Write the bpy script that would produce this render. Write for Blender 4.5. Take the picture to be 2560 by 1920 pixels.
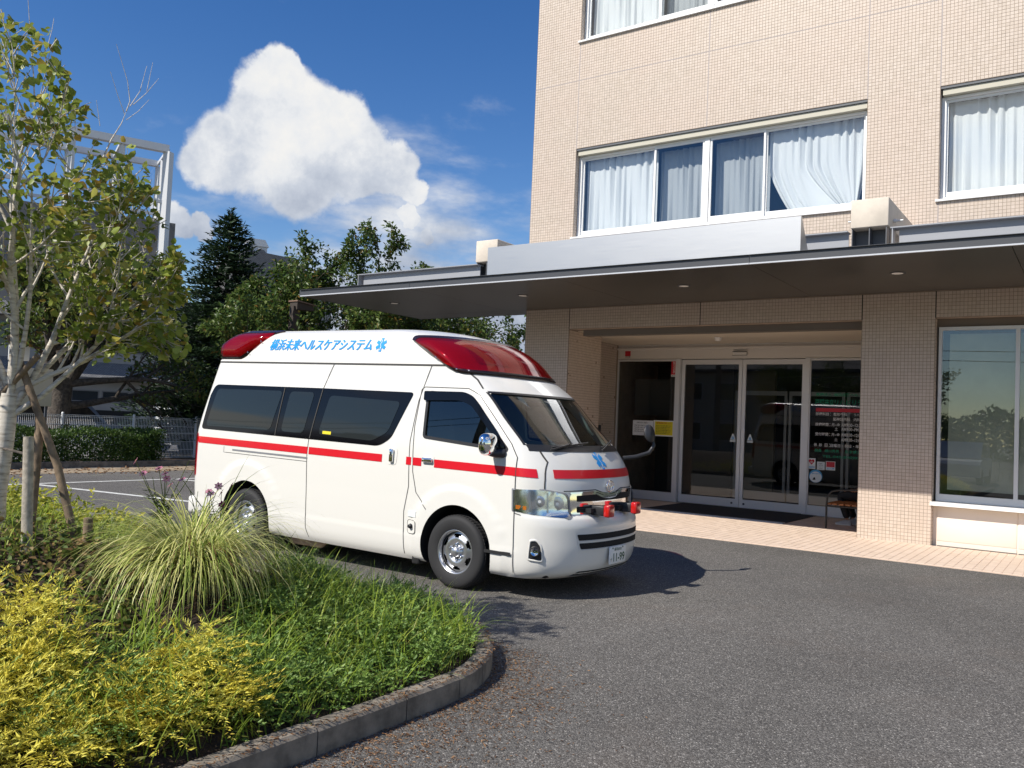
import bpy, bmesh, math, random
import numpy as np
from mathutils import Vector, Matrix
from mathutils.geometry import delaunay_2d_cdt

for _o in list(bpy.data.objects):
    bpy.data.objects.remove(_o)
scene = bpy.context.scene
C = scene.collection
R = math.radians
rng = np.random.default_rng(7)
random.seed(7)

# ------------------------------------------------------------------ camera
# world axes: X along the clinic front (right +), Y towards the clinic, Z up; metres
YAW, PITCH, ROLL = -0.6104, 0.0447, 0.0439
_cy, _sy, _cp, _sp = math.cos(YAW), math.sin(YAW), math.cos(PITCH), math.sin(PITCH)
_f = Vector((_sy * _cp, _cy * _cp, _sp))
_r = Vector((_cy, -_sy, 0.0))
_u = _r.cross(_f)
_r2 = math.cos(ROLL) * _r + math.sin(ROLL) * _u
_u2 = -math.sin(ROLL) * _r + math.cos(ROLL) * _u
cam_data = bpy.data.cameras.new('camera')
cam = bpy.data.objects.new('camera', cam_data)
C.objects.link(cam)
cam.matrix_world = Matrix(((_r2.x, _u2.x, -_f.x, 0), (_r2.y, _u2.y, -_f.y, 0), (_r2.z, _u2.z, -_f.z, 1.6), (0, 0, 0, 1)))
cam_data.sensor_width = 36.0
cam_data.lens = 2120.0 / 2560.0 * 36.0
cam_data.clip_start = 0.05
cam_data.clip_end = 3000
scene.camera = cam

# ------------------------------------------------------------------ sun direction (towards the sun)
SUN = Vector((-0.37, -0.975, 1.0)).normalized()
SUN_EL = math.asin(SUN.z)
SUN_AZ = math.atan2(SUN.x, SUN.y)          # clockwise from +Y

def px_dir(x, y):
    """direction of a photo pixel (2560 x 1920)"""
    return (_r2 * ((x - 1280) / 2120.0) - _u2 * ((y - 960) / 2120.0) + _f).normalized()

# ------------------------------------------------------------------ world: sky and clouds
world = bpy.data.worlds.new('World')
scene.world = world
world.use_nodes = True
wn, wl = world.node_tree.nodes, world.node_tree.links
wn.clear()

class NT:
    """tiny helper to write node maths"""
    def __init__(s, nodes, links):
        s.n, s.l = nodes, links
    def put(s, sock, v):
        if isinstance(v, (int, float)):
            sock.default_value = v
        elif isinstance(v, (tuple, list, Vector)):
            v = tuple(v)
            sock.default_value = v if len(sock.default_value) == len(v) else tuple(v) + (1,)
        else:
            s.l.new(v, sock)
    def m(s, op, a, b=0.0, c=0.0, clamp=False):
        n = s.n.new('ShaderNodeMath'); n.operation = op; n.use_clamp = clamp
        for i, v in enumerate((a, b, c)):
            s.put(n.inputs[i], v)
        return n.outputs[0]
    def vm(s, op, a, b=(0, 0, 0)):
        n = s.n.new('ShaderNodeVectorMath'); n.operation = op
        s.put(n.inputs[0], a); s.put(n.inputs[1], b)
        return n.outputs['Value'] if op in ('DOT_PRODUCT', 'LENGTH', 'DISTANCE') else n.outputs[0]
    def xyz(s, x, y, z):
        n = s.n.new('ShaderNodeCombineXYZ')
        for i, v in enumerate((x, y, z)):
            s.put(n.inputs[i], v)
        return n.outputs[0]
    def step(s, v, lo, hi):
        n = s.n.new('ShaderNodeMapRange'); n.interpolation_type = 'SMOOTHSTEP'
        s.put(n.inputs['Value'], v); n.inputs['From Min'].default_value = lo; n.inputs['From Max'].default_value = hi
        return n.outputs[0]
    def lin(s, v, lo, hi, a=0.0, b=1.0):
        n = s.n.new('ShaderNodeMapRange')
        s.put(n.inputs['Value'], v); n.inputs['From Min'].default_value = lo; n.inputs['From Max'].default_value = hi
        n.inputs['To Min'].default_value = a; n.inputs['To Max'].default_value = b
        return n.outputs[0]
    def noise(s, vec, scale, detail=4.0, rough=0.55, dist=0.0):
        n = s.n.new('ShaderNodeTexNoise'); n.noise_dimensions = '3D'
        if vec is not None:
            s.put(n.inputs['Vector'], vec)
        n.inputs['Scale'].default_value = scale; n.inputs['Detail'].default_value = detail
        n.inputs['Roughness'].default_value = rough; n.inputs['Distortion'].default_value = dist
        return n.outputs['Fac']
    def mix(s, fac, a, b):
        n = s.n.new('ShaderNodeMix'); n.data_type = 'RGBA'
        s.put(n.inputs[0], fac); s.put(n.inputs[6], a); s.put(n.inputs[7], b)
        return n.outputs[2]
    def ramp(s, fac, stops):
        n = s.n.new('ShaderNodeValToRGB'); s.put(n.inputs[0], fac)
        e = n.color_ramp.elements
        while len(e) > 1:
            e.remove(e[-1])
        for i, (p, c) in enumerate(stops):
            q = e[0] if i == 0 else e.new(p)
            q.position = p; q.color = (*c, 1)
        return n.outputs[0]

w = NT(wn, wl)
sky = wn.new('ShaderNodeTexSky')
sky.sky_type = 'NISHITA'
sky.sun_disc = False
sky.sun_elevation = SUN_EL
sky.sun_rotation = SUN_AZ
sky.altitude = 50
sky.air_density = 1.0
sky.dust_density = 0.0
sky.ozone_density = 1.0
SKY_STRENGTH = 0.108
tc = wn.new('ShaderNodeTexCoord').outputs['Generated']
cd = px_dir(760, 400)                       # centre of the big cumulus
cr = cd.cross(Vector((0, 0, 1))).normalized()
cu = cr.cross(cd).normalized()
dz = w.vm('DOT_PRODUCT', tc, cd)
dzs = w.m('MAXIMUM', dz, 0.05)
cu_u = w.m('DIVIDE', w.vm('DOT_PRODUCT', tc, cr), dzs)
cu_v = w.m('DIVIDE', w.vm('DOT_PRODUCT', tc, cu), dzs)
n1 = w.noise(tc, 7.0, 8.0, 0.58)
n2 = w.noise(w.vm('ADD', tc, (3.1, 1.7, 0.4)), 7.0, 8.0, 0.58)
wu = w.m('ADD', cu_u, w.m('MULTIPLY', w.m('SUBTRACT', n1, 0.5), 0.10))
wv = w.m('ADD', cu_v, w.m('MULTIPLY', w.m('SUBTRACT', n2, 0.5), 0.10))
def cloud_uv(x, y):
    d = px_dir(x, y); k = d.dot(cd)
    return d.dot(cr) / k, d.dot(cu) / k
field = None
# lobes of the cumulus: photo pixel, radius (px)
for (x, y, rad) in ((690, 205, 72), (735, 190, 40), (655, 290, 125), (780, 300, 120), (600, 390, 130), (740, 410, 165), (880, 395, 130), (985, 425, 82), (1045, 475, 46), (530, 410, 75), (840, 300, 80), (1030, 540, 32), (1065, 590, 24), (455, 545, 40), (510, 560, 32), (420, 530, 34)):
    au, av = cloud_uv(x, y)
    dd = w.m('SQRT', w.m('ADD', w.m('POWER', w.m('ABSOLUTE', w.m('SUBTRACT', wu, au)), 2.0), w.m('POWER', w.m('ABSOLUTE', w.m('SUBTRACT', wv, av)), 2.0)))
    f1 = w.m('SUBTRACT', 1.0, w.m('DIVIDE', dd, rad / 2120.0 * 0.95))
    field = f1 if field is None else w.m('SMOOTH_MAX', field, f1, 0.25)
field = w.m('ADD', field, w.m('MULTIPLY', w.m('SUBTRACT', w.noise(tc, 13.0, 8.0, 0.60), 0.5), 0.72))
big = w.m('MULTIPLY', w.step(field, 0.0, 0.26), w.step(dz, 0.3, 0.5))
# scattered fair-weather cloud over the rest of the sky
sp = wn.new('ShaderNodeSeparateXYZ'); wl.new(tc, sp.inputs[0])
zc = w.m('MAXIMUM', sp.outputs[2], 0.02)
flat = w.xyz(w.m('DIVIDE', sp.outputs[0], w.m('ADD', zc, 0.12)), w.m('DIVIDE', sp.outputs[1], w.m('ADD', zc, 0.12)), 0.37)
_vr = wn.new('ShaderNodeVectorRotate'); _vr.rotation_type = 'Z_AXIS'; _vr.inputs['Angle'].default_value = R(97); wl.new(flat, _vr.inputs['Vector']); flat = _vr.outputs[0]
cn = w.noise(flat, 0.85, 9.0, 0.56)
cov = w.noise(w.vm('ADD', flat, (7.7, 2.3, 0.0)), 0.30, 2.0, 0.5)
sc_field = w.m('ADD', cn, w.m('MULTIPLY', w.m('SUBTRACT', cov, 0.52), 0.9))
scat = w.m('MULTIPLY', w.step(sc_field, 0.50, 0.66), w.step(sp.outputs[2], 0.0, 0.07))
wisp = w.m('MULTIPLY', w.step(dz, 0.3, 0.6), w.m('MULTIPLY', w.step(w.noise(w.xyz(w.m('MULTIPLY', cu_u, 1.0), w.m('MULTIPLY', cu_v, 1.6), 2.2), 5.0, 7.0, 0.6), 0.60, 0.85), 0.45))
mask = w.m('MAXIMUM', big, w.m('MAXIMUM', scat, w.m('MULTIPLY', wisp, w.step(sp.outputs[2], 0.02, 0.2))))
# cloud body: bright where the lumps face the sun, blue-grey in the thick shaded core
lump = w.noise(w.vm('ADD', tc, tuple(SUN * 0.035)), 11.0, 8.0, 0.6)
lum2 = w.noise(tc, 11.0, 8.0, 0.6)
relief = w.m('SUBTRACT', lum2, lump)
tone = w.m('ADD', w.m('MULTIPLY', relief, 1.7), w.m('ADD', 0.62, w.m('MULTIPLY', cu_v, 3.2)))
tone = w.m('ADD', tone, w.m('MULTIPLY', w.m('SUBTRACT', cn, 0.5), 0.3), 0.0, True)
cloud_col = w.ramp(tone, [(0.0, (0.42, 0.48, 0.60)), (0.45, (0.66, 0.71, 0.80)), (0.75, (0.90, 0.92, 0.95)), (1.0, (1.0, 0.99, 0.97))])
bg_sky = wn.new('ShaderNodeBackground'); bg_sky.inputs['Strength'].default_value = SKY_STRENGTH
hs = wn.new('ShaderNodeHueSaturation'); hs.inputs['Saturation'].default_value = 1.38; hs.inputs['Hue'].default_value = 0.512; hs.inputs['Value'].default_value = 1.0
wl.new(sky.outputs[0], hs.inputs['Color'])
wl.new(hs.outputs[0], bg_sky.inputs['Color'])
bg_cl = wn.new('ShaderNodeBackground'); bg_cl.inputs['Strength'].default_value = 0.78
wl.new(cloud_col, bg_cl.inputs['Color'])
mxs = wn.new('ShaderNodeMixShader')
wl.new(mask, mxs.inputs[0]); wl.new(bg_sky.outputs[0], mxs.inputs[1]); wl.new(bg_cl.outputs[0], mxs.inputs[2])
wo = wn.new('ShaderNodeOutputWorld'); wl.new(mxs.outputs[0], wo.inputs[0])

# ------------------------------------------------------------------ sun
sd = bpy.data.lights.new('sun', 'SUN')
sd.energy = 5.0
sd.angle = R(0.55)
sd.color = (1.0, 0.945, 0.86)
so = bpy.data.objects.new('sun', sd); C.objects.link(so)
so.rotation_euler = (-SUN).to_track_quat('-Z', 'Y').to_euler()
so.location = (0, 0, 30)

scene.view_settings.view_transform = 'Standard'
scene.view_settings.look = 'None'
scene.view_settings.exposure = 0.22
scene.view_settings.gamma = 1.0
scene.view_settings.use_curve_mapping = False
scene.render.engine = 'CYCLES'
scene.cycles.max_bounces = 8
scene.cycles.transparent_max_bounces = 12
scene.cycles.use_denoising = True
scene.cycles.sample_clamp_indirect = 6.0
try:
    scene.cycles.use_light_tree = True
except Exception:
    pass

# ================================================================== helpers
def tag(o, label=None, cat=None, group=None, kind=None):
    if label: o['label'] = label
    if cat: o['category'] = cat
    if group: o['group'] = group
    if kind: o['kind'] = kind
    return o

def empty(name, loc=(0, 0, 0), label=None, cat=None, group=None, rz=0.0):
    o = bpy.data.objects.new(name, None)
    o.empty_display_size = 0.2
    C.objects.link(o)
    o.location = loc
    o.rotation_euler = (0, 0, rz)
    return tag(o, label, cat, group)

def link(name, me, parent=None):
    o = bpy.data.objects.new(name, me)
    C.objects.link(o)
    if parent is not None:
        o.parent = parent
    return o

def copy_tree(o, parent=None):
    c = o.copy(); C.objects.link(c); c.parent = parent
    for ch in list(o.children):
        copy_tree(ch, c)
    return c

class MB:
    """collects geometry for ONE mesh object"""
    def __init__(s):
        s.v, s.f, s.mi, s.sm = [], [], [], []
    def add(s, verts, faces, mi=0, smooth=False):
        b = len(s.v)
        s.v.extend([tuple(p) for p in verts])
        for f in faces:
            s.f.append([b + i for i in f]); s.mi.append(mi); s.sm.append(smooth)
        return s
    def box(s, x0, x1, y0, y1, z0, z1, mi=0, M=None):
        p = [(x, y, z) for x in (x0, x1) for y in (y0, y1) for z in (z0, z1)]
        if M is not None:
            p = [M @ Vector(q) for q in p]
        return s.add(p, [(0, 1, 3, 2), (4, 6, 7, 5), (0, 4, 5, 1), (2, 3, 7, 6), (0, 2, 6, 4), (1, 5, 7, 3)], mi)
    def bev(s, x0, x1, y0, y1, z0, z1, b=0.01, mi=0, M=None):
        bm = bmesh.new()
        bmesh.ops.create_cube(bm, size=1.0)
        for q in bm.verts:
            q.co = Vector(((x0 + x1) / 2 + q.co.x * (x1 - x0), (y0 + y1) / 2 + q.co.y * (y1 - y0), (z0 + z1) / 2 + q.co.z * (z1 - z0)))
        bmesh.ops.bevel(bm, geom=list(bm.edges), offset=b, segments=2, affect='EDGES', profile=0.5)
        bm.verts.index_update()
        p = [(M @ q.co) if M is not None else q.co.copy() for q in bm.verts]
        s.add(p, [[q.index for q in f.verts] for f in bm.faces], mi, True)
        bm.free()
        return s
    def prism(s, poly, h0, h1, axis='z', mi=0, smooth=False):
        """polygon in the two other axes, extruded along axis"""
        n = len(poly)
        def P(a, b, h):
            return {'z': (a, b, h), 'y': (a, h, b), 'x': (h, a, b)}[axis]
        vs = [P(a, b, h0) for a, b in poly] + [P(a, b, h1) for a, b in poly]
        fs = [list(range(n))[::-1], list(range(n, 2 * n))] + [(i, (i + 1) % n, n + (i + 1) % n, n + i) for i in range(n)]
        return s.add(vs, fs, mi, smooth)
    def tube(s, pts, rad, n=8, mi=0, cap=True, smooth=True, flat=1.0):
        pts = [Vector(p) for p in pts]
        if isinstance(rad, (int, float)):
            rad = [rad] * len(pts)
        vs, fs = [], []
        t = (pts[1] - pts[0]).normalized()
        a = t.orthogonal().normalized()
        for i, p in enumerate(pts):
            if i == 0: t = pts[1] - pts[0]
            elif i == len(pts) - 1: t = pts[-1] - pts[-2]
            else: t = (pts[i + 1] - pts[i]).normalized() + (pts[i] - pts[i - 1]).normalized()
            t = t.normalized()
            a = (a - t * a.dot(t))
            a = a.normalized() if a.length > 1e-6 else t.orthogonal().normalized()
            b = t.cross(a)
            for k in range(n):
                an = 2 * math.pi * k / n
                vs.append(p + (a * math.cos(an) + b * math.sin(an) * flat) * rad[i])
        for i in range(len(pts) - 1):
            for k in range(n):
                k2 = (k + 1) % n
                fs.append((i * n + k, i * n + k2, (i + 1) * n + k2, (i + 1) * n + k))
        s.add(vs, fs, mi, smooth)
        if cap:
            L = (len(pts) - 1) * n
            s.add([vs[k] for k in range(n)], [list(range(n))[::-1]], mi)
            s.add([vs[L + k] for k in range(n)], [list(range(n))], mi)
        return s
    def lathe(s, prof, n=24, mi=0, axis='y', center=(0, 0, 0), smooth=True, close=False):
        """prof: (radius, along)"""
        c = Vector(center); vs, fs = [], []
        for (r, h) in prof:
            for k in range(n):
                an = 2 * math.pi * k / n
                a, b = r * math.cos(an), r * math.sin(an)
                vs.append(c + Vector({'y': (a, h, b), 'z': (a, b, h), 'x': (h, a, b)}[axis]))
        m = len(prof)
        for i in range(m - 1 + (1 if close else 0)):
            j = (i + 1) % m
            for k in range(n):
                k2 = (k + 1) % n
                fs.append((i * n + k, i * n + k2, j * n + k2, j * n + k))
        return s.add(vs, fs, mi, smooth)
    def build(s, name, mat, parent=None, sharp=None, recalc=False):
        me = bpy.data.meshes.new(name)
        me.from_pydata(s.v, [], s.f)
        for m in (mat if isinstance(mat, (list, tuple)) else [mat]):
            me.materials.append(m)
        me.polygons.foreach_set('material_index', s.mi)
        me.polygons.foreach_set('use_smooth', s.sm)
        if recalc:
            bm = bmesh.new(); bm.from_mesh(me)
            bmesh.ops.remove_doubles(bm, verts=bm.verts, dist=1e-5)
            bmesh.ops.recalc_face_normals(bm, faces=bm.faces)
            bm.to_mesh(me); bm.free()
        if sharp is not None:
            me.set_sharp_from_angle(angle=R(sharp))
        me.update()
        return link(name, me, parent)

def np_mesh(name, V, F, mat, parent=None, smooth=False, mi=None):
    """V (n,3) floats, F (m,k) ints with constant k"""
    V = np.ascontiguousarray(V, np.float32); F = np.ascontiguousarray(F, np.int32)
    me = bpy.data.meshes.new(name)
    me.vertices.add(len(V)); me.vertices.foreach_set('co', V.ravel())
    k = F.shape[1]
    me.loops.add(F.size); me.loops.foreach_set('vertex_index', F.ravel())
    me.polygons.add(len(F))
    me.polygons.foreach_set('loop_start', np.arange(0, F.size, k, dtype=np.int32))
    for m in (mat if isinstance(mat, (list, tuple)) else [mat]):
        me.materials.append(m)
    if mi is not None:
        me.polygons.foreach_set('material_index', np.ascontiguousarray(mi, np.int32))
    me.polygons.foreach_set('use_smooth', np.full(len(F), bool(smooth)))
    me.update(calc_edges=True)
    return link(name, me, parent)

def rounded(poly, rad, seg=5):
    """round the corners of a 2D polygon; rad number or list"""
    n = len(poly); out = []
    for i in range(n):
        p0, p1, p2 = Vector(poly[i - 1]), Vector(poly[i]), Vector(poly[(i + 1) % n])
        r = rad[i] if isinstance(rad, (list, tuple)) else rad
        if r <= 0:
            out.append(tuple(p1)); continue
        a, b = (p0 - p1), (p2 - p1)
        la, lb = a.length, b.length
        d = min(r, la * 0.45, lb * 0.45)
        A, B = p1 + a.normalized() * d, p1 + b.normalized() * d
        for k in range(seg + 1):
            t = k / seg
            out.append(tuple(A * (1 - t) ** 2 + p1 * 2 * t * (1 - t) + B * t * t))
    return out

def inside(p, poly):
    x, y = p; c = False; n = len(poly)
    for i in range(n):
        x1, y1 = poly[i - 1]; x2, y2 = poly[i]
        if (y1 > y) != (y2 > y) and x < (x2 - x1) * (y - y1) / (y2 - y1 + 1e-12) + x1:
            c = not c
    return c

def patch2d(poly, step):
    """triangulate a polygon with interior points; returns 2D verts and faces"""
    n = len(poly)
    pts = []
    for i in range(n):
        a, b = Vector(poly[i]), Vector(poly[(i + 1) % n])
        k = max(1, int((b - a).length / step + 0.5))
        for j in range(k):
            pts.append(a.lerp(b, j / k))
    m = len(pts)
    edges = [(i, (i + 1) % m) for i in range(m)]
    xs = [p.x for p in pts]; ys = [p.y for p in pts]
    bound = [tuple(p) for p in pts]
    x = min(xs) + step / 2
    while x < max(xs):
        y = min(ys) + step / 2
        while y < max(ys):
            if inside((x, y), bound) and min((Vector((x, y)) - p).length for p in pts) > step * 0.4:
                pts.append(Vector((x, y)))
            y += step
        x += step
    r = delaunay_2d_cdt(pts, edges, [], 1, 1e-6)
    vs, fs = r[0], r[2]
    fs = [f for f in fs if inside(tuple(sum((vs[i] for i in f), Vector((0, 0))) / 3), bound)]
    return vs, fs

# ------------------------------------------------------------------ materials
MAT = {}
def mat(name, col=(0.5, 0.5, 0.5), rough=0.6, metal=0.0, spec=0.5, noise=None, bump=None, coat=0.0, fn=None, trans=None, emit=None):
    """noise = (scale, amount): value variation; bump = (scale, strength, distance)"""
    m = bpy.data.materials.new(name); m.use_nodes = True
    n, l = m.node_tree.nodes, m.node_tree.links
    b = n['Principled BSDF']
    t = NT(n, l)
    b.inputs['Base Color'].default_value = (*col, 1)
    b.inputs['Roughness'].default_value = rough
    b.inputs['Metallic'].default_value = metal
    b.inputs['Specular IOR Level'].default_value = spec
    b.inputs['Coat Weight'].default_value = coat
    b.inputs['Coat Roughness'].default_value = 0.04
    pos = n.new('ShaderNodeNewGeometry').outputs['Position']
    if noise:
        f = t.noise(pos, noise[0], 6.0, 0.6)
        k = noise[1]
        l.new(t.mix(t.step(f, 0.3, 0.7), tuple(c * (1 - k) for c in col), tuple(min(1, c * (1 + k)) for c in col)), b.inputs['Base Color'])
    if bump:
        bn = n.new('ShaderNodeBump'); bn.inputs['Strength'].default_value = bump[1]; bn.inputs['Distance'].default_value = bump[2]
        l.new(t.noise(pos, bump[0], 5.0, 0.6), bn.inputs['Height'])
        l.new(bn.outputs[0], b.inputs['Normal'])
    if emit:
        b.inputs['Emission Color'].default_value = (*emit[0], 1); b.inputs['Emission Strength'].default_value = emit[1]
    if fn:
        fn(t, b, pos)
    MAT[name] = m
    return m

def leaf_mat(name, stops, rough=0.45, transl=0.35, spec=0.35, big=None):
    """foliage: colour varies from leaf to leaf"""
    m = bpy.data.materials.new(name); m.use_nodes = True
    n, l = m.node_tree.nodes, m.node_tree.links
    t = NT(n, l); b = n['Principled BSDF']; out = n['Material Output']
    geo = n.new('ShaderNodeNewGeometry')
    f = geo.outputs['Random Per Island']
    if big:
        f = t.m('ADD', t.m('MULTIPLY', f, 0.55), t.m('MULTIPLY', t.step(t.noise(geo.outputs['Position'], big, 3.0), 0.3, 0.7), 0.45))
    c = t.ramp(f, stops)
    l.new(c, b.inputs['Base Color'])
    b.inputs['Roughness'].default_value = rough
    b.inputs['Specular IOR Level'].default_value = spec
    tr = n.new('ShaderNodeBsdfTranslucent')
    g = n.new('ShaderNodeGamma'); l.new(c, g.inputs[0]); g.inputs[1].default_value = 0.85
    l.new(g.outputs[0], tr.inputs['Color'])
    mx = n.new('ShaderNodeMixShader'); mx.inputs[0].default_value = transl
    l.new(b.outputs[0], mx.inputs[1]); l.new(tr.outputs[0], mx.inputs[2])
    l.new(mx.outputs[0], out.inputs['Surface'])
    MAT[name] = m
    return m

def glass_mat(name, tint=(0.85, 0.9, 0.88), refl=1.0, rough=0.0, ior=1.5):
    """thin pane: lets light straight through, mirrors by Fresnel"""
    m = bpy.data.materials.new(name); m.use_nodes = True
    n, l = m.node_tree.nodes, m.node_tree.links
    n.remove(n['Principled BSDF']); out = n['Material Output']
    t = NT(n, l)
    geo = n.new('ShaderNodeNewGeometry')
    c_ = t.m('ABSOLUTE', t.vm('DOT_PRODUCT', geo.outputs['Normal'], geo.outputs['Incoming']))
    f0 = ((ior - 1) / (ior + 1)) ** 2
    fres = t.m('ADD', f0, t.m('MULTIPLY', 1 - f0, t.m('POWER', t.m('SUBTRACT', 1.0, c_, 0, True), 5.0)))
    tr = n.new('ShaderNodeBsdfTransparent'); tr.inputs[0].default_value = (*tint, 1)
    gl = n.new('ShaderNodeBsdfGlossy'); gl.inputs['Roughness'].default_value = rough; gl.inputs[0].default_value = (0.95, 0.97, 1.0, 1)
    mx = n.new('ShaderNodeMixShader')
    l.new(t.m('MULTIPLY', fres, refl, 0, True), mx.inputs[0]); l.new(tr.outputs[0], mx.inputs[1]); l.new(gl.outputs[0], mx.inputs[2])
    l.new(mx.outputs[0], out.inputs['Surface'])
    MAT[name] = m
    return m

# ------------------------------------------------------------------ lettering
def text_shape(body, size=1.0, bold=0.0, shear=0.0, align='LEFT'):
    """2D vertices and faces of a line of text (baseline at 0)"""
    cu_ = bpy.data.curves.new('lettering', 'FONT')
    cu_.body = body; cu_.size = size; cu_.offset = bold; cu_.shear = shear; cu_.align_x = align
    cu_.resolution_u = 3
    ob = bpy.data.objects.new('lettering', cu_); C.objects.link(ob)
    dg = bpy.context.evaluated_depsgraph_get()
    me = ob.evaluated_get(dg).to_mesh()
    vs = [(q.co.x, q.co.y) for q in me.vertices]
    fs = [list(p.vertices) for p in me.polygons]
    ob.evaluated_get(dg).to_mesh_clear()
    bpy.data.objects.remove(ob); bpy.data.curves.remove(cu_)
    return vs, fs

def text_fit(body, x0, x1, y0, y1, bold=0.0, shear=0.0):
    """text stretched to a rectangle"""
    vs, fs = text_shape(body, 1.0, bold, shear)
    a = np.array(vs); lo, hi = a.min(0), a.max(0)
    a = (a - lo) / (hi - lo)
    return [(x0 + p[0] * (x1 - x0), y0 + p[1] * (y1 - y0)) for p in a], fs

# ================================================================== materials of the place
def _asphalt(t, b, pos):
    n = t.n
    vo = n.new('ShaderNodeTexVoronoi'); vo.inputs['Scale'].default_value = 135.0; t.l.new(pos, vo.inputs['Vector'])
    sep = n.new('ShaderNodeSeparateColor'); t.l.new(vo.outputs['Color'], sep.inputs[0])
    stone = t.ramp(sep.outputs[0], [(0.0, (0.046, 0.043, 0.040)), (0.45, (0.090, 0.085, 0.078)), (0.8, (0.135, 0.127, 0.116)), (0.95, (0.185, 0.175, 0.16)), (1.0, (0.36, 0.34, 0.31))])
    wear = t.step(t.noise(pos, 0.35, 5.0, 0.6), 0.3, 0.7)
    fine = t.noise(pos, 9.0, 5.0, 0.65)
    k = t.m('ADD', 0.86, t.m('ADD', t.m('MULTIPLY', wear, 0.34), t.m('MULTIPLY', fine, 0.36)))
    c = t.mix(1.0, stone, stone)
    worn = t.step(t.noise(pos, 0.9, 6.0, 0.65, 0.6), 0.50, 0.72)
    oil = t.step(t.noise(t.vm('ADD', pos, (5.0, 2.0, 0.0)), 1.7, 4.0, 0.55), 0.66, 0.76)
    k = t.m('MULTIPLY', k, t.m('SUBTRACT', 1.0, t.m('MULTIPLY', oil, 0.28)))
    stone = t.mix(t.m('MULTIPLY', worn, 0.20), stone, (0.125, 0.098, 0.078))
    mul = n.new('ShaderNodeVectorMath'); mul.operation = 'SCALE'
    t.l.new(stone, mul.inputs[0]); t.l.new(k, mul.inputs['Scale'])
    t.l.new(mul.outputs[0], b.inputs['Base Color'])
    bn = n.new('ShaderNodeBump'); bn.inputs['Strength'].default_value = 0.75; bn.inputs['Distance'].default_value = 0.006
    t.l.new(t.m('ADD', t.m('SUBTRACT', 1.0, vo.outputs['Distance']), t.m('MULTIPLY', t.noise(pos, 40.0, 4.0), 0.6)), bn.inputs['Height'])
    t.l.new(bn.outputs[0], b.inputs['Normal'])
mat('asphalt', rough=0.88, spec=0.3, fn=_asphalt)
mat('line_paint', (0.62, 0.62, 0.58), 0.8, noise=(14, 0.28), bump=(60, 0.4, 0.004))
mat('concrete', (0.20, 0.172, 0.138), 0.9, noise=(7, 0.38), bump=(55, 0.5, 0.006))
mat('concrete_box', (0.62, 0.55, 0.46), 0.85, noise=(2.2, 0.12), bump=(40, 0.15, 0.004))
def _tile(t, b, pos):
    geo = t.n.new('ShaderNodeNewGeometry')
    oi = t.n.new('ShaderNodeObjectInfo')
    f = t.m('FRACT', t.m('ADD', geo.outputs['Random Per Island'], oi.outputs['Random']))
    a = t.ramp(f, [(0.0, (0.525, 0.44, 0.36)), (0.5, (0.56, 0.473, 0.392)), (1.0, (0.595, 0.505, 0.425))])
    big = t.step(t.noise(pos, 0.9, 3.0), 0.35, 0.7)
    c = t.mix(t.m('MULTIPLY', big, 0.5), a, (0.58, 0.468, 0.39))
    mp = t.n.new('ShaderNodeMapping'); mp.inputs['Scale'].default_value = (7.0, 7.0, 0.35); t.l.new(pos, mp.inputs[0])
    streak = t.step(t.noise(mp.outputs[0], 1.0, 5.0, 0.6), 0.52, 0.78)
    odd = t.m('GREATER_THAN', f, 0.985)
    c = t.mix(t.m('MULTIPLY', streak, 0.22), c, (0.40, 0.33, 0.27))
    c = t.mix(t.m('MULTIPLY', odd, 0.35), c, (0.44, 0.35, 0.28))
    t.l.new(c, b.inputs['Base Color'])
mat('wall_tile', rough=0.42, spec=0.4, fn=_tile)
mat('grout', (0.285, 0.225, 0.175), 0.95, noise=(6, 0.15))
mat('sealant', (0.40, 0.355, 0.34), 0.7)
mat('paver', (0.60, 0.435, 0.33), 0.75, fn=lambda t, b, pos: t.l.new(t.ramp(t.m('FRACT', t.m('ADD', t.n.new('ShaderNodeNewGeometry').outputs['Random Per Island'], t.n.new('ShaderNodeObjectInfo').outputs['Random'])), [(0.0, (0.66, 0.52, 0.41)), (1.0, (0.71, 0.565, 0.455))]), b.inputs['Base Color']), bump=(70, 0.2, 0.003))
mat('paver_joint', (0.58, 0.45, 0.355), 0.95)
mat('white_panel', (0.80, 0.71, 0.61), 0.6, noise=(1.5, 0.03))
mat('white_alu', (0.80, 0.80, 0.79), 0.35, spec=0.5)
mat('silver_alu', (0.70, 0.70, 0.70), 0.42, metal=0.25)
mat('shutter', (0.50, 0.47, 0.38), 0.6)
mat('dark_steel', (0.10, 0.105, 0.115), 0.5)
mat('grey_steel', (0.205, 0.21, 0.225), 0.5, noise=(3, 0.06))
mat('light_steel', (0.52, 0.54, 0.57), 0.45)
def _brushed(t, b, pos):
    st = t.n.new('ShaderNodeMapping'); st.inputs['Scale'].default_value = (0.6, 1.0, 26.0); t.l.new(pos, st.inputs[0])
    f = t.noise(st.outputs[0], 3.0, 5.0, 0.6)
    t.l.new(t.lin(f, 0.3, 0.7, 0.40, 0.46), b.inputs['Roughness'])
mat('brushed_steel', (0.50, 0.505, 0.51), 0.35, metal=1.0, fn=_brushed)
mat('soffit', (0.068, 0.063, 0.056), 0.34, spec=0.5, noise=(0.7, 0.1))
mat('ceiling_paint', (0.72, 0.64, 0.52), 0.8)
mat('transom', (0.70, 0.67, 0.62), 0.5, spec=0.5)
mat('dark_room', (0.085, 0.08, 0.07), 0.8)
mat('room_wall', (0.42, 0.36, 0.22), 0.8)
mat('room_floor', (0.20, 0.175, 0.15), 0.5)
def _curtain(t, b, pos):
    pass
mat('curtain', (0.70, 0.725, 0.735), 0.55, spec=0.5)
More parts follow.
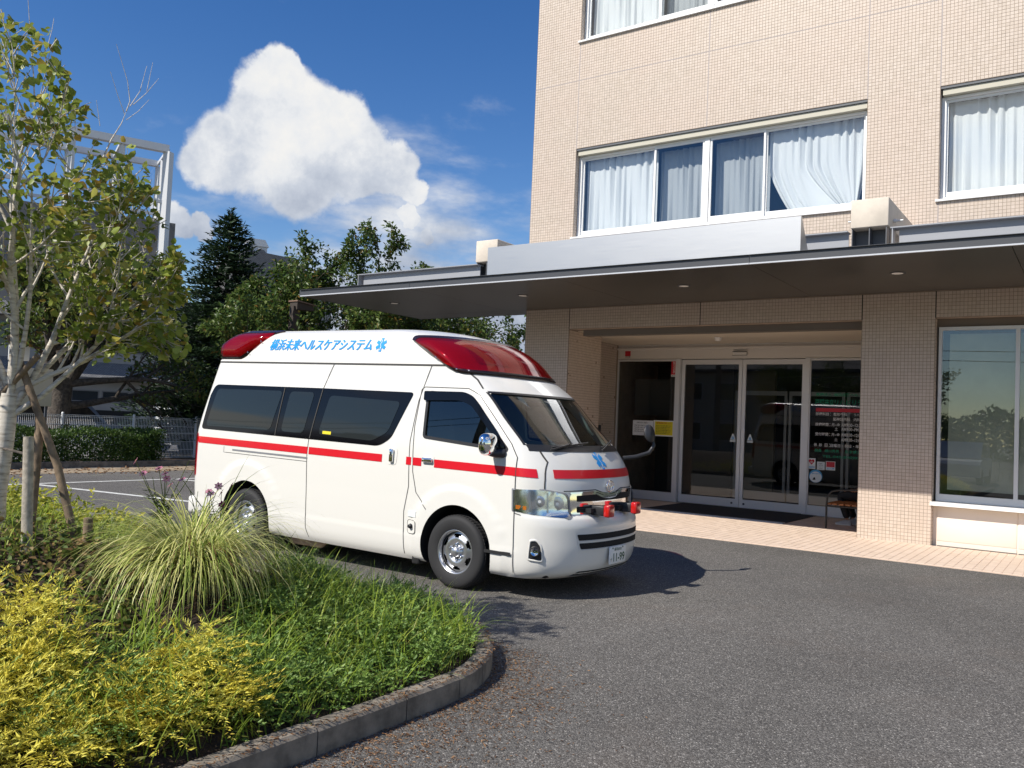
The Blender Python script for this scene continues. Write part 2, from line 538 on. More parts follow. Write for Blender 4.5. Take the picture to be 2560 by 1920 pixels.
mat('curtain_grey', (0.40, 0.43, 0.45), 0.7)
glass_mat('window_glass', (0.88, 0.90, 0.90), 2.6)
glass_mat('door_glass', (0.62, 0.63, 0.62), 1.3)
mat('frosted_pane', (0.33, 0.37, 0.29), 0.10, spec=0.9, noise=(2.0, 0.12), coat=0.6)
mat('mat_black', (0.028, 0.028, 0.030), 0.95, bump=(120, 0.6, 0.004))
mat('white_paint', (0.80, 0.79, 0.76), 0.5)
mat('rubber', (0.018, 0.018, 0.019), 0.65)
mat('black_plastic', (0.022, 0.022, 0.024), 0.42)

# ================================================================== ground
g = MB()
g.add([(-400, -400, 0), (400, -400, 0), (400, 400, 0), (-400, 400, 0)], [(0, 1, 2, 3)])
tag(g.build('ground', MAT['asphalt']), kind='structure')

# parking bay lines
def line_strip(x0, y0, x1, y1, wd):
    d = Vector((x1 - x0, y1 - y0, 0)).normalized(); nn = Vector((-d.y, d.x, 0)) * wd / 2
    a, b2 = Vector((x0, y0, 0.004)), Vector((x1, y1, 0.004))
    m = MB(); m.add([a - nn, b2 - nn, b2 + nn, a + nn], [(0, 1, 2, 3)])
    return tag(m.build('parking_line', MAT['line_paint']), kind='structure')
line_strip(-16.95, 4.0, -16.98, 18.0, 0.13)
line_strip(-17.05, 8.18, -12.6, 8.86, 0.14)
line_strip(-17.05, 11.3, -12.6, 11.9, 0.14)

# leaf-strewn gutter and kerb by the hedge
m = MB(); m.add([(-20.3, -6, 0.004), (-19.15, -6, 0.004), (-19.25, 22, 0.004), (-20.6, 22, 0.004)], [(0, 1, 2, 3)])
mat('gutter_dirt', (0.30, 0.235, 0.16), 0.95, noise=(3, 0.35))
tag(m.build('gutter_strip', MAT['gutter_dirt']), kind='structure')

# ================================================================== wall tiles
PITCH_T = 0.0535
TILE = 0.0478
tiles_stuff = []      # (n,8,3) arrays
tile_single = []      # candidates seen largest: (distance, centre, u, v, n)
def tile_field(org, u, v, n, L, Hh, single=False):
    """org: lower corner; u, v unit vectors in the wall, n outward; L x Hh metres"""
    u, v, n, org = (np.array(a, float) for a in (u, v, n, org))
    nu, nv = int(round(L / PITCH_T)), int(round(Hh / PITCH_T))
    if nu < 1 or nv < 1: return
    pu, pv = L / nu, Hh / nv
    I, J = np.meshgrid(np.arange(nu), np.arange(nv), indexing='ij')
    c = org + (I.ravel()[:, None] + 0.5) * pu * u + (J.ravel()[:, None] + 0.5) * pv * v
    N = len(c)
    hu, hv = (pu - 0.0060) / 2, (pv - 0.0060) / 2
    off = rng.normal(0, 0.0004, N)
    tu, tv = rng.normal(0, 0.004, N), rng.normal(0, 0.004, N)
    P = np.zeros((N, 8, 3))
    for k, (a, b_) in enumerate(((-1, -1), (1, -1), (1, 1), (-1, 1))):
        P[:, k] = c + a * hu * u + b_ * hv * v + (0.0005 + off + a * hu * tu + b_ * hv * tv)[:, None] * n
        P[:, 4 + k] = c + a * hu * u + b_ * hv * v - 0.010 * n
    if single:
        for i in range(N):
            tile_single.append((float(np.linalg.norm(c[i] - np.array((0, 0, 1.6)))), P[i]))
    else:
        tiles_stuff.append(P)

FY = 14.29                    # face of the tiles
XL, XA, XB, XC, XD = -9.72, -8.68, -5.95, -3.20, -2.13
ZJ = 8.48
def front(x0, x1, z0, z1, single=False):
    tile_field((x0 + 0.006, FY, z0 + 0.006), (1, 0, 0), (0, 0, 1), (0, -1, 0), x1 - x0 - 0.012, z1 - z0 - 0.012, single)
def side(x, y0, y1, z0, z1):
    tile_field((x, y0 + 0.004, z0 + 0.006), (0, 1, 0), (0, 0, 1), (1, 0, 0), y1 - y0 - 0.008, z1 - z0 - 0.012)

clinic = empty('clinic_building', (-2, 14.3, 0), 'beige tiled clinic building with curtained windows behind the ambulance', 'building')
def cpart(mb, name, mt, parent=None, **k):
    o = mb.build(name, mt, None, **k)
    p = parent if parent is not None else clinic
    o.parent = p
    o.matrix_parent_inverse = p.matrix_world.inverted() if p is not clinic else Matrix.Translation((2, -14.3, 0))
    return o

# wall core (grout coloured where tiled)
GY = FY + 0.0012
wc = MB()
XR = 7.6
BK = 15.1
for (x0, x1, z0, z1) in ((XL, XA + 0.0, 0, 13.2), (XC, XD, 0, 13.2), (XA, XC, 3.48, 5.28), (XA, XC, 7.09, 9.25), (XA, XC, 11.06, 13.2),
                         (XD, 3.35, 3.48, 5.28), (XD, 3.35, 7.09, 9.25), (XD, 3.35, 11.06, 13.2), (3.35, 4.42, 0, 13.2), (4.42, XR, 0, 13.2)):
    wc.box(x0, x1, GY, 14.62 if not (x0 == XL) else 15.62, z0, z1)
wc.box(XL, XL + 0.3, 15.62, 30, 0, 13.2)
wc.box(XL, -9.2, 15.62, 17.6, 0, 4.2)
wc.box(-3.2, -2.9, 14.62, 17.6, 0, 4.2)
wc.box(XL, XR, 14.62, 30, 13.1, 13.4)
wc.box(XL + 0.3, XR, 29.7, 30, 0, 13.1)
cpart(wc, 'wall', MAT['grout'])
# tiles in view
for z0, z1 in ((3.9, ZJ), (ZJ, 10.7)):
    front(XL, XA, z0, z1)
    front(XC, XD, z0, z1, z0 < 5)
front(XA, XB, 4.0, 5.28); front(XB, XC, 4.0, 5.28)
front(XA, XB, 7.09, ZJ); front(XB, XC, 7.09, ZJ); front(XA, XB, ZJ, 9.25); front(XB, XC, ZJ, 9.25)
front(XD, 0.35, 4.0, 5.28, True); front(XD, 0.35, 7.09, ZJ, True); front(XD, 0.35, ZJ, 9.25)
front(XL, XA, 0.0, 3.89); front(XC, XD, 0.0, 3.89, True)
front(XA, -5.95, 3.48, 3.89); front(-5.95, XC, 3.48, 3.89); front(XD, 0.35, 3.48, 3.89, True)
# parts of the front beyond the picture carry the same tiles in larger sheets
front(XL, XA, 10.7, 13.2); front(XC, XD, 10.7, 13.2)
# returns
side(XA + 0.0005, FY + 0.02, 15.62, 0, 3.47)
side(-9.1995, 15.63, 17.3, 0, 3.47)
for z0, z1 in ((5.3, 7.05), (9.27, 11.0)):
    side(XA + 0.0005, FY + 0.004, FY + 0.115, z0, z1)
    side(XD + 0.0005, FY + 0.004, FY + 0.115, z0, z1)
side(XD + 0.0005, FY + 0.004, FY + 0.15, 0.0, 3.47)
tile_single.sort(key=lambda a: a[0])
n_single = 300
rest = np.array([a[1] for a in tile_single[n_single:]])
allt = np.concatenate(tiles_stuff + [rest])
Q = np.array([(0, 1, 2, 3), (0, 4, 5, 1), (1, 5, 6, 2), (2, 6, 7, 3), (3, 7, 4, 0)])
V = allt.reshape(-1, 3); F = (np.arange(len(allt))[:, None, None] * 8 + Q[None]).reshape(-1, 4)
o = np_mesh('tile_cladding', V, F, MAT['wall_tile'], clinic)
o.matrix_parent_inverse = Matrix.Translation((2, -14.3, 0)); o['kind'] = 'stuff'
_tm = {}
for dist, P in tile_single[:n_single]:
    c = P.mean(0); key = tuple(np.round((P[1] - P[0])[[0, 2]], 4)) + tuple(np.round((P[3] - P[0])[[0, 2]], 4))
    if key not in _tm:
        me = bpy.data.meshes.new('tile'); me.from_pydata([tuple(p - c) for p in P], [], [tuple(q) for q in Q]); me.materials.append(MAT['wall_tile']); _tm[key] = me
    o = link('tile', _tm[key], clinic); o.matrix_parent_inverse = Matrix.Translation((2, -14.3, 0)); o.location = c
# sealed joints between the panels
for (x, z0, z1) in ((XA, 7.09, 9.24), (XB, 7.09, 9.24), (XC, 4.2, 5.28), (XC, 7.09, 10.7), (XD, 4.2, 5.27), (XD, 7.09, 10.7)):
    j = MB(); j.box(x - 0.007, x + 0.007, FY - 0.001, FY + 0.006, z0, z1); cpart(j, 'joint_strip', MAT['sealant'])
for (x0, x1) in ((XL, XA), (XA, XB), (XB, XC), (XC, XD), (XD, 0.35)):
    j = MB(); j.box(x0 + 0.008, x1 - 0.008, FY - 0.001, FY + 0.006, ZJ - 0.006, ZJ + 0.006); cpart(j, 'joint_strip', MAT['sealant'])
for (x, z0, z1) in ((XA, 3.48, 3.89), (XB, 3.48, 3.89), (XC, 3.48, 3.89), (XD, 3.48, 3.89)):
    j = MB(); j.box(x - 0.008, x + 0.008, FY - 0.0005, FY + 0.006, z0, z1); cpart(j, 'joint_strip', MAT['rubber'])

# ------------------------------------------------------------------ windows of the upper floors
def wavy(x0, x1, z0, z1, y, amp, waves, pinch=None, seed=0):
    """hanging curtain as a folded sheet"""
    r = np.random.default_rng(seed)
    nx, nz = int(waves * 10), 14
    ph = np.cumsum(r.uniform(0.6, 1.4, nx)) * (2 * math.pi * waves / nx)
    vs = []
    for j in range(nz + 1):
        tz = j / nz
        for i in range(nx):
            x = x0 + (x1 - x0) * i / (nx - 1)
            z = z0 + (z1 - z0) * tz
            a = amp * (0.55 + 0.45 * math.sin(tz * 3 + i * 0.13))
            yy = y + a * math.sin(ph[i]) + a * 0.35 * math.sin(ph[i] * 2.3 + tz * 2)
            if pinch is not None:
                k = max(0.0, (0.55 - tz)) ** 1.3 * 1.5
                px_, pz_ = pinch
                x = x + (px_ - x) * min(0.9, k) * (0.25 + 0.75 * (1 if x > px_ - 0.9 else 0.2))
                if x > px_ - 0.9:
                    z = z + 0.10 * k
            vs.append((x, yy, z))
    fs = [(j * nx + i, j * nx + i + 1, (j + 1) * nx + i + 1, (j + 1) * nx + i) for j in range(nz) for i in range(nx - 1)]
    return vs, fs

def window_band(x0, x1, z0, z1, spec, seed):
    """sliding windows in one opening. spec: list of (xl, xr, front?, curtain?)"""
    wy = FY + 0.13
    top = MB()
    fr = MB()
    fr.box(x0 + 0.004, x0 + 0.07, wy, wy + 0.10, z0 + 0.055, z1 - 0.145)
    fr.box(x1 - 0.05, x1 - 0.002, wy, wy + 0.10, z0 + 0.055, z1 - 0.145)
    fr.box(x0 + 0.004, x1 - 0.002, wy - 0.002, wy + 0.10, z0 + 0.03, z0 + 0.09)
    fr.box(x0 + 0.004, x1 - 0.002, wy - 0.002, wy + 0.10, z1 - 0.175, z1 - 0.14)
    root = cpart(fr, 'window', MAT['white_alu'])
    def sub(mb, name, mt):
        o_ = mb.build(name, mt, root); o_.matrix_parent_inverse = Matrix.Identity(4); return o_
    s_ = MB(); s_.box(x0 - 0.04, x1 + 0.02, FY - 0.045, wy + 0.02, z0 - 0.005, z0 + 0.028); sub(s_, 'sill', MAT['white_alu'])
    h_ = MB(); h_.box(x0 + 0.03, x1 - 0.01, FY + 0.035, wy + 0.06, z1 - 0.135, z1 - 0.045); sub(h_, 'shutter_rail', MAT['shutter'])
    h_ = MB(); h_.box(x0, x1, FY + 0.01, wy + 0.12, z1 - 0.04, z1 + 0.0); sub(h_, 'head_reveal', MAT['dark_steel'])
    for q, (xl, xr, frt, cur) in enumerate(spec):
        y = wy + (0.005 if frt else 0.045)
        a, b_ = z0 + 0.092, z1 - 0.178
        e = 0.035
        f_ = MB()
        f_.box(xl, xl + e, y, y + 0.035, a, b_); f_.box(xr - e, xr, y, y + 0.035, a, b_)
        f_.box(xl + e, xr - e, y, y + 0.035, a, a + (0.10 if frt else 0.085)); f_.box(xl + e, xr - e, y, y + 0.035, b_ - e, b_)
        sub(f_, 'sash', MAT['white_alu'])
        p_ = MB(); p_.add([(xl + e, y + 0.016, a + 0.08), (xr - e, y + 0.016, a + 0.08), (xr - e, y + 0.016, b_ - e), (xl + e, y + 0.016, b_ - e)], [(0, 1, 2, 3)])
        sub(p_, 'pane', MAT['window_glass'])
        if cur:
            vs, fs = wavy(xl + 0.03, xr - 0.01, a + 0.02, b_ - 0.01, wy + 0.17, 0.035, (xr - xl) * 6.5, (xr - 0.18, a + 0.1) if cur == 2 else None, seed + q)
            k_ = MB(); k_.add(vs, fs, 0, True); sub(k_, 'curtain', MAT['curtain'])
        else:
            vs, fs = wavy(xl, xr, a + 0.02, b_ - 0.01, wy + 0.30, 0.03, (xr - xl) * 8, None, seed + q)
            k_ = MB(); k_.add(vs, fs, 0, True); sub(k_, 'curtain', MAT['curtain_grey'])
    mu = MB()
    return root
window_band(XA, XC, 5.28, 7.09, [(-8.61, -7.02, False, 1), (-7.03, -6.03, True, 0), (-5.92, -4.90, True, 0), (-4.91, -3.25, False, 2)], 10)
window_band(XA, XC, 9.25, 11.06, [(-8.61, -7.02, False, 1), (-7.03, -6.03, True, 0), (-5.92, -4.90, True, 1), (-4.91, -3.25, False, 1)], 20)
window_band(XD, 3.35, 5.28, 7.09, [(-2.07, -0.48, False, 1), (-0.49, 0.55, True, 1), (0.62, 1.7, True, 0), (1.69, 3.3, False, 1)], 30)
window_band(XD, 3.35, 9.25, 11.06, [(-2.07, -0.48, False, 1), (-0.49, 0.55, True, 1), (0.62, 1.7, True, 0), (1.69, 3.3, False, 1)], 40)
for z0 in (5.28, 9.25):
    for xm in (-5.975, 0.585):
        j = MB(); j.box(xm - 0.045, xm + 0.045, FY + 0.118, FY + 0.225, z0 + 0.092, z0 + 1.632); cpart(j, 'window_mullion', MAT['white_alu'])
# rooms behind
rm = MB()
for z0 in (5.0, 9.0):
    rm.box(XA + 0.1, 7.3, 14.98, 18.0, z0 - 0.2, z0 + 0.05); rm.box(XA + 0.1, 7.3, 17.9, 18.0, z0, z0 + 2.6); rm.box(XA + 0.1, 7.3, 14.98, 18, z0 + 2.3, z0 + 2.6)
    rm.box(XA + 0.1, XA + 0.2, 14.98, 18, z0, z0 + 2.4)
cpart(rm, 'room', MAT['dark_room'])

# ------------------------------------------------------------------ ground-floor window right of the pillar
wy = FY + 0.15
fr = MB()
fr.box(XD + 0.03, XD + 0.075, wy, wy + 0.09, 0.68, 3.35); fr.box(-1.075, -1.02, wy, wy + 0.09, 0.68, 3.35); fr.box(3.3, 3.345, wy, wy + 0.09, 0.68, 3.35)
fr.box(XD + 0.075, 3.3, wy + 0.001, wy + 0.088, 0.68, 0.79); fr.box(XD + 0.075, 3.3, wy + 0.001, wy + 0.088, 3.30, 3.35)
gw = cpart(fr, 'window', MAT['silver_alu'])
def gsub(mb, name, mt):
    o_ = mb.build(name, mt, gw); o_.matrix_parent_inverse = Matrix.Identity(4); return o_
for xl, xr in ((XD + 0.075, -1.075), (-1.02, 3.3)):
    p_ = MB(); p_.add([(xl, wy + 0.03, 0.79), (xr, wy + 0.03, 0.79), (xr, wy + 0.03, 3.30), (xl, wy + 0.03, 3.30)], [(0, 1, 2, 3)]); gsub(p_, 'pane', MAT['window_glass'])
p_ = MB(); p_.box(-1.96, 3.3, wy + 0.10, wy + 0.112, 0.86, 3.25); gsub(p_, 'roller_blind', mat('blind', (0.30, 0.33, 0.255), 0.6, noise=(1.2, 0.15)))
p_ = MB(); p_.box(XD - 0.02, 3.35, FY - 0.05, wy + 0.02, 0.618, 0.675); gsub(p_, 'sill', MAT['white_alu'])
p_ = MB(); p_.box(XD + 0.003, 3.348, wy + 0.02, 14.62, 3.35, 3.478); gsub(p_, 'head_panel', mat('head_panel', (0.16, 0.13, 0.10), 0.6))
# panelled wall under it
wy2 = FY + 0.13
p_ = MB(); p_.box(XD + 0.002, 3.35, wy2 + 0.012, 14.62, 0, 0.62); cpart(p_, 'base_wall', MAT['white_panel'])
for x0, x1 in ((XD + 0.06, -1.02), (-1.0, 0.1), (0.12, 1.2), (1.22, 2.3), (2.32, 3.33)):
    p_ = MB(); p_.bev(x0, x1, wy2, wy2 + 0.02, 0.085, 0.60, 0.004); cpart(p_, 'panel', MAT['white_panel'])
    p_ = MB(); p_.box(x0, x1, wy2 - 0.006, wy2 + 0.012, 0.014, 0.08); cpart(p_, 'skirting', MAT['white_panel'])
rm = MB(); rm.box(XD, 7.3, 17.0, 17.1, 0, 3.5); rm.box(XD, 7.3, 14.62, 17, -0.05, 0.02); rm.box(XD + 0.0, XD + 0.05, 14.7, 17, 0, 3.5)
cpart(rm, 'room', MAT['dark_room'])

# ================================================================== pavement of small pavers
pv = MB()
pv.box(-10.4, XR, 12.07, 14.30, -0.05, 0.012); pv.box(-9.2, -3.2, 14.301, 17.6, -0.05, 0.0125)
pave = tag(pv.build('pavement', MAT['paver_joint']), kind='structure')
PX, PYY = 0.108, 0.218
cells = []
for i in range(int((XR + 10.4) / PX)):
    x = -10.4 + (i + 0.5) * PX
    for j in range(10):
        cells.append((x, 12.075 + (j + 0.5) * PYY + 0.0))
for i in range(int(6.0 / PX) - 0):
    x = -9.2 + (i + 0.5) * PX
    for j in range(14):
        y = 14.255 + (j + 0.5) * PYY
        if y + PYY / 2 < 17.3 and (x - PX / 2 > XA + 0.01 or y > 15.7) and x + PX / 2 < XC - 0.01:
            cells.append((x, y))
def pverts(x, y, tz=0.0):
    hx, hy = PX / 2 - 0.0016, PYY / 2 - 0.0016
    top = [(a * (hx - 0.003), b_ * (hy - 0.003), 0.016 + tz) for a, b_ in ((-1, -1), (1, -1), (1, 1), (-1, 1))]
    bot = [(a * hx, b_ * hy, 0.006) for a, b_ in ((-1, -1), (1, -1), (1, 1), (-1, 1))]
    return [(x + p[0], y + p[1], p[2]) for p in top + bot]
vis = lambda c: -4.9 < c[0] < -0.45
order = sorted(cells, key=lambda c: (0 if vis(c) else 1, c[0] ** 2 + c[1] ** 2))
me = bpy.data.meshes.new('paver'); me.from_pydata(pverts(0, 0), [], [tuple(q) for q in Q]); me.materials.append(MAT['paver'])
for c in order[:300]:
    o = link('paver', me, pave); o.location = (c[0], c[1], random.uniform(-0.0008, 0.0008))
arr = np.array([pverts(c[0], c[1], random.uniform(-0.001, 0.001)) for c in order[300:]])
o = np_mesh('paving', arr.reshape(-1, 3), (np.arange(len(arr))[:, None, None] * 8 + Q[None]).reshape(-1, 4), MAT['paver'], pave)
o['kind'] = 'stuff'

# ================================================================== entrance
DY = 17.35
en = MB()
en.box(-9.2, XC, 14.64, DY, 3.47, 3.60)
cpart(en, 'recess_ceiling', MAT['ceiling_paint'])
en = MB(); en.box(-8.45, XC - 0.002, 14.46, 14.66, 3.36, 3.479); cpart(en, 'ceiling_beam', mat('beam_brown', (0.145, 0.125, 0.105), 0.6))
en = MB(); en.box(-9.2, XC, DY + 0.02, DY + 0.14, 3.15, 3.47); en.box(-9.2, XC, DY - 0.03, DY + 0.02, 3.355, 3.40); cpart(en, 'transom_panel', MAT['transom'])
# recess lamps, smoke detector
for x, y in ((-7.9, 15.3),):
    k = MB(); k.lathe([(0.0, 3.462), (0.07, 3.462), (0.085, 3.468)], 16, axis='z', center=(x, y, 0)); cpart(k, 'recess_lamp', MAT['white_paint'])
k = MB(); k.lathe([(0.0, 3.40), (0.05, 3.40), (0.075, 3.44), (0.08, 3.469)], 16, axis='z', center=(-6.35, 16.2, 0)); cpart(k, 'smoke_detector', MAT['white_paint'])

doors = empty('entrance_doors', (-6.27, DY, 0), 'aluminium framed glass sliding entrance doors with fixed side panes', 'door')
def dpart(mb, name, mt, parent=None, **kk):
    o_ = mb.build(name, mt, parent or doors, **kk)
    if parent is None:
        o_.matrix_parent_inverse = Matrix.Translation((6.27, -DY, 0))
    return o_
def dframe(x0, x1, z0, z1, e, eb, y0, y1, name):
    k = MB()
    k.box(x0, x0 + e, y0, y1, z0, z1); k.box(x1 - e, x1, y0, y1, z0, z1)
    k.box(x0 + e, x1 - e, y0, y1, z0, z0 + eb); k.box(x0 + e, x1 - e, y0, y1, z1 - e * 1.4, z1)
    o_ = dpart(k, name, MAT['silver_alu'])
    p_ = MB(); ym = (y0 + y1) / 2
    p_.add([(x0 + e, ym, z0 + eb), (x1 - e, ym, z0 + eb), (x1 - e, ym, z1 - e * 1.4), (x0 + e, ym, z1 - e * 1.4)], [(0, 1, 2, 3)])
    dpart(p_, 'pane', MAT['door_glass'], o_)
    return o_
# fixed side lights, then two leaves
dframe(-9.19, -7.73, 0.015, 3.14, 0.03, 0.19, DY, DY + 0.06, 'side_light')
dframe(-4.86, -3.21, 0.015, 3.14, 0.03, 0.19, DY, DY + 0.06, 'side_light')
for xp in (-7.69, -4.90):
    k = MB(); k.box(xp - 0.045, xp + 0.045, DY - 0.02, DY + 0.08, 0.015, 3.15); dpart(k, 'post', MAT['silver_alu'])
lf = [dframe(-7.64, -6.275, 0.02, 3.135, 0.075, 0.17, DY + 0.085, DY + 0.13, 'door_leaf'), dframe(-6.265, -4.95, 0.02, 3.135, 0.075, 0.17, DY + 0.085, DY + 0.13, 'door_leaf')]
for xx in (-6.42, -6.16):
    k = MB(); k.lathe([(0.0, -0.012), (0.022, -0.012), (0.022, 0.0)], 12, axis='y', center=(xx, DY + 0.085, 0.10)); dpart(k, 'lock', MAT['dark_steel'])
k = MB(); k.bev(-6.45, -6.15, DY - 0.045, DY + 0.02, 3.215, 3.285, 0.012); k.box(-6.46, -6.14, DY - 0.047, DY - 0.03, 3.21, 3.218, 1); k.box(-6.46, -6.14, DY - 0.047, DY - 0.03, 3.284, 3.292, 1); dpart(k, 'door_sensor', [MAT['white_paint'], MAT['black_plastic']])
# flat print on the panes: lettering, notices and stickers
def flat_text(items, y, name, mt, parent):
    """items: (text, x0, x1, z0, z1)"""
    k = MB()
    for (s_, x0, x1, z0, z1) in items:
        vs, fs = text_fit(s_, x0, x1, z0, z1, 0.012)
        k.add([(a, y, b_) for a, b_ in vs], fs)
    return dpart(k, name, mt, parent)
mat('print_white', (0.80, 0.80, 0.78), 0.6); mat('print_green', (0.02, 0.32, 0.17), 0.6); mat('print_black', (0.02, 0.02, 0.02), 0.6)
mat('print_red', (0.55, 0.015, 0.03), 0.5); mat('print_blue', (0.06, 0.33, 0.62), 0.5); mat('print_yellow', (0.75, 0.62, 0.02), 0.6); mat('print_pale', (0.70, 0.74, 0.74), 0.6)
ty = DY + 0.022
def rows(x0, z, hh, parts):
    return [(s_, x0 + a, x0 + b_, z, z + hh) for (s_, a, b_) in parts]
W = []
hh = 0.064
W += rows(-4.72, 1.998, hh, [('診療科目', 0, 0.25), (':', 0.275, 0.283), ('整形外科', 0.34, 0.595), ('リハビリテーション科', 0.73, 1.25)])
W += rows(-4.72, 1.903, hh, [('脳神経内科', 0.335, 0.66), ('内科', 0.725, 0.85)])
W += rows(-4.72, 1.793, hh, [('診療時間', 0, 0.25), (':', 0.275, 0.283), ('月~金', 0.31, 0.47), ('AM9:00~12:30', 0.497, 0.88)])
W += rows(-4.72, 1.708, hh, [('土', 0.37, 0.43), ('AM9:00~PM1:00', 0.497, 0.93)])
W += rows(-4.72, 1.598, hh, [('受付時間', 0, 0.25), (':', 0.275, 0.283), ('月~金', 0.31, 0.47), ('AM8:30~12:00', 0.497, 0.88)])
W += rows(-4.72, 1.503, hh, [('土', 0.37, 0.43), ('AM8:30~12:00', 0.497, 0.88)])
W += rows(-4.72, 1.383, hh, [('休', -0.02, 0.04), ('診', 0.078, 0.138), ('日', 0.19, 0.24), (':', 0.275, 0.283), ('日曜日・祝日・年末年始', 0.30, 1.04)])
flat_text(W, ty, 'opening_hours', MAT['print_white'], None)
Gt = rows(-4.72, 2.385, 0.066, [('医療法人', 0, 0.30), ('横浜未来ヘルスケアシステム', 0.34, 1.33)]) + rows(-4.74, 2.215, 0.11, [('戸塚共立', 0, 0.36), ('リハビリテーション', 0.38, 1.35)])
Gt += rows(-4.72, 1.272, 0.064, [('院長', 0.0, 0.13), ('緑川秀男', 0.19, 0.46), ('医学博士', 0.58, 0.86)]) + rows(-4.72, 1.155, 0.062, [('TEL.045(800)0320', 0.15, 0.97)])
flat_text(Gt, ty, 'clinic_name', MAT['print_green'], None)
k = MB(); k.add([(-4.72, ty, 2.075), (-3.25, ty, 2.075), (-3.25, ty, 2.145), (-4.72, ty, 2.145)], [(0, 1, 2, 3)]); dpart(k, 'red_band', MAT['print_red'])
def sticker(name, x0, x1, z0, z1, mt, extra=None, y=None):
    k = MB(); yy = y or ty
    k.add([(x0, yy, z0), (x1, yy, z0), (x1, yy, z1), (x0, yy, z1)], [(0, 1, 2, 3)])
    mats_ = [mt]
    for (a0, a1, b0, b1, m2) in (extra or []):
        mats_.append(m2)
        k.add([(a0, yy - 0.002, b0), (a1, yy - 0.002, b0), (a1, yy - 0.002, b1), (a0, yy - 0.002, b1)], [(0, 1, 2, 3)], len(mats_) - 1)
    return k, mats_
PW, PB, PR, PG, PY_ = MAT['print_white'], MAT['print_black'], MAT['print_red'], MAT['print_green'], MAT['print_yellow']
def add_txt(k, mats_, items, mt, y):
    mats_.append(mt); mi = len(mats_) - 1
    for (s_, x0, x1, z0, z1) in items:
        vs, fs = text_fit(s_, x0, x1, z0, z1, 0.012)
        k.add([(a, y, b_) for a, b_ in vs], fs, mi)
# white and yellow paper notices
k, ms = sticker('n', -8.76, -8.26, 1.43, 1.765, PW)
add_txt(k, ms, [('お知らせとお願い', -8.66, -8.38, 1.70, 1.735)] + [('ご来院の皆様へのお知らせとお願いです', -8.73, -8.32 - 0.03 * (i % 2), 1.64 - 0.045 * i, 1.665 - 0.045 * i) for i in range(4)], PB, ty - 0.003)
dpart(k, 'notice', ms)
k, ms = sticker('n', -8.25, -7.745, 1.43, 1.78, PW, [(-8.21, -7.785, 1.455, 1.755, PY_)])
add_txt(k, ms, [('発熱患者様の来院について', -8.17, -7.82, 1.70, 1.74)], PR, ty - 0.004)
add_txt(k, ms, [('発熱のある方は必ず事前に電話をください', -8.18, -7.82 - 0.02 * (i % 3), 1.65 - 0.034 * i, 1.672 - 0.034 * i) for i in range(6)], PB, ty - 0.004)
dpart(k, 'notice', ms)
# red stickers
k, ms = sticker('s', -7.865, -7.735, 2.80, 3.12, PR, [(-7.865, -7.735, 2.755, 2.80, PW)])
add_txt(k, ms, [(c, -7.825, -7.775, 3.06 - 0.033 * i, 3.088 - 0.033 * i) for i, c in enumerate('防犯カメラ作動中')], PW, ty - 0.003)
add_txt(k, ms, [('SECOM', -7.85, -7.75, 2.765, 2.79)], PB, ty - 0.004)
dpart(k, 'sticker', ms)
k, ms = sticker('s', -9.02, -8.88, 3.22, 3.335, PR, None, DY + 0.017)
add_txt(k, ms, [('SECOM', -9.01, -8.89, 3.19, 3.215)], PB, DY + 0.014)
dpart(k, 'sticker', ms)
k, ms = sticker('s', -4.85, -4.70, 0.93, 1.14, PW)
ms.append(PR); hv = [(0.0, -0.055), (0.055, 0.01), (0.05, 0.045), (0.025, 0.055), (0, 0.035), (-0.025, 0.055), (-0.05, 0.045), (-0.055, 0.01)]
k.add([(-4.775 + a, ty - 0.003, 1.065 + b_) for a, b_ in hv], [list(range(8))], 1)
add_txt(k, ms, [('AED', -4.80, -4.75, 1.05, 1.08), ], PW, ty - 0.005)
add_txt(k, ms, [('AED設置施設', -4.84, -4.71, 0.945, 0.985)], MAT['print_blue'], ty - 0.004)
dpart(k, 'sticker', ms)
k, ms = sticker('s', -4.67, -4.52, 0.92, 1.08, MAT['print_pale'])
add_txt(k, ms, [('ご自由に', -4.64, -4.56, 1.03, 1.055), ('お入り', -4.62, -4.56, 0.99, 1.015), ('どうぞ', -4.63, -4.56, 0.94, 0.965)], PB, ty - 0.003)
dpart(k, 'sticker', ms)
k, ms = sticker('s', -4.50, -4.32, 0.925, 1.10, PW, [(-4.49, -4.33, 0.985, 1.09, PR)])
add_txt(k, ms, [('SECOM', -4.485, -4.335, 0.94, 0.975)], MAT['print_blue'], ty - 0.004)
dpart(k, 'sticker', ms)
k = MB(); ms = [MAT['print_blue'], MAT['print_pale']]
k.add([(-4.69 + 0.13 * math.cos(a), ty, 0.79 + 0.13 * math.sin(a)) for a in np.linspace(0, 2 * math.pi, 28, endpoint=False)], [list(range(28))], 0)
k.add([(-4.69 + 0.115 * math.cos(a), ty - 0.002, 0.772 + 0.108 * math.sin(a)) for a in np.linspace(0, 2 * math.pi, 28, endpoint=False)], [list(range(28))], 1)
add_txt(k, ms, [('補助犬同伴可', -4.77, -4.61, 0.825, 0.855)], MAT['print_blue'], ty - 0.004)
ms.append(PB); k.add([(-4.75, ty - 0.004, 0.715), (-4.69, ty - 0.004, 0.715), (-4.70, ty - 0.004, 0.765), (-4.725, ty - 0.004, 0.765)], [(0, 1, 2, 3)], len(ms) - 1)
dpart(k, 'sticker', ms)
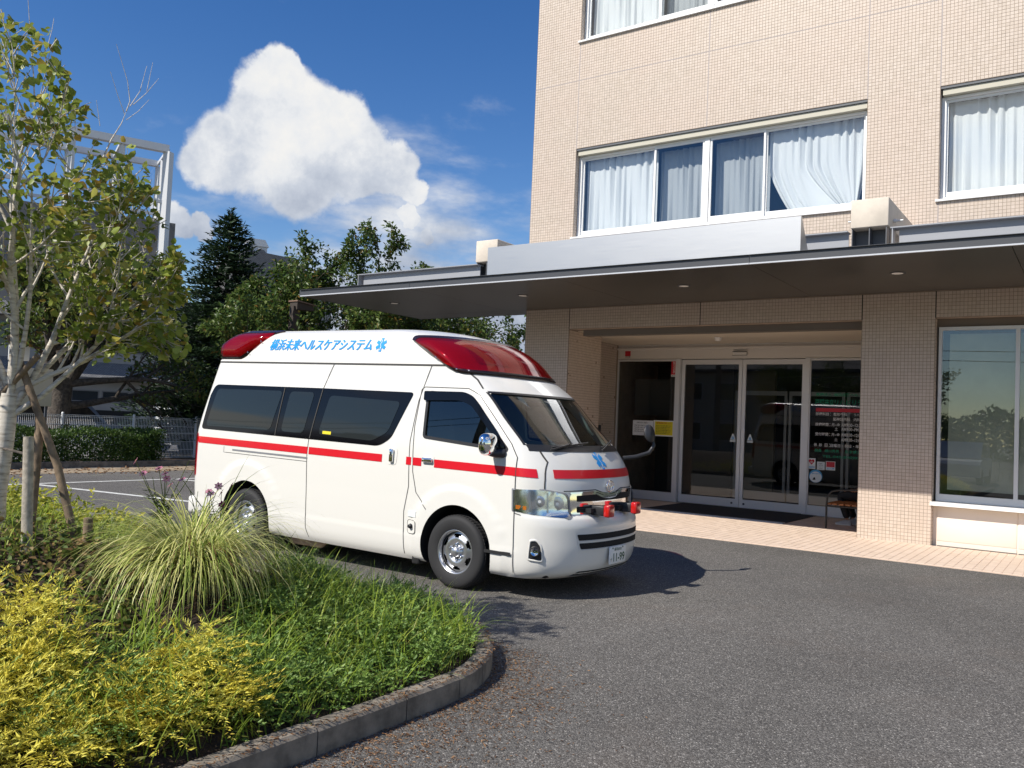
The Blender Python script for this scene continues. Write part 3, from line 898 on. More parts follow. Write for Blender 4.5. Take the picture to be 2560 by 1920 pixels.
for xx in (-6.44, -6.07):
    k = MB(); ms = [MAT['print_pale'], MAT['print_blue']]
    yy = DY + 0.10
    k.add([(xx - 0.06, yy, 1.43), (xx + 0.06, yy, 1.43), (xx + 0.012, yy, 1.56), (xx - 0.012, yy, 1.56)], [(0, 1, 2, 3)], 0)
    k.add([(xx - 0.062, yy, 1.385), (xx + 0.062, yy, 1.385), (xx + 0.062, yy, 1.42), (xx - 0.062, yy, 1.42)], [(0, 1, 2, 3)], 0)
    k.add([(xx - 0.03, yy - 0.002, 1.44), (xx - 0.005, yy - 0.002, 1.44), (xx - 0.005, yy - 0.002, 1.50), (xx - 0.02, yy - 0.002, 1.50)], [(0, 1, 2, 3)], 1)
    k.add([(xx + 0.005, yy - 0.002, 1.44), (xx + 0.03, yy - 0.002, 1.44), (xx + 0.02, yy - 0.002, 1.50), (xx + 0.005, yy - 0.002, 1.50)], [(0, 1, 2, 3)], 1)
    dpart(k, 'sticker', ms)
# vestibule inside
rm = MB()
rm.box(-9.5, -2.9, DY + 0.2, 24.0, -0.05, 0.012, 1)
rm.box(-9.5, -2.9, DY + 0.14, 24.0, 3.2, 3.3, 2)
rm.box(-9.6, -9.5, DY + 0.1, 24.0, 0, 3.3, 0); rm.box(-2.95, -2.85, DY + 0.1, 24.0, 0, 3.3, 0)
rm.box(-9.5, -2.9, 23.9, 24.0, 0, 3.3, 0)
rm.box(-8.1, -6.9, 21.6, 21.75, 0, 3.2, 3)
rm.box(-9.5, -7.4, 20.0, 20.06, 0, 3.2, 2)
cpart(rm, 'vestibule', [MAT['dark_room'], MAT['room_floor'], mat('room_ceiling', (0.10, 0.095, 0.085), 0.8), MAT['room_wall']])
inner = empty('inner_doors', (-5.6, 20.0, 0), 'second pair of glass doors inside the entrance vestibule', 'door')
for x0, x1 in ((-7.35, -6.1), (-6.05, -4.8), (-4.75, -3.0)):
    k = MB(); k.box(x0, x0 + 0.06, 20, 20.06, 0.02, 2.6); k.box(x1 - 0.06, x1, 20, 20.06, 0.02, 2.6); k.box(x0 + 0.06, x1 - 0.06, 20, 20.06, 0.02, 0.22); k.box(x0 + 0.06, x1 - 0.06, 20, 20.06, 2.5, 2.6)
    o_ = k.build('door_leaf', MAT['silver_alu'], inner); o_.matrix_parent_inverse = Matrix.Translation((5.6, -20, 0))
# pin-board with notices just inside the left side light
brd = MB(); brd.box(-9.15, -8.2, 18.2, 18.24, 1.9, 2.75)
tag(brd.build('notice_board', mat('board', (0.12, 0.12, 0.115), 0.8)), 'dim grey notice board behind the left fixed pane of the entrance', 'notice board')
# door mat
k = MB(); k.box(-7.42, -4.62, 15.25, 17.25, 0.017, 0.026, 0); k.box(-7.42, -4.62, 15.10, 15.25, 0.017, 0.030, 1)
tag(k.build('door_mat', [MAT['mat_black'], MAT['light_steel']]), 'black door mat with grey metal edge before the sliding doors', 'mat')
k = MB(); k.box(-9.1, -3.3, 17.26, 17.6, 0.005, 0.014); tag(k.build('threshold', MAT['grey_steel']), kind='structure')
# intercom on the recess wall
k = MB(); k.bev(-9.2, -9.12, 16.35, 16.55, 1.25, 1.62, 0.01); tag(k.build('intercom', MAT['black_plastic']), 'black intercom box on the tiled side wall of the entrance recess', 'intercom')

# ================================================================== canopy
cz, ct = 3.90, 4.02
canopy = empty('entrance_canopy', (-6, 11.3, cz), 'wide flat dark grey steel canopy over the clinic entrance', 'canopy')
def kpart(mb, name, mt, **kk):
    o_ = mb.build(name, mt, canopy, **kk); o_.matrix_parent_inverse = Matrix.Translation((6, -11.3, -cz)); return o_
CX0, CX1, CY0, CY1 = -13.08, XR - 0.5, 11.25, 14.90
k = MB(); k.box(CX0, CX1, CY0 + 0.02, FY - 0.002, cz + 0.03, ct - 0.02); k.box(CX0, XL - 0.002, FY - 0.002, CY1, cz + 0.03, ct - 0.02); kpart(k, 'roof_slab', MAT['grey_steel'])
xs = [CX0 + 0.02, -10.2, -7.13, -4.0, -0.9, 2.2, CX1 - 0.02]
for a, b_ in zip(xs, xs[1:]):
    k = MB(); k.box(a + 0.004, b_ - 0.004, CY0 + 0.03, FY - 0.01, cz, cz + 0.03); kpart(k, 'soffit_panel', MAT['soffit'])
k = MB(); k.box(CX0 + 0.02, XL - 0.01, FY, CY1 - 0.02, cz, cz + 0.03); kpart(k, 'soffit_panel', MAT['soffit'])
for a, b_ in ((CX0, -10.2), (-10.2, -4.0), (-4.0, 2.2), (2.2, CX1)):
    k = MB(); k.box(a + 0.003, b_ - 0.003, CY0, CY0 + 0.02, cz + 0.014, ct); k.box(a + 0.003, b_ - 0.003, CY0 - 0.008, CY0 + 0.03, cz - 0.004, cz + 0.014, 1); k.box(a + 0.003, b_ - 0.003, CY0 - 0.03, CY0 + 0.05, ct, ct + 0.006)
    kpart(k, 'fascia', [mat('fascia_paint_shaded', (0.060, 0.063, 0.070), 0.42) if 'fascia_paint_shaded' not in MAT else MAT['fascia_paint_shaded'], MAT['light_steel']])  # dark grey, its colour darkened further for the shade in the channel recess
k = MB(); k.box(CX0 - 0.02, CX0, CY0, CY1, cz, ct); kpart(k, 'fascia', MAT['fascia_paint_shaded'])
k = MB(); k.box(CX0 - 0.02, XL - 0.002, CY1, CY1 + 0.02, cz, ct); kpart(k, 'fascia', MAT['fascia_paint_shaded'])
def hbeam(x0, x1, y, z0, z1):
    k = MB()
    k.box(x0, x1, y - 0.10, y + 0.10, z1 - 0.016, z1); k.box(x0, x1, y - 0.10, y + 0.10, z0, z0 + 0.016); k.box(x0 + 0.1, x1, y - 0.007, y + 0.007, z0 + 0.016, z1 - 0.016)
    k.box(x0 + 0.02, x0 + 0.035, y - 0.095, y + 0.095, z0 + 0.016, z1 - 0.016)
    return k
for a, b_ in ((-12.6, -9.5), (-9.2, -2.98), (-2.42, CX1 - 0.1)):
    kpart(hbeam(a, b_, 12.40, ct + 0.006, 4.485), 'beam', MAT['grey_steel'] if False else mat('beam_paint', (0.30, 0.31, 0.33), 0.5) if 'beam_paint' not in MAT else MAT['beam_paint'])
for (bx0, bx1) in ((-9.61, -9.12), (-2.96, -2.46), (4.0, 4.5)):
    # concrete bracket with steel stiffeners below
    k = MB(); k.bev(bx0, bx1, 12.38, FY - 0.002, 4.53, 4.93, 0.012); kpart(k, 'concrete_bracket', MAT['concrete_box'])
    k = MB()
    for xx in (bx0 + 0.02, (bx0 + bx1) / 2, bx1 - 0.03):
        k.box(xx - 0.006, xx + 0.006, 12.40, 12.60, ct + 0.008, 4.527)
    k.box(bx0 + 0.02, bx1 - 0.02, 12.60, 12.62, ct + 0.008, 4.527)
    kpart(k, 'stiffener', MAT['dark_steel'])
    k = MB(); k.tube([(bx1, 12.7, 4.66), (bx1 + 0.13, 12.7, 4.66)], 0.013, 8); k.tube([(bx1 + 0.005, 12.7, 4.66), (bx1 + 0.045, 12.7, 4.66)], 0.026, 6)
    k.tube([(bx0, 12.6, 4.68), (bx0 - 0.08, 12.6, 4.68)], 0.013, 8)
    kpart(k, 'anchor_bolt', MAT['silver_alu'])
# blank brushed steel sign board, wedge shaped
k = MB(); k.prism([(11.33, 4.03), (11.75, 4.03), (11.37, 4.515), (11.33, 4.515)], -8.54, -3.34, 'x'); kpart(k, 'sign_board', MAT['brushed_steel'])
for x in (-11.8, -8.66, -5.54, -2.37, 0.76, 3.9):
    k = MB(); k.lathe([(0.105, cz - 0.001), (0.105, cz - 0.008), (0.075, cz - 0.010)], 24, axis='z', center=(x, 12.6, 0)); k.lathe([(0.075, cz - 0.009), (0.0, cz - 0.004)], 24, 1, axis='z', center=(x, 12.6, 0))
    kpart(k, 'downlight', [MAT['dark_steel'], MAT['white_paint']])

# ================================================================== ambulance
mat('van_white', (0.745, 0.73, 0.68), 0.28, spec=0.5, coat=0.5)
mat('van_inside', (0.45, 0.45, 0.43), 0.7)
mat('van_dash', (0.10, 0.10, 0.095), 0.7)
mat('van_red', (0.62, 0.008, 0.018), 0.35, spec=0.4, coat=0.3)
mat('van_blue', (0.008, 0.29, 0.72), 0.4)
mat('privacy_glass', (0.016, 0.020, 0.020), 0.03, spec=0.42)
mat('frit', (0.004, 0.004, 0.005), 0.08, spec=0.3)
mat('chrome', (0.82, 0.83, 0.84), 0.06, metal=1.0)
mat('satin_rim', (0.62, 0.63, 0.65), 0.28, metal=0.9)
mat('tyre', (0.020, 0.020, 0.021), 0.75, bump=(90, 0.25, 0.003))
mat('gap', (0.05, 0.048, 0.045), 0.8)
mat('wheel_well', (0.012, 0.012, 0.012), 0.9)
mat('plate_white', (0.78, 0.78, 0.75), 0.5); mat('plate_green', (0.02, 0.09, 0.05), 0.5)
mat('lamp_black', (0.018, 0.008, 0.010), 0.25)
mat('muffler', (0.42, 0.30, 0.21), 0.6, noise=(8, 0.3))
mat('lamp_seat', (0.36, 0.006, 0.010), 0.3, fn=lambda t, b, pos: None)
glass_mat('screen_glass', (0.62, 0.70, 0.66), 1.9)
glass_mat('cab_glass', (0.16, 0.18, 0.18), 1.7)
glass_mat('lens_clear', (0.93, 0.95, 0.96), 1.6)
def _redlens(t, b, pos):
    pass
def red_lens(name, tint):
    m = bpy.data.materials.new(name); m.use_nodes = True
    n, l = m.node_tree.nodes, m.node_tree.links
    b = n['Principled BSDF']; out = n['Material Output']
    b.inputs['Base Color'].default_value = (0.24, 0.002, 0.008, 1); b.inputs['Roughness'].default_value = 0.03
    b.inputs['Specular IOR Level'].default_value = 0.7; b.inputs['Coat Weight'].default_value = 0.4
    tr = n.new('ShaderNodeBsdfTransparent'); tr.inputs[0].default_value = (*tint, 1)
    mx = n.new('ShaderNodeMixShader'); mx.inputs[0].default_value = 0.55
    l.new(b.outputs[0], mx.inputs[1]); l.new(tr.outputs[0], mx.inputs[2]); l.new(mx.outputs[0], out.inputs['Surface'])
    MAT[name] = m
red_lens('red_lens', (0.80, 0.015, 0.035))

VX, VY = -6.60, 7.31
van = empty('ambulance', (VX, VY, 0), 'white high-roof ambulance van with red stripe and red roof lamps', 'ambulance')

def pchip(xs, ys, x):
    xs, ys = np.array(xs, float), np.array(ys, float)
    h = np.diff(xs); d = np.diff(ys) / h
    m = np.zeros(len(xs))
    for i in range(1, len(xs) - 1):
        if d[i - 1] * d[i] > 0:
            w1, w2 = 2 * h[i] + h[i - 1], h[i] + 2 * h[i - 1]
            m[i] = (w1 + w2) / (w1 / d[i - 1] + w2 / d[i])
    m[0], m[-1] = d[0], d[-1]
    x = np.clip(x, xs[0], xs[-1])
    k = np.clip(np.searchsorted(xs, x) - 1, 0, len(h) - 1)
    t = (x - xs[k]) / h[k]
    return ys[k] * (1 + 2 * t) * (1 - t) ** 2 + h[k] * m[k] * t * (1 - t) ** 2 + ys[k + 1] * t * t * (3 - 2 * t) + h[k] * m[k + 1] * t * t * (t - 1)

#        z     front x  corner depth  half width  rear x
_T = [(0.19, -3.99, 0.46, 0.875, -9.13),
      (0.24, -3.89, 0.50, 0.905, -9.18),
      (0.34, -3.835, 0.54, 0.928, -9.22),
      (0.50, -3.815, 0.55, 0.938, -9.24),
      (0.66, -3.815, 0.55, 0.942, -9.25),
      (0.745, -3.84, 0.54, 0.943, -9.25),
      (0.79, -3.90, 0.50, 0.943, -9.25),
      (0.90, -3.905, 0.50, 0.944, -9.25),
      (1.04, -3.92, 0.49, 0.944, -9.25),
      (1.15, -3.96, 0.46, 0.942, -9.25),
      (1.26, -4.03, 0.43, 0.938, -9.24),
      (1.365, -4.12, 0.40, 0.928, -9.22),
      (1.62, -4.39, 0.36, 0.895, -9.16),
      (1.88, -4.665, 0.31, 0.855, -9.10),
      (1.97, -4.79, 0.31, 0.840, -9.08),
      (2.07, -4.945, 0.32, 0.822, -9.06),
      (2.12, -5.02, 0.33, 0.812, -9.045),
      (2.25, -5.17, 0.36, 0.785, -9.01),
      (2.38, -5.34, 0.42, 0.745, -8.97),
      (2.455, -5.52, 0.50, 0.690, -8.92),
      (2.505, -5.72, 0.55, 0.590, -8.86),
      (2.530, -5.95, 0.50, 0.43, -8.75)]
_tz = [a[0] for a in _T]
def prof(z):
    return tuple(float(pchip(_tz, [a[i] for a in _T], z)) for i in (1, 2, 3, 4))
_pc = {}
def P4(z):
    k = round(z, 4)
    if k not in _pc: _pc[k] = prof(z)
    return _pc[k]
EX = 2.25
WF, WR, WZ = -5.035, -8.145, 0.345          # wheel centres
def flare(x, z):
    e = 0.0
    for wx in (WF, WR):
        r = math.hypot(x - wx, z - WZ - 0.02)
        if r < 0.62 and z > 0.2:
            t = min(1.0, max(0.0, (0.60 - r) / 0.035)); e = max(e, 0.016 * t * t * (3 - 2 * t))
    # crease under the belt and at the sill
    if z < 0.46:
        e += 0.004 * min(1.0, (0.46 - z) / 0.02) if z > 0.30 else 0.004
    return e
def half(x, z):
    """half width of the body at x, z"""
    xf, d, w_, xr = P4(z)
    xs = xf - d
    h = w_
    if x > xs:
        t = min(1.0, (x - xs) / d); h = w_ * (1 - t ** EX) ** (1 / EX)
    rr = 0.16
    if x < xr + rr:
        t = min(1.0, (xr + rr - x) / rr); h = w_ - rr + rr * math.sqrt(max(0.0, 1 - t * t))
    return h + (flare(x, z) if x <= xs + 0.1 else 0.0)
def nose(v, z):
    xf, d, w_, xr = P4(z)
    return xf - d + d * max(0.0, 1 - min(1.0, abs(v) / w_) ** EX) ** (1 / EX)
SHEAR = 0.0150
def sh(x, z):
    """the body sits a touch nose-down"""
    k = min(1.0, max(0.0, (z - 0.1) / 0.8))
    return z + SHEAR * (-4.4 - x) * (0.45 + 0.55 * k)
def toL(p):
    """design coordinates (x, v, z) -> van local"""
    return Vector((p[0] - VX, p[1], sh(p[0], p[2])))

def ring(z, inset=0.0, nf=41, ns=96, nr=7):
    xf, d, w_, xr = P4(z)
    xf -= inset; w2 = w_ - inset; xr += inset
    pts = []
    xs = xf - d; rr = 0.16
    a = np.linspace(-math.pi / 2, math.pi / 2, nf)
    for t in a:                                  # nose, near side to far side
        c, s_ = math.cos(t), math.sin(t)
        pts.append((xs + d * abs(c) ** (2 / EX), math.copysign(w2 * abs(s_) ** (2 / EX), s_)))
    for i in range(1, ns):
        x = xs + (xr + rr - xs) * i / ns; pts.append((x, w2))
    for t in np.linspace(math.pi / 2, 0, nr): pts.append((xr + rr - rr * math.cos(t), w2 - rr + rr * math.sin(t)))
    for i in range(1, 8): pts.append((xr, (w2 - rr) * (1 - 2 * i / 8)))
    for t in np.linspace(0, math.pi / 2, nr): pts.append((xr + rr - rr * math.cos(t), -(w2 - rr + rr * math.sin(t))))
    for i in range(ns - 1, 0, -1):
        x = xs + (xr + rr - xs) * i / ns; pts.append((x, -w2))
    out = []
    for (x, v) in pts:
        if inset == 0 and abs(v) > w2 * 0.97 and x <= xs + 0.02:
            v = math.copysign(abs(v) + flare(x, z), v)
        out.append((x, v, z))
    return out

def loft(zs, inset=0.0, clip=None, **kw):
    rings = [ring(z, inset, **kw) for z in zs]
    n = len(rings[0]); vs = []; fs = []
    for r_ in rings:
        for p in r_:
            x = p[0] if clip is None else max(p[0], clip)
            vs.append(toL((x, p[1], p[2])))
    for i in range(len(zs) - 1):
        for k in range(n):
            k2 = (k + 1) % n
            fs.append((i * n + k, i * n + k2, (i + 1) * n + k2, (i + 1) * n + k))
    fs.append(list(range(n))[::-1])
    top = (len(zs) - 1) * n
    if inset == 0:                                # crowned roof
        c0 = len(vs); r_ = rings[-1]
        cx = sum(p[0] for p in r_) / n
        vs2 = [toL((cx + (p[0] - cx) * 0.72, p[1] * 0.55, zs[-1] + 0.012)) for p in r_]
        vs.extend(vs2)
        for k in range(n):
            k2 = (k + 1) % n; fs.append((top + k, top + k2, c0 + k2, c0 + k))
        fs.append(list(range(c0, c0 + n)))
    else:
        fs.append(list(range(top, top + n)))
    return vs, fs

zs = sorted(set([round(z, 4) for z in np.concatenate([np.linspace(0.19, 1.0, 34), np.linspace(1.0, 2.13, 34), np.linspace(2.13, 2.53, 18)])] + [0.745, 0.77, 0.79]))
vs, fs = loft(zs)
bm_ = MB(); bm_.add(vs, fs, 0, True)
body = bm_.build('body', [MAT['van_white'], MAT['van_inside'], MAT['wheel_well']], van)
def cutter(mb, mi):
    o_ = mb.build('cut', [MAT['van_white'], MAT['van_inside'], MAT['wheel_well']], van, recalc=True)
    for p in o_.data.polygons: p.material_index = mi
    return o_
cuts = []
# cab interior
zi = [0.93, 1.1, 1.3, 1.5, 1.7, 1.9, 2.0]
v2, f2 = loft(zi, 0.055, clip=-6.25, nf=21, ns=20, nr=4)
m = MB(); m.add(v2, f2); cuts.append(cutter(m, 1))
# wheel wells
for wx in (WF, WR):
    for s_ in (-1, 1):
        m = MB(); m.lathe([(0.0, s_ * 0.62), (0.425, s_ * 0.62), (0.425, s_ * 1.10), (0.0, s_ * 1.10)], 56, axis='y', center=(wx - VX, 0, WZ + 0.02)); cuts.append(cutter(m, 2))
# windscreen opening (outline in v, z)
SCREEN = rounded([(-0.845, 1.385), (0.845, 1.385), (0.808, 1.872), (-0.808, 1.872)], [0.08, 0.08, 0.06, 0.06])
m = MB(); m.prism(SCREEN, -5.35 - VX, -3.4 - VX, 'x'); cuts.append(cutter(m, 1))
# front door windows (outline in x, z)
DWIN = rounded([(-5.50, 1.40), (-4.47, 1.335), (-4.56, 1.42), (-4.90, 1.765), (-5.02, 1.83), (-5.52, 1.845)], [0.03, 0.04, 0.06, 0.10, 0.08, 0.05])
m = MB(); m.prism([(x - VX, z) for x, z in DWIN], -1.2, 1.2, 'y'); cuts.append(cutter(m, 1))
for c_ in cuts:
    md = body.modifiers.new('b', 'BOOLEAN'); md.operation = 'DIFFERENCE'; md.object = c_; md.solver = 'EXACT'
    md.material_mode = 'INDEX'
dg = bpy.context.evaluated_depsgraph_get()
me2 = bpy.data.meshes.new_from_object(body.evaluated_get(dg))
body.modifiers.clear()
old = body.data; body.data = me2; bpy.data.meshes.remove(old)
for c_ in cuts:
    dm = c_.data; bpy.data.objects.remove(c_); bpy.data.meshes.remove(dm)
me2.polygons.foreach_set('use_smooth', [True] * len(me2.polygons))
me2.set_sharp_from_angle(angle=R(34))

def on_side(s_, off):
    return lambda x, z: toL((x, s_ * (half(x, z) + off), z))
def on_nose(off):
    return lambda v, z: toL((nose(v, z) + off, v, z))
def surf(name, poly, fn, mt, parent=van, step=0.08, mb=None, mi=0):
    v_, f_ = patch2d(poly, step)
    k = mb or MB(); k.add([fn(p.x, p.y) for p in v_], f_, mi, True)
    return k.build(name, mt, parent) if mb is None else k
def strip(pts, wd):
    """thin ribbon outline polygons along a polyline, in 2D"""
    out = []
    for a, b_ in zip(pts, pts[1:]):
        d = (Vector(b_) - Vector(a)).normalized(); n_ = Vector((-d.y, d.x)) * wd / 2
        out.append([tuple(Vector(a) - n_), tuple(Vector(b_) - n_), tuple(Vector(b_) + n_), tuple(Vector(a) + n_)])
    return out
def ribbon(name, pts, fn, mt, wd=0.008, parent=van, step=0.05):
    k = MB()
    P_ = []
    for a, b_ in zip(pts, pts[1:]):
        n_ = max(1, int((Vector(b_) - Vector(a)).length / step))
        P_ += [Vector(a).lerp(Vector(b_), i / n_) for i in range(n_)]
    P_.append(Vector(pts[-1]))
    L_, R_ = [], []
    for i, p in enumerate(P_):
        d = (P_[min(i + 1, len(P_) - 1)] - P_[max(i - 1, 0)]).normalized(); n_ = Vector((-d.y, d.x)) * wd / 2
        L_.append(fn(*(p - n_))); R_.append(fn(*(p + n_)))
    k.add(L_ + R_, [(i, i + 1, len(P_) + i + 1, len(P_) + i) for i in range(len(P_) - 1)], 0, True)
    return k.build(name, mt, parent)

def gz(x, z):      # photo-read height -> design height
    return z
# ---- rear side windows (both sides): black border sheet with lighter glass panes set in it
SW = [(-9.07, 1.285), (-7.14, 1.275), (-6.08, 1.27), (-5.93, 1.36), (-5.70, 1.835), (-7.03, 1.84), (-8.93, 1.835), (-9.0, 1.70)]
for s_ in (-1, 1):
    k = surf('side_window', rounded(SW, [0.05, 0, 0.10, 0.06, 0.05, 0, 0.07, 0.0]), on_side(s_, 0.004), MAT['frit'])
    for pp in ([(-8.99, 1.325), (-7.80, 1.335), (-7.68, 1.79), (-8.87, 1.785)], [(-7.61, 1.335), (-7.24, 1.33), (-7.15, 1.79), (-7.55, 1.79)], [(-7.0, 1.335), (-6.19, 1.315), (-5.98, 1.42), (-5.86, 1.735), (-6.9, 1.765)]):
        surf('pane', rounded(pp, 0.06), on_side(s_, 0.007), MAT['privacy_glass'], k)
    for xx in ((-7.70, -7.655), (-7.125, -7.03)):
        ribbon('window_split', [(xx[0], 1.285), (xx[1], 1.83)], on_side(s_, 0.0085), MAT['gap'], 0.012, k)
k = surf('sticker', [(-6.93, 1.345), (-6.80, 1.343), (-6.80, 1.375), (-6.93, 1.377)], on_side(-1, 0.0095), MAT['print_yellow'])
# ---- glass of the cab
surf('windscreen', SCREEN, on_nose(-0.012), MAT['screen_glass'], step=0.09)
k = MB()
for a, b_ in (((-0.835, 1.385), (0.835, 1.385)), ((-0.80, 1.872), (0.80, 1.872)), ((-0.845, 1.395), (-0.81, 1.868)), ((0.845, 1.395), (0.81, 1.868))):
    nx_ = Vector((b_[0] - a[0], b_[1] - a[1])).normalized(); wd = 0.030 if a[1] < 1.386 and b_[1] < 1.386 else 0.012
    n_ = Vector((-nx_.y, nx_.x)) * wd
    pts = [Vector(a).lerp(Vector(b_), i / 20) for i in range(21)]
    k.add([on_nose(0.004)(*(p - n_)) for p in pts] + [on_nose(0.004)(*(p + n_ * 0.6)) for p in pts], [(i, i + 1, 22 + i, 21 + i) for i in range(20)], 0, True)
k.build('screen_seal', MAT['black_plastic'], van)
k = MB(); v_, f_ = patch2d(rounded([(-0.845, 1.345), (0.845, 1.345), (0.825, 1.395), (-0.825, 1.395)], 0.01), 0.05); k.add([on_nose(0.006)(p.x, p.y) for p in v_], f_, 0, True); k.build('cowl', MAT['black_plastic'], van)
for s_ in (-1, 1):
    surf('door_window', DWIN, on_side(s_, -0.012), MAT['cab_glass'], step=0.09)
    ribbon('window_seal', DWIN + [DWIN[0]], on_side(s_, 0.004), MAT['black_plastic'], 0.030)
    # rain visor over the window
    vz = [(-5.55, 1.76), (-5.56, 1.855), (-5.05, 1.86), (-4.93, 1.82), (-4.62, 1.52), (-4.50, 1.375), (-4.52, 1.35), (-4.66, 1.47), (-4.95, 1.735), (-5.10, 1.775)]
    surf('window_visor', rounded(vz, [0.02, 0.02, 0.05, 0.05, 0, 0.01, 0.01, 0, 0.06, 0.05]), on_side(s_, 0.022), MAT['frit'], step=0.05)
# ---- red stripe in panels
ST0, ST1 = 1.112, 1.190
for s_ in (-1, 1):
    for a, b_ in ((-9.22, -7.145), (-7.125, -6.03), (-5.70, -5.635), (-5.61, -5.50), (-5.335, -4.375)):
        z0a = lambda x: ST0 - 0.012 * max(0, min(1, (x + 4.6) / 0.4)); 
        surf('stripe', [(a, ST0), (b_, ST0 - (0.004 if b_ > -4.3 else 0)), (b_, ST1 - (0.004 if b_ > -4.3 else 0)), (a, ST1)], on_side(s_, 0.0035), MAT['van_red'], step=0.12)
for s_ in (-1, 1):
    def arc(t, z, s_=s_):
        th = t * math.pi / 2; xf, d, w_, xr = P4(z); c, sn = math.cos(th), math.sin(th)
        return toL((xf - d + d * abs(c) ** (2 / EX) + c * 0.005, s_ * (w_ * abs(sn) ** (2 / EX) + sn * 0.005), z))
    surf('stripe', [(0.705, ST0 - 0.004), (0.985, ST0), (0.985, ST1), (0.70, ST1 - 0.004)], arc, MAT['van_red'], step=0.04)
surf('stripe', [(-0.735, ST0 - 0.004), (0.735, ST0 - 0.004), (0.725, ST1 - 0.004), (-0.725, ST1 - 0.004)], on_nose(0.005), MAT['van_red'], step=0.05)
# ---- panel gaps
for s_ in (-1, 1):
    f_ = lambda x, z, s_=s_: toL((x, s_ * (half(x, z) + (0.0025 if x < -4.9 and z < 2.0 else 0.006)), z))
    def gap(pts, wd=0.008): ribbon('panel_gap', pts, f_, MAT['gap'], wd)
    gap([(-9.0, 2.115), (-5.35, 2.118)], 0.016); gap([(-5.35, 2.118), (-5.15, 2.09), (-4.98, 1.985), (-4.88, 1.90)], 0.009)
    gap([(-6.93, 2.11), (-7.03, 1.84)]); gap([(-7.14, 1.275), (-7.15, 1.10), (-7.13, 0.7), (-7.125, 0.33), (-7.09, 0.235)])
    gap([(-5.53, 2.11), (-5.63, 1.75), (-5.67, 1.35), (-5.65, 0.9), (-5.70, 0.65), (-5.69, 0.24)])
    gap([(-5.61, 1.87), (-5.635, 1.5), (-5.605, 1.05), (-5.55, 0.85), (-5.40, 0.70)]); gap([(-5.61, 1.87), (-5.57, 1.895), (-5.02, 1.895), (-4.88, 1.84), (-4.45, 1.40), (-4.37, 1.28), (-4.365, 0.40), (-4.372, 0.24)], 0.007)
    gap([(-8.60, 1.10), (-8.60, 1.03), (-7.145, 1.03)], 0.005)
    ribbon('slide_rail', [(-8.44, 1.068), (-7.14, 1.068)], on_side(s_, 0.004), MAT['grey_steel'], 0.018)
    ribbon('sill_moulding', [(-4.67, 0.405), (-4.385, 0.405)], on_side(s_, 0.014), MAT['rubber'], 0.030)
    gap([(-4.372, 0.78), (-4.30, 0.768)], 0.006)
    # hood seam
    ribbon('panel_gap', [(-4.24, 1.345), (-4.16, 1.25), (-4.135, 1.1), (-4.128, 1.0)], f_, MAT['gap'], 0.008)
    # door handles
    k = MB(); k.bev(-5.48 - VX, -5.35 - VX, -0.016, 0.016, sh(-5.4, 1.155), sh(-5.4, 1.20), 0.012, 0, Matrix.Translation((0, s_ * (half(-5.4, 1.18) + 0.018), 0))); k.build('door_handle', MAT['chrome'], van)
    k = MB(); k.bev(-5.915 - VX, -5.865 - VX, -0.016, 0.016, sh(-5.9, 1.12), sh(-5.9, 1.255), 0.012, 0, Matrix.Translation((0, s_ * (half(-5.9, 1.18) + 0.018), 0))); k.build('door_handle', MAT['chrome'], van)
    k = surf('handle_recess', rounded([(-5.96, 1.095), (-5.83, 1.095), (-5.82, 1.27), (-5.95, 1.27)], 0.04), on_side(s_, 0.003), MAT['van_white'])
    k = surf('handle_recess', rounded([(-5.49, 1.135), (-5.34, 1.135), (-5.34, 1.225), (-5.49, 1.225)], 0.03), on_side(s_, 0.004), MAT['van_white'])
# inlet cap and label on the near side
k = surf('inlet_cover', rounded([(-5.64, 0.45), (-5.53, 0.45), (-5.53, 0.58), (-5.64, 0.58)], 0.03), on_side(-1, 0.006), MAT['van_white'])
m = MB(); m.lathe([(0.0, -0.02), (0.02, -0.02), (0.026, 0.0)], 16, axis='y', center=toL((-5.585, -half(-5.585, 0.52) - 0.008, 0.52))); m.build('inlet_socket', MAT['black_plastic'], k)
ribbon('panel_gap', rounded([(-5.64, 0.45), (-5.53, 0.45), (-5.53, 0.58), (-5.64, 0.58)], 0.03) + [(-5.64, 0.47)], on_side(-1, 0.008), MAT['gap'], 0.004)
surf('label', [(-5.64, 0.61), (-5.53, 0.61), (-5.53, 0.67), (-5.64, 0.67)], on_side(-1, 0.005), MAT['print_pale'])

# ---- lettering on the roof side and the six-armed star
def star(cx, cz, r):
    """six-bar cross outline, centred"""
    out = []
    hw = r * 0.245
    for k_ in range(6):
        a = math.pi / 2 + k_ * math.pi / 3
        d, n_ = Vector((math.cos(a), math.sin(a))), Vector((-math.sin(a), math.cos(a)))
        p = [d * r - n_ * hw, d * r + n_ * hw]
        inn = Vector((math.cos(a + math.pi / 6), math.sin(a + math.pi / 6))) * hw * 2
        out += [tuple(p[0]), tuple(p[1]), tuple(inn)]
    return [(cx + x, cz + y) for x, y in out]
def star_set(fn, fn2, cx, cz, r, sx=1.0):
    poly = [(cx + (x - cx) * sx, z) for x, z in star(cx, cz, r)]
    k = surf('star_emblem', poly, fn, MAT['van_blue'], step=r * 0.4)
    m = MB()
    rod = [(0, -0.8), (0, 0.8)]
    snake = [(0.10 * math.sin(t * 7.5) * (1 - 0.3 * t), -0.6 + 1.15 * t) for t in np.linspace(0, 1, 18)]
    for pts, wd in ((rod, 0.09), (snake, 0.075)):
        for q in strip(pts, wd):
            m.add([fn2(cx + x * r * sx, cz + z * r) for x, z in q], [(0, 1, 2, 3)])
    m.build('rod', MAT['plate_white'], k)
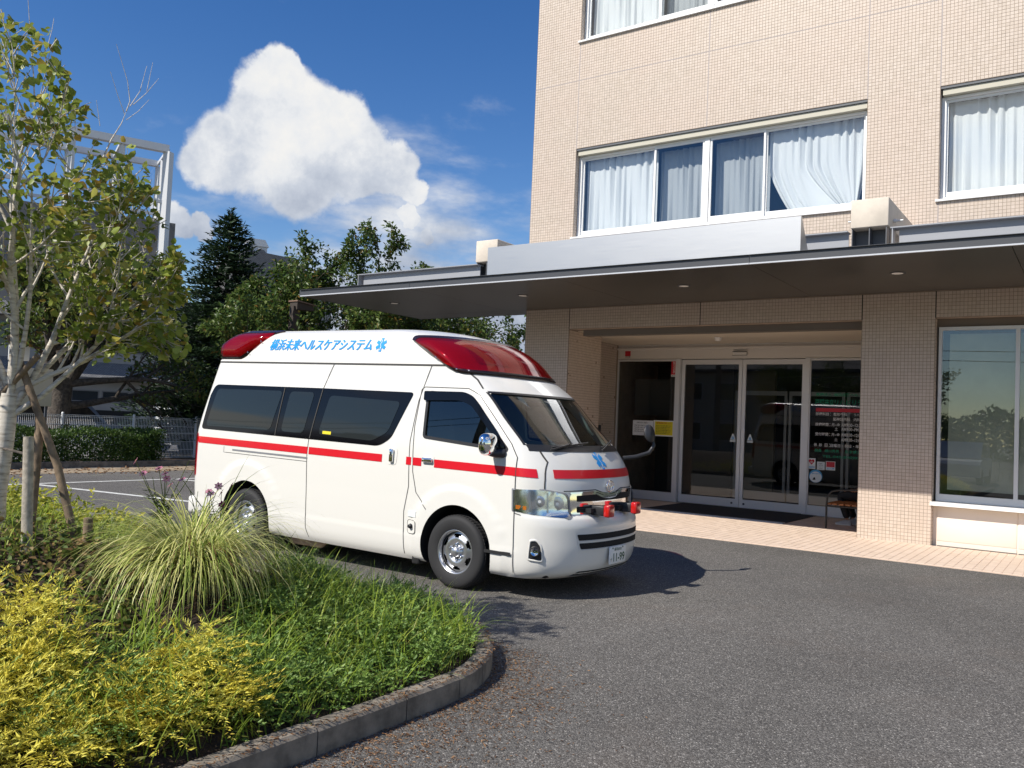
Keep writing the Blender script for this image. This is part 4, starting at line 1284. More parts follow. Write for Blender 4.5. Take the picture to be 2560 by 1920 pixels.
for s_ in (-1, 1):
    tv, tf = text_shape('横浜未来ヘルスケアシステム', 1.0, 0.008, 0.16)
    a = np.array(tv); lo, hi = a.min(0), a.max(0)
    f_ = on_side(s_, 0.004)
    k = MB(); pts = []
    for p in (a - lo) / (hi - lo):
        x = -8.07 + p[0] * 1.65 if s_ < 0 else -6.42 - p[0] * 1.65
        pts.append(f_(x, 2.262 + p[1] * 0.135))
    k.add(pts, tf)
    for dx in (-0.0045, 0.0045): k.add([Vector((p.x + dx, p.y + s_ * 0.0006 * (1 if dx > 0 else 2), p.z + 0.001)) for p in pts], tf)
    k.build('roof_lettering', MAT['van_blue'], van)
    star_set(on_side(s_, 0.004), on_side(s_, 0.0065), -6.29, 2.328, 0.075)
star_set(on_nose(0.004), on_nose(0.0075), 0.0, 1.268, 0.088, 1.0)
# ---- raised rib along the high roof
for s_ in (-1, 1):
    ribbon('roof_gutter', [(-9.0, 2.132), (-5.3, 2.135)], on_side(s_, 0.010), MAT['van_white'], 0.018)

# ---- roof lamps
def lamp_front():
    """visor-shaped lamp wrapped round the front of the roof"""
    nt, nz = 41, 9
    vs = []
    for i in range(nt):
        q = -1 + 2 * i / (nt - 1)
        for j in range(nz):
            t = j / (nz - 1)
            aq = abs(q)
            # arc length position: centre part lies across the nose, ends run back along the side
            z0 = 2.075 + 0.055 * max(0, (aq - 0.72) / 0.28) + 0.25 * max(0, (aq - 0.80) / 0.20) ** 1.4 * 0.9
            z1 = 2.395 + 0.01 * (1 - aq)
            if aq > 0.80: z1 = 2.395 - 0.03 * ((aq - 0.8) / 0.2) ** 2
            z = z0 + (z1 - z0) * t
            bul = 0.075 * math.sin(math.pi * min(1, max(0, 0.10 + 0.8 * t))) ** 0.8 * (1 - 0.75 * max(0, (aq - 0.7) / 0.3) ** 1.5)
            xf, d, w_, xr = P4(z)
            ang = q * 1.10
            if aq <= 0.72:
                th = (q / 0.72) * math.pi / 2 * 0.86
                c, s_ = math.cos(th), math.sin(th)
                x = xf - d + d * abs(c) ** (2 / EX); v = math.copysign(w_ * abs(s_) ** (2 / EX), s_)
            else:
                th = math.pi / 2 * 0.86
                x_e = xf - d + d * math.cos(th) ** (2 / EX)
                x = x_e - (aq - 0.72) / 0.28 * 0.20
                v = math.copysign(half(x, z), q)
            cx = -5.95
            dirx, dirv = x - cx, v
            L_ = math.hypot(dirx, dirv)
            vs.append(toL((x + dirx / L_ * (bul + 0.012), v + dirv / L_ * (bul + 0.012), z + 0.01 * t)))
    fs = [(i * nz + j, i * nz + j + 1, (i + 1) * nz + j + 1, (i + 1) * nz + j) for i in range(nt - 1) for j in range(nz - 1)]
    return vs, fs, nt, nz
vs, fs, nt, nz = lamp_front()
k = MB(); k.add(vs, fs, 0, True); fl = k.build('front_roof_lamp', MAT['red_lens'], van)
# dark seat and bright reflectors behind the lens
k = MB(); cen = toL((-6.1, 0, 2.24))
def shrink(v_, f, dz=0.0):
    d = v_ - cen; return cen + Vector((d.x * f, d.y * f, d.z * f + dz))
rim_i = [i * nz for i in range(nt)] + [(nt - 1) * nz + j for j in range(1, nz)] + [i * nz + nz - 1 for i in range(nt - 2, -1, -1)] + [j for j in range(nz - 2, 0, -1)]
outer = [vs[i] for i in rim_i]
mc = sum(outer, Vector()) / len(outer)
ring_o, ring_m, ring_i = [], [], []
for i in rim_i:
    ii, jj = divmod(i, nz)
    mid = vs[min(max(ii, 2), nt - 3) * nz + nz // 2]
    d = (vs[i] - mid).normalized()
    ou = (vs[i] - cen).normalized(); ring_o.append(vs[i] + d * 0.058 - ou * 0.036); ring_m.append(vs[i] + d * 0.046 + ou * 0.002); ring_i.append(vs[i] - d * 0.016 + ou * 0.007)
n_ = len(rim_i)
k.add(ring_o + ring_m + ring_i, [(r0 * n_ + i, r0 * n_ + (i + 1) % n_, (r0 + 1) * n_ + (i + 1) % n_, (r0 + 1) * n_ + i) for r0 in (0, 1) for i in range(n_)], 0, True)
k.build('lamp_rim', MAT['lamp_black'], fl)
k = MB(); k.add([shrink(v_, 0.955) for v_ in vs], fs, 0, True); k.build('lamp_seat', MAT['lamp_seat'], fl)
for q0, q1, mt in ((0.30, 0.46, 'chrome'), (0.56, 0.70, 'chrome')):
    i0, i1 = int(q0 * nt), int(q1 * nt)
    sel = [i * nz + j for i in range(i0, i1 + 1) for j in range(2, nz - 2)]
    idx = {s2: q2 for q2, s2 in enumerate(sel)}
    k = MB(); w2 = nz - 4
    k.add([shrink(vs[s2], 0.968) for s2 in sel], [(a * w2 + b2, a * w2 + b2 + 1, (a + 1) * w2 + b2 + 1, (a + 1) * w2 + b2) for a in range(i1 - i0) for b2 in range(w2 - 1)], 0, True)
    k.build('reflector', MAT['brushed_steel'], fl)
for i in (2, 5, 8, nt - 3, nt - 6, nt - 9):
    m = MB(); p = vs[i * nz] + (vs[i * nz] - cen).normalized() * 0.006; m.lathe([(0.0, -0.006), (0.008, -0.006), (0.010, 0.0)], 8, axis='y', center=p); m.build('screw', MAT['chrome'], fl)
# rear corner lamps
for s_ in (-1, 1):
    poly = rounded([(-8.93, 2.165), (-8.53, 2.165), (-8.06, 2.50), (-8.72, 2.50), (-9.02, 2.33)], [0.05, 0.06, 0.02, 0.12, 0.10])
    v_, f_ = patch2d(poly, 0.045)
    def dome(x, z, top):
        # soft bulge that dies out at the edge
        dmin = min((Vector((x, z)) - Vector(poly[q])).length for q in range(len(poly)))
        for q in range(len(poly)):
            a, b_ = Vector(poly[q - 1]), Vector(poly[q]); ab = b_ - a
            t = max(0, min(1, (Vector((x, z)) - a).dot(ab) / max(1e-9, ab.length_squared))); dmin = min(dmin, (a + ab * t - Vector((x, z))).length)
        return top * min(1.0, dmin / 0.09) ** 0.6
    def put(x, z, top, base):
        xf, d, w_, xr = P4(min(z, 2.52)); xx = max(x, xr - 0.03)
        return toL((xx if x > xr + 0.1 else x, s_ * (max(half(max(x, xr + 0.06), min(z, 2.5)), 0.60) + base + dome(x, z, top)), z))
    k = MB(); k.add([put(p.x, p.y, 0.075, 0.012) for p in v_], f_, 0, True); rl = k.build('rear_roof_lamp', MAT['red_lens'], van)
    k = MB(); k.add([put(p.x, p.y, 0.035, 0.006) for p in v_], f_, 0, True); k.build('lamp_seat', MAT['lamp_seat'], rl)
    k = MB(); pc = Vector((-8.6, 2.33)); n_ = len(poly)
    ro = [put(x + (x - pc.x) * 0.13, min(2.525, z + (z - pc.y) * 0.10), 0, 0.004) for x, z in poly]; ri = [put(x - (x - pc.x) * 0.05, z - (z - pc.y) * 0.07, 0.02, 0.030) for x, z in poly]
    k.add(ro + ri, [(i, (i + 1) % n_, n_ + (i + 1) % n_, n_ + i) for i in range(n_)], 0, True); k.build('lamp_rim', MAT['lamp_black'], rl)
    for (x, z) in ((-8.42, 2.235), (-8.24, 2.37)):
        m = MB(); m.lathe([(0.0, -0.006), (0.008, -0.006), (0.010, 0.0)], 8, axis='y', center=put(x, z, 0.02, 0.03)); m.build('screw', MAT['chrome'], rl)

# ---- nose: headlights, grille, bumper intake, fog lamps, plate
for s_ in (-1, 1):
    # outline in (v, z) folded round the corner: given by arc angle instead of v
    def hl(t, z, off):
        th = t * math.pi / 2
        xf, d, w_, xr = P4(z)
        c, sn = math.cos(th), math.sin(th)
        x = xf - d + d * abs(c) ** (2 / EX); v = w_ * abs(sn) ** (2 / EX)
        nx_, nv_ = c, sn
        return toL((x + nx_ * off, s_ * (v + nv_ * off), z))
    poly = rounded([(0.405, 0.775), (0.46, 0.755), (0.985, 0.80), (0.985, 0.995), (0.66, 1.005), (0.43, 0.972)], [0.02, 0.02, 0.01, 0.01, 0.02, 0.05])
    v_, f_ = patch2d(poly, 0.035)
    k = MB(); k.add([hl(p.x, p.y, 0.016) for p in v_], f_, 0, True); h_ = k.build('headlight', MAT['lens_clear'], van)
    k = MB(); rj = random.Random(5); k.add([hl(p.x, p.y, 0.0035 + rj.uniform(0, 0.0045)) for p in v_], f_, 0, True); k.build('reflector', mat('lamp_chrome', (0.92, 0.93, 0.93), 0.20, metal=1.0) if 'lamp_chrome' not in MAT else MAT['lamp_chrome'], h_)
    k = MB()
    n_ = len(poly); pc = Vector((0.70, 0.885))
    k.add([hl(x + (x - pc.x) * 0.035, z + (z - pc.y) * 0.06, 0.005) for x, z in poly] + [hl(x - (x - pc.x) * 0.03, z - (z - pc.y) * 0.05, 0.012) for x, z in poly], [(i, (i + 1) % n_, n_ + (i + 1) % n_, n_ + i) for i in range(n_)], 0, True)
    k.build('bezel', MAT['grey_steel'], h_)
    for (t0, zc, r_) in ((0.53, 0.885, 0.062), (0.70, 0.90, 0.05)):
        c0 = hl(t0, zc, 0.0); ax = (hl(t0, zc, 0.1) - c0).normalized()
        a = ax.orthogonal().normalized(); b_ = ax.cross(a)
        k = MB(); q = []
        for (rr_, hh) in ((0.014, 0.012), (0.03, 0.0135), (r_, 0.0085)):
            q.append([c0 + ax * hh + (a * math.cos(t) + b_ * math.sin(t)) * rr_ for t in np.linspace(0, 2 * math.pi, 20, endpoint=False)])
        k.add(q[0] + q[1] + q[2], [(r0 * 20 + i, r0 * 20 + (i + 1) % 20, (r0 + 1) * 20 + (i + 1) % 20, (r0 + 1) * 20 + i) for r0 in (0, 1) for i in range(20)], 0, True)
        k.add(q[0], [list(range(20))], 1, True)
        k.build('lamp_bowl', [MAT['satin_rim'], MAT['plate_white']], h_)
    for tt in (0.62, 0.80):
        k = MB(); k.add([hl(tt - 0.008, 0.80, 0.0088), hl(tt + 0.008, 0.80, 0.0088), hl(tt + 0.008, 0.98, 0.0088), hl(tt - 0.008, 0.98, 0.0088)], [(0, 1, 2, 3)]); k.build('divider', MAT['satin_rim'], h_)
    k = MB(); k.add([hl(0.835, 0.815, 0.0095), hl(0.95, 0.82, 0.0095), hl(0.95, 0.855, 0.0095), hl(0.835, 0.85, 0.0095)], [(0, 1, 2, 3)]); k.build('side_marker', mat('amber', (0.55, 0.16, 0.02), 0.2) if 'amber' not in MAT else MAT['amber'], h_)
    # fog lamp in the bumper
    pf = rounded([(0.715, 0.375), (0.84, 0.385), (0.83, 0.54), (0.775, 0.545), (0.735, 0.50)], 0.018)
    v_, f_ = patch2d(pf, 0.04)
    k = MB(); k.add([hl(p.x, p.y, 0.005) for p in v_], f_, 0, True); fo = k.build('fog_lamp', MAT['black_plastic'], van)
    c0 = hl(0.785, 0.455, 0.0); ax = (hl(0.785, 0.455, 0.1) - c0).normalized(); a = ax.orthogonal().normalized(); b_ = ax.cross(a)
    k = MB(); q = []
    for (rr_, hh) in ((0.048, 0.004), (0.048, 0.022), (0.036, 0.024), (0.030, 0.012), (0.001, 0.018)):
        q.append([c0 + ax * hh + (a * math.cos(t) + b_ * math.sin(t)) * rr_ for t in np.linspace(0, 2 * math.pi, 20, endpoint=False)])
    k.add(sum(q, []), [(r0 * 20 + i, r0 * 20 + (i + 1) % 20, (r0 + 1) * 20 + (i + 1) % 20, (r0 + 1) * 20 + i) for r0 in range(4) for i in range(20)], 0, True)
    for i in range(40, 80): k.mi[i] = 1
    k.build('lens', [MAT['black_plastic'], MAT['chrome']], fo)
    # recessed frame lip round the fog lamp
    k = MB(); n_ = len(pf); pc = Vector((0.785, 0.455))
    k.add([hl(x + (x - pc.x) * 0.30, z + (z - pc.y) * 0.26, 0.003) for x, z in pf] + [hl(x + (x - pc.x) * 0.12, z + (z - pc.y) * 0.10, 0.016) for x, z in pf] + [hl(x, z, 0.006) for x, z in pf], [(r0 * n_ + i, r0 * n_ + (i + 1) % n_, (r0 + 1) * n_ + (i + 1) % n_, (r0 + 1) * n_ + i) for r0 in (0, 1) for i in range(n_)], 0, True)
    k.build('fog_surround', MAT['van_white'], fo)
# grille
gr = surf('grille', rounded([(-0.60, 0.785), (0.60, 0.785), (0.60, 0.975), (0.22, 0.985), (0.0, 0.965), (-0.22, 0.985), (-0.60, 0.975)], [0.04, 0.04, 0.05, 0, 0, 0, 0.05]), on_nose(0.004), MAT['chrome'], step=0.06)
for pp in ([(-0.52, 0.90), (0.52, 0.90), (0.52, 0.955), (0.25, 0.962), (0.13, 0.925), (0.0, 0.915), (-0.13, 0.925), (-0.25, 0.962), (-0.52, 0.955)], [(-0.52, 0.80), (0.52, 0.80), (0.52, 0.855), (-0.52, 0.855)]):
    surf('grille_opening', rounded(pp, 0.012), on_nose(0.008), MAT['wheel_well'], gr, step=0.06)
ribbon('grille_trim', [(-0.60, 0.978), (-0.25, 0.99), (-0.13, 0.962), (0, 0.948), (0.13, 0.962), (0.25, 0.99), (0.60, 0.978)], on_nose(0.014), MAT['chrome'], 0.014, gr)
ribbon('panel_gap', [(-0.66, 0.995), (-0.25, 1.004), (-0.13, 0.975), (0, 0.962), (0.13, 0.975), (0.25, 1.004), (0.66, 0.995)], on_nose(0.003), MAT['gap'], 0.008)
for zz in (0.815, 0.84):
    ribbon('grille_bar', [(-0.5, zz), (0.5, zz)], on_nose(0.013), MAT['black_plastic'], 0.006, gr)
# oval emblem
em = MB()
def oval(cx, cz, rx, rz, r_, xo):
    pts = [toL((nose(0, 1.02) + xo, cx + rx * math.cos(t), cz + rz * math.sin(t))) for t in np.linspace(0, 2 * math.pi, 29)]
    em.tube(pts, r_, 6, cap=False)
oval(0, 1.03, 0.068, 0.050, 0.0075, 0.012); oval(0, 1.03, 0.021, 0.046, 0.0055, 0.014); oval(0, 1.052, 0.050, 0.020, 0.0055, 0.014)
em.build('emblem', MAT['chrome'], van)
# bumper intake with two slots
bi = surf('intake', rounded([(-0.56, 0.45), (0.56, 0.45), (0.60, 0.63), (-0.60, 0.63)], 0.02), on_nose(0.003), MAT['van_white'], step=0.07)
for z0, z1, w0, w1 in ((0.475, 0.53, 0.545, 0.565), (0.555, 0.61, 0.57, 0.59)):
    surf('slot', rounded([(-w0, z0), (w0, z0), (w1, z1), (-w1, z1)], 0.012), on_nose(0.006), MAT['wheel_well'], bi, step=0.07)
    ribbon('slot_edge', [(-w0, z0 - 0.004), (w0, z0 - 0.004)], on_nose(0.012), MAT['light_steel'], 0.007, bi)
surf('lower_slot', rounded([(-0.55, 0.225), (0.55, 0.225), (0.50, 0.262), (-0.50, 0.262)], 0.008), on_nose(0.004), MAT['wheel_well'], step=0.07)
ribbon('lower_lip', [(-0.56, 0.218), (0.56, 0.218)], on_nose(0.016), MAT['satin_rim'], 0.012)
# number plate
px_ = nose(0, 0.40) + 0.028
k = MB(); k.bev(px_ - VX - 0.008, px_ - VX, -0.165, 0.165, sh(px_, 0.305), sh(px_, 0.47), 0.004); npl = k.build('number_plate', MAT['plate_white'], van)
k = MB()
for (s_, v0, v1, z0, z1, bd) in (('横浜830', -0.07, 0.075, 0.425, 0.458, 0.01), ('せ', -0.145, -0.115, 0.335, 0.365, 0.01), ('11-99', -0.085, 0.14, 0.325, 0.405, 0.02)):
    a, f_ = text_fit(s_, v0, v1, z0, z1, bd)
    k.add([Vector((px_ - VX + 0.0012, v, sh(px_, z))) for v, z in a], f_)
k.build('plate_number', MAT['plate_green'], npl)
k = MB()
for v in (-0.10, 0.10): k.lathe([(0.0, 0.004), (0.008, 0.003), (0.009, 0.0)], 8, axis='x', center=(px_ - VX, v, sh(px_, 0.455)))
k.build('plate_bolt', MAT['plate_green'], npl)
# red strobe lamps on brackets
for s_ in (-1, 1):
    v0 = 0.27 * s_ - 0.02
    xg = nose(v0, 0.84)
    k = MB(); k.bev(xg - VX - 0.02, xg - VX + 0.14, v0 - 0.05, v0 + 0.035, sh(xg, 0.775), sh(xg, 0.865), 0.01); k.box(xg - VX - 0.01, xg - VX + 0.05, v0 - 0.13, v0 + 0.08, sh(xg, 0.80), sh(xg, 0.84)); br = k.build('strobe_bracket', MAT['black_plastic'], van)
    k = MB(); k.bev(xg - VX + 0.14, xg - VX + 0.205, v0 - 0.065, v0 + 0.05, sh(xg, 0.765), sh(xg, 0.88), 0.016); k.build('strobe_lamp', mat('strobe_red', (0.50, 0.012, 0.010), 0.12, coat=0.6) if 'strobe_red' not in MAT else MAT['strobe_red'], br)
# wipers
for (v0, v1, zz) in ((-0.62, -0.02, 1.41), (0.18, 0.70, 1.43)):
    pts = [on_nose(0.025)(v0 + (v1 - v0) * t, 1.385 + (zz - 1.385 + 0.02) * t) for t in np.linspace(0, 1, 7)]
    k = MB(); k.tube(pts, 0.009, 6); k.tube([on_nose(0.035)(v0 - 0.05 + 0.5 * (v1 - v0) * t, 1.36 + 0.055 * t) for t in np.linspace(0, 1, 5)], 0.010, 6)
    k.build('wiper', MAT['black_plastic'], van)
# mirrors: chrome shell on the near door, thin stalk mirror on the far corner
for s_ in (-1, 1):
    c0 = toL((-4.62, s_ * (half(-4.62, 1.38) + 0.13), 1.385))
    k = MB(); bm2 = bmesh.new(); bmesh.ops.create_uvsphere(bm2, u_segments=20, v_segments=12, radius=1.0)
    q = []
    for v_ in bm2.verts:
        x, y, z = v_.co
        sx = 0.075 if x > 0 else 0.045
        q.append(c0 + Vector((math.copysign(abs(x) ** 0.8, x) * sx, math.copysign(abs(y) ** 0.75, y) * 0.115, math.copysign(abs(z) ** 0.7, z) * 0.105)))
    bm2.verts.index_update(); k.add(q, [[v_.index for v_ in f_.verts] for f_ in bm2.faces], 0, True); bm2.free()
    mr = k.build('mirror', MAT['chrome'], van)
    k = MB(); k.tube([toL((-4.52, s_ * (half(-4.52, 1.30) - 0.01), 1.31)), c0 + Vector((0.05, -s_ * 0.06, -0.085)), c0 + Vector((0.01, 0, -0.075))], [0.045, 0.038, 0.03], 10); k.build('mirror_arm', MAT['black_plastic'], mr)
k = MB(); a0 = toL((-4.19, 0.80, 1.27))
k.tube([a0, a0 + Vector((0.10, 0.10, 0.02)), a0 + Vector((0.20, 0.21, 0.07)), a0 + Vector((0.235, 0.25, 0.15)), a0 + Vector((0.215, 0.235, 0.23))], [0.024, 0.022, 0.021, 0.02, 0.014], 10)
cm = k.build('corner_mirror', MAT['black_plastic'], van)
k = MB(); cc = a0 + Vector((0.20, 0.20, 0.275)); ax = Vector((0.80, -0.35, 0.25)).normalized(); a = Vector((0, 0, 1)) - ax * ax.z; a.normalize(); b_ = ax.cross(a)
q = [[cc + ax * hh + a * math.cos(t) * rr_ * 1.0 + b_ * math.sin(t) * rr_ * 0.72 for t in np.linspace(0, 2 * math.pi, 20, endpoint=False)] for rr_, hh in ((0.02, -0.045), (0.07, -0.03), (0.10, 0.0), (0.095, 0.012), (0.002, 0.018))]
k.add(sum(q, []), [(r0 * 20 + i, r0 * 20 + (i + 1) % 20, (r0 + 1) * 20 + (i + 1) % 20, (r0 + 1) * 20 + i) for r0 in range(4) for i in range(20)], 0, True); k.build('mirror_head', MAT['black_plastic'], cm)
# tail lights, rear bumper
for s_ in (-1, 1):
    surf('tail_light', rounded([(-9.235, 0.72), (-9.13, 0.72), (-9.12, 1.235), (-9.225, 1.235)], 0.03), lambda x, z, s_=s_: toL((x - 0.0, s_ * (half(max(x, -9.235), z) + 0.012), z)), MAT['red_lens'])
k = MB(); k.bev(-9.33 - VX, -9.12 - VX, -0.90, 0.90, 0.30, 0.52, 0.04); k.build('rear_bumper', MAT['van_white'], van)
k = surf('rear_window', rounded([(-0.72, 1.28), (0.72, 1.28), (0.66, 1.86), (-0.66, 1.86)], 0.06), lambda v, z: toL((P4(z)[3] - 0.004, v, z)), MAT['privacy_glass'], step=0.2)
# ---- wheels
def wheel(wx, s_):
    y = s_ * 0.935
    e = empty('wheel', (0, 0, 0)); e.parent = van; e.location = (wx - VX, 0, WZ)
    k = MB()
    pr = [(0.205, 0.0), (0.225, -0.012), (0.300, -0.018), (0.325, -0.010), (0.343, 0.012), (0.346, 0.05), (0.346, 0.14), (0.343, 0.18), (0.32, 0.205), (0.21, 0.20)]
    k.lathe([(r_, y - s_ * h_) for r_, h_ in pr], 56, axis='y'); t_ = k.build('tyre', MAT['tyre'], e)
    # tread blocks
    k = MB()
    for i in range(64):
        a = 2 * math.pi * i / 64
        for (h0, h1) in ((0.022, 0.06), (0.075, 0.115), (0.13, 0.17)):
            p = [];
            for rr_ in (0.344, 0.350):
                for aa in (a, a + 0.07):
                    for hh in (h0, h1): p.append((rr_ * math.cos(aa), y - s_ * hh, rr_ * math.sin(aa)))
            k.add(p, [(4, 5, 7, 6), (0, 4, 6, 2), (1, 3, 7, 5), (0, 1, 5, 4), (2, 6, 7, 3)])
    k.build('tread', MAT['tyre'], e)
    # rim: flange, dish with six window holes, hub
    k = MB()
    k.lathe([(0.212, y - s_ * 0.0), (0.204, y + s_ * 0.006), (0.195, y - s_ * 0.004), (0.186, y - s_ * 0.03)], 56, axis='y')
    ns = 72
    def dish(r_, a):
        base = 0.045 - 0.030 * math.exp(-((r_ - 0.115) / 0.045) ** 2)
        return (r_ * math.cos(a), y - s_ * base, r_ * math.sin(a))
    rs = [0.187, 0.172, 0.150, 0.135, 0.115, 0.09, 0.07]
    vs_ = [dish(r_, 2 * math.pi * i / ns) for r_ in rs for i in range(ns)]
    fs_ = []
    for a in range(len(rs) - 1):
        for i in range(ns):
            hole = a in (1, 2) and (i % 12) in ((3, 4, 5, 6, 7, 8) if a == 1 else (4, 5, 6, 7))
            if not hole: fs_.append((a * ns + i, a * ns + (i + 1) % ns, (a + 1) * ns + (i + 1) % ns, (a + 1) * ns + i))
    k.add(vs_, fs_, 0, True)
    k.lathe([(0.07, y - s_ * 0.045), (0.066, y - s_ * 0.035), (0.052, y - s_ * 0.03), (0.048, y + s_ * 0.004), (0.036, y + s_ * 0.016), (0.0, y + s_ * 0.018)], 28, axis='y')
    k.build('rim', MAT['satin_rim'], e)
    for i in range(6):
        a = 2 * math.pi * (i + 0.5) / 6
        k = MB(); k.lathe([(0.0, y - s_ * 0.004), (0.011, y - s_ * 0.006), (0.013, y - s_ * 0.03)], 8, axis='y', center=(0.072 * math.cos(a), 0, 0.072 * math.sin(a)))
        k.build('wheel_nut', MAT['chrome'], e)
    k = MB(); k.lathe([(0.0, y - s_ * 0.10), (0.19, y - s_ * 0.10)], 32, axis='y'); k.build('brake_disc', MAT['wheel_well'], e)
for wx in (WF, WR):
    for s_ in (-1, 1): wheel(wx, s_)
for s_ in (-1, 1):
    # mudguards behind the front wheels, black arch lining edge
    k = MB(); k.bev(-5.60 - VX, -5.50 - VX, s_ * 0.80 - 0.11, s_ * 0.80 + 0.11, 0.16, 0.62, 0.02); k.build('mudguard', MAT['rubber'], van)
# underside: floor pan, silencer and axles
k = MB(); k.bev(-9.0 - VX, -4.1 - VX, -0.78, 0.78, 0.20, 0.30, 0.03); k.build('floor_pan', MAT['wheel_well'], van)
k = MB(); k.tube([(-7.62 - VX, -0.68, 0.185), (-7.57 - VX, -0.68, 0.185), (-7.1 - VX, -0.68, 0.185), (-7.05 - VX, -0.68, 0.185)], [0.03, 0.085, 0.085, 0.03], 14, flat=0.7); k.build('silencer', MAT['muffler'], van)
for wx in (WF, WR):
    k = MB(); k.tube([(wx - VX, -0.8, WZ - 0.05), (wx - VX, 0.8, WZ - 0.05)], 0.05, 10); k.build('axle', MAT['rubber'], van)
# ---- cab inside: dashboard, seats, steering wheel, grab handle
k = MB(); k.bev(-4.85 - VX, -4.30 - VX, -0.80, 0.80, 0.95, 1.31, 0.06); k.build('dashboard', MAT['van_dash'], van)
for s_ in (-1, 1):
    k = MB()
    k.bev(-5.62 - VX, -5.18 - VX, s_ * 0.45 - 0.25, s_ * 0.45 + 0.25, 0.94, 1.10, 0.05)
    k.bev(-0.08, 0.08, -0.24, 0.24, 0.0, 0.58, 0.06, 0, Matrix.Translation((-5.66 - VX, s_ * 0.45, 1.06)) @ Matrix.Rotation(-0.2, 4, 'Y'))
    k.bev(-0.05, 0.05, -0.13, 0.13, 0.0, 0.17, 0.04, 0, Matrix.Translation((-5.79 - VX, s_ * 0.45, 1.66)) @ Matrix.Rotation(-0.15, 4, 'Y'))
    k.build('seat', mat('seat_cloth', (0.34, 0.34, 0.33), 0.85) if 'seat_cloth' not in MAT else MAT['seat_cloth'], van)
k = MB(); c0 = Vector((-5.0 - VX, -0.45, 1.30)); q = [c0 + Vector((0.06 * math.sin(t) * 1.6, 0.19 * math.cos(t), 0.16 * math.sin(t))) for t in np.linspace(0, 2 * math.pi, 25)]
k.tube(q, 0.014, 8, cap=False); k.tube([c0, c0 + Vector((0.25, 0, -0.15))], 0.03, 8); k.build('steering_wheel', MAT['black_plastic'], van)
k = MB(); k.tube([toL((-4.52, 0.70, 1.50)), toL((-4.50, 0.62, 1.52)), toL((-4.60, 0.62, 1.66)), toL((-4.68, 0.69, 1.72))], 0.016, 8); k.build('grab_handle', mat('grip', (0.45, 0.52, 0.49), 0.6), van)

# ================================================================== planting, trees
def P_px(x, y, z):
    """point of the pixel's ray at height z"""
    d = px_dir(x, y); t = (z - 1.6) / d.z
    return Vector((0, 0, 1.6)) + d * t
def P_x(x, y, X):
    d = px_dir(x, y); t = X / d.x
    return Vector((0, 0, 1.6)) + d * t

def unit(a):
    return a / np.maximum(1e-9, np.linalg.norm(a, axis=1, keepdims=True))
def leaf_mesh(name, c, ax, nrm, L, Wd, mt, parent, fold=0.25, broad=False, curl=0.15):
    """leaves as folded blades: c base points, ax along, nrm up, L lengths, Wd widths"""
    ax = unit(ax); sidev = unit(np.cross(ax, nrm)); up = unit(np.cross(sidev, ax))
    L = np.asarray(L)[:, None]; Wd = np.asarray(Wd)[:, None]
    n = len(c)
    tip = c + ax * L - up * L * curl
    if broad:
        l1 = c + ax * L * 0.22 + sidev * Wd * 0.46 + up * Wd * fold; l2 = c + ax * L * 0.62 + sidev * Wd * 0.42 + up * Wd * fold * 0.7 - up * L * curl * 0.4
        r1 = c + ax * L * 0.22 - sidev * Wd * 0.46 + up * Wd * fold; r2 = c + ax * L * 0.62 - sidev * Wd * 0.42 + up * Wd * fold * 0.7 - up * L * curl * 0.4
        V = np.stack([c, l1, l2, tip, r2, r1], 1).reshape(-1, 3)
        Fq = np.array([(0, 1, 2, 3), (0, 3, 4, 5)]); k = 6
    else:
        l1 = c + ax * L * 0.42 + sidev * Wd * 0.5 + up * Wd * fold; r1 = c + ax * L * 0.42 - sidev * Wd * 0.5 + up * Wd * fold
        V = np.stack([c, l1, tip, r1], 1).reshape(-1, 3)
        Fq = np.array([(0, 1, 2), (0, 2, 3)]); k = 4
    F = (np.arange(n)[:, None, None] * k + Fq[None]).reshape(-1, Fq.shape[1])
    return np_mesh(name, V, F, mt, parent, smooth=True)

def blades(name, base, dirs, L, Wd, mt, parent=None, droop=1.0, seg=6, rs=None, bend=None):
    """grass blades: ribbons that arch over"""
    n = len(base); rs = rs or rng
    d = unit(dirs); hz = d.copy(); hz[:, 2] = 0; hz = unit(hz + 1e-6)
    sidev = unit(np.cross(d, np.tile([0, 0, 1.0], (n, 1))) + 1e-6)
    L = np.asarray(L); Wd = np.asarray(Wd)
    th0 = np.arcsin(np.clip(d[:, 2], -1, 1))
    bend = (rs.uniform(0.6, 1.4, n) * droop) if bend is None else bend
    p = base.copy(); rows = []
    for s in range(seg + 1):
        t = s / seg
        wv = Wd * (1 - t ** 2.2) * (0.55 + 0.45 * min(1, t * 5)) + 0.0006
        rows.append(np.stack([p - sidev * wv[:, None] / 2, p + sidev * wv[:, None] / 2], 1))
        th = th0 - bend * ((t + 0.5 / seg) ** 1.25)
        p = p + (hz * np.cos(th)[:, None] + np.array([0, 0, 1.0]) * np.sin(th)[:, None]) * (L / seg)[:, None]
    V = np.stack(rows, 1)                       # n, seg+1, 2, 3
    V[..., 2] = np.maximum(V[..., 2], 0.02)
    k = (seg + 1) * 2
    Fq = np.array([(2 * s, 2 * s + 1, 2 * s + 3, 2 * s + 2) for s in range(seg)])
    F = (np.arange(n)[:, None, None] * k + Fq[None]).reshape(-1, 4)
    return np_mesh(name, V.reshape(-1, 3), F, mt, parent, smooth=True)

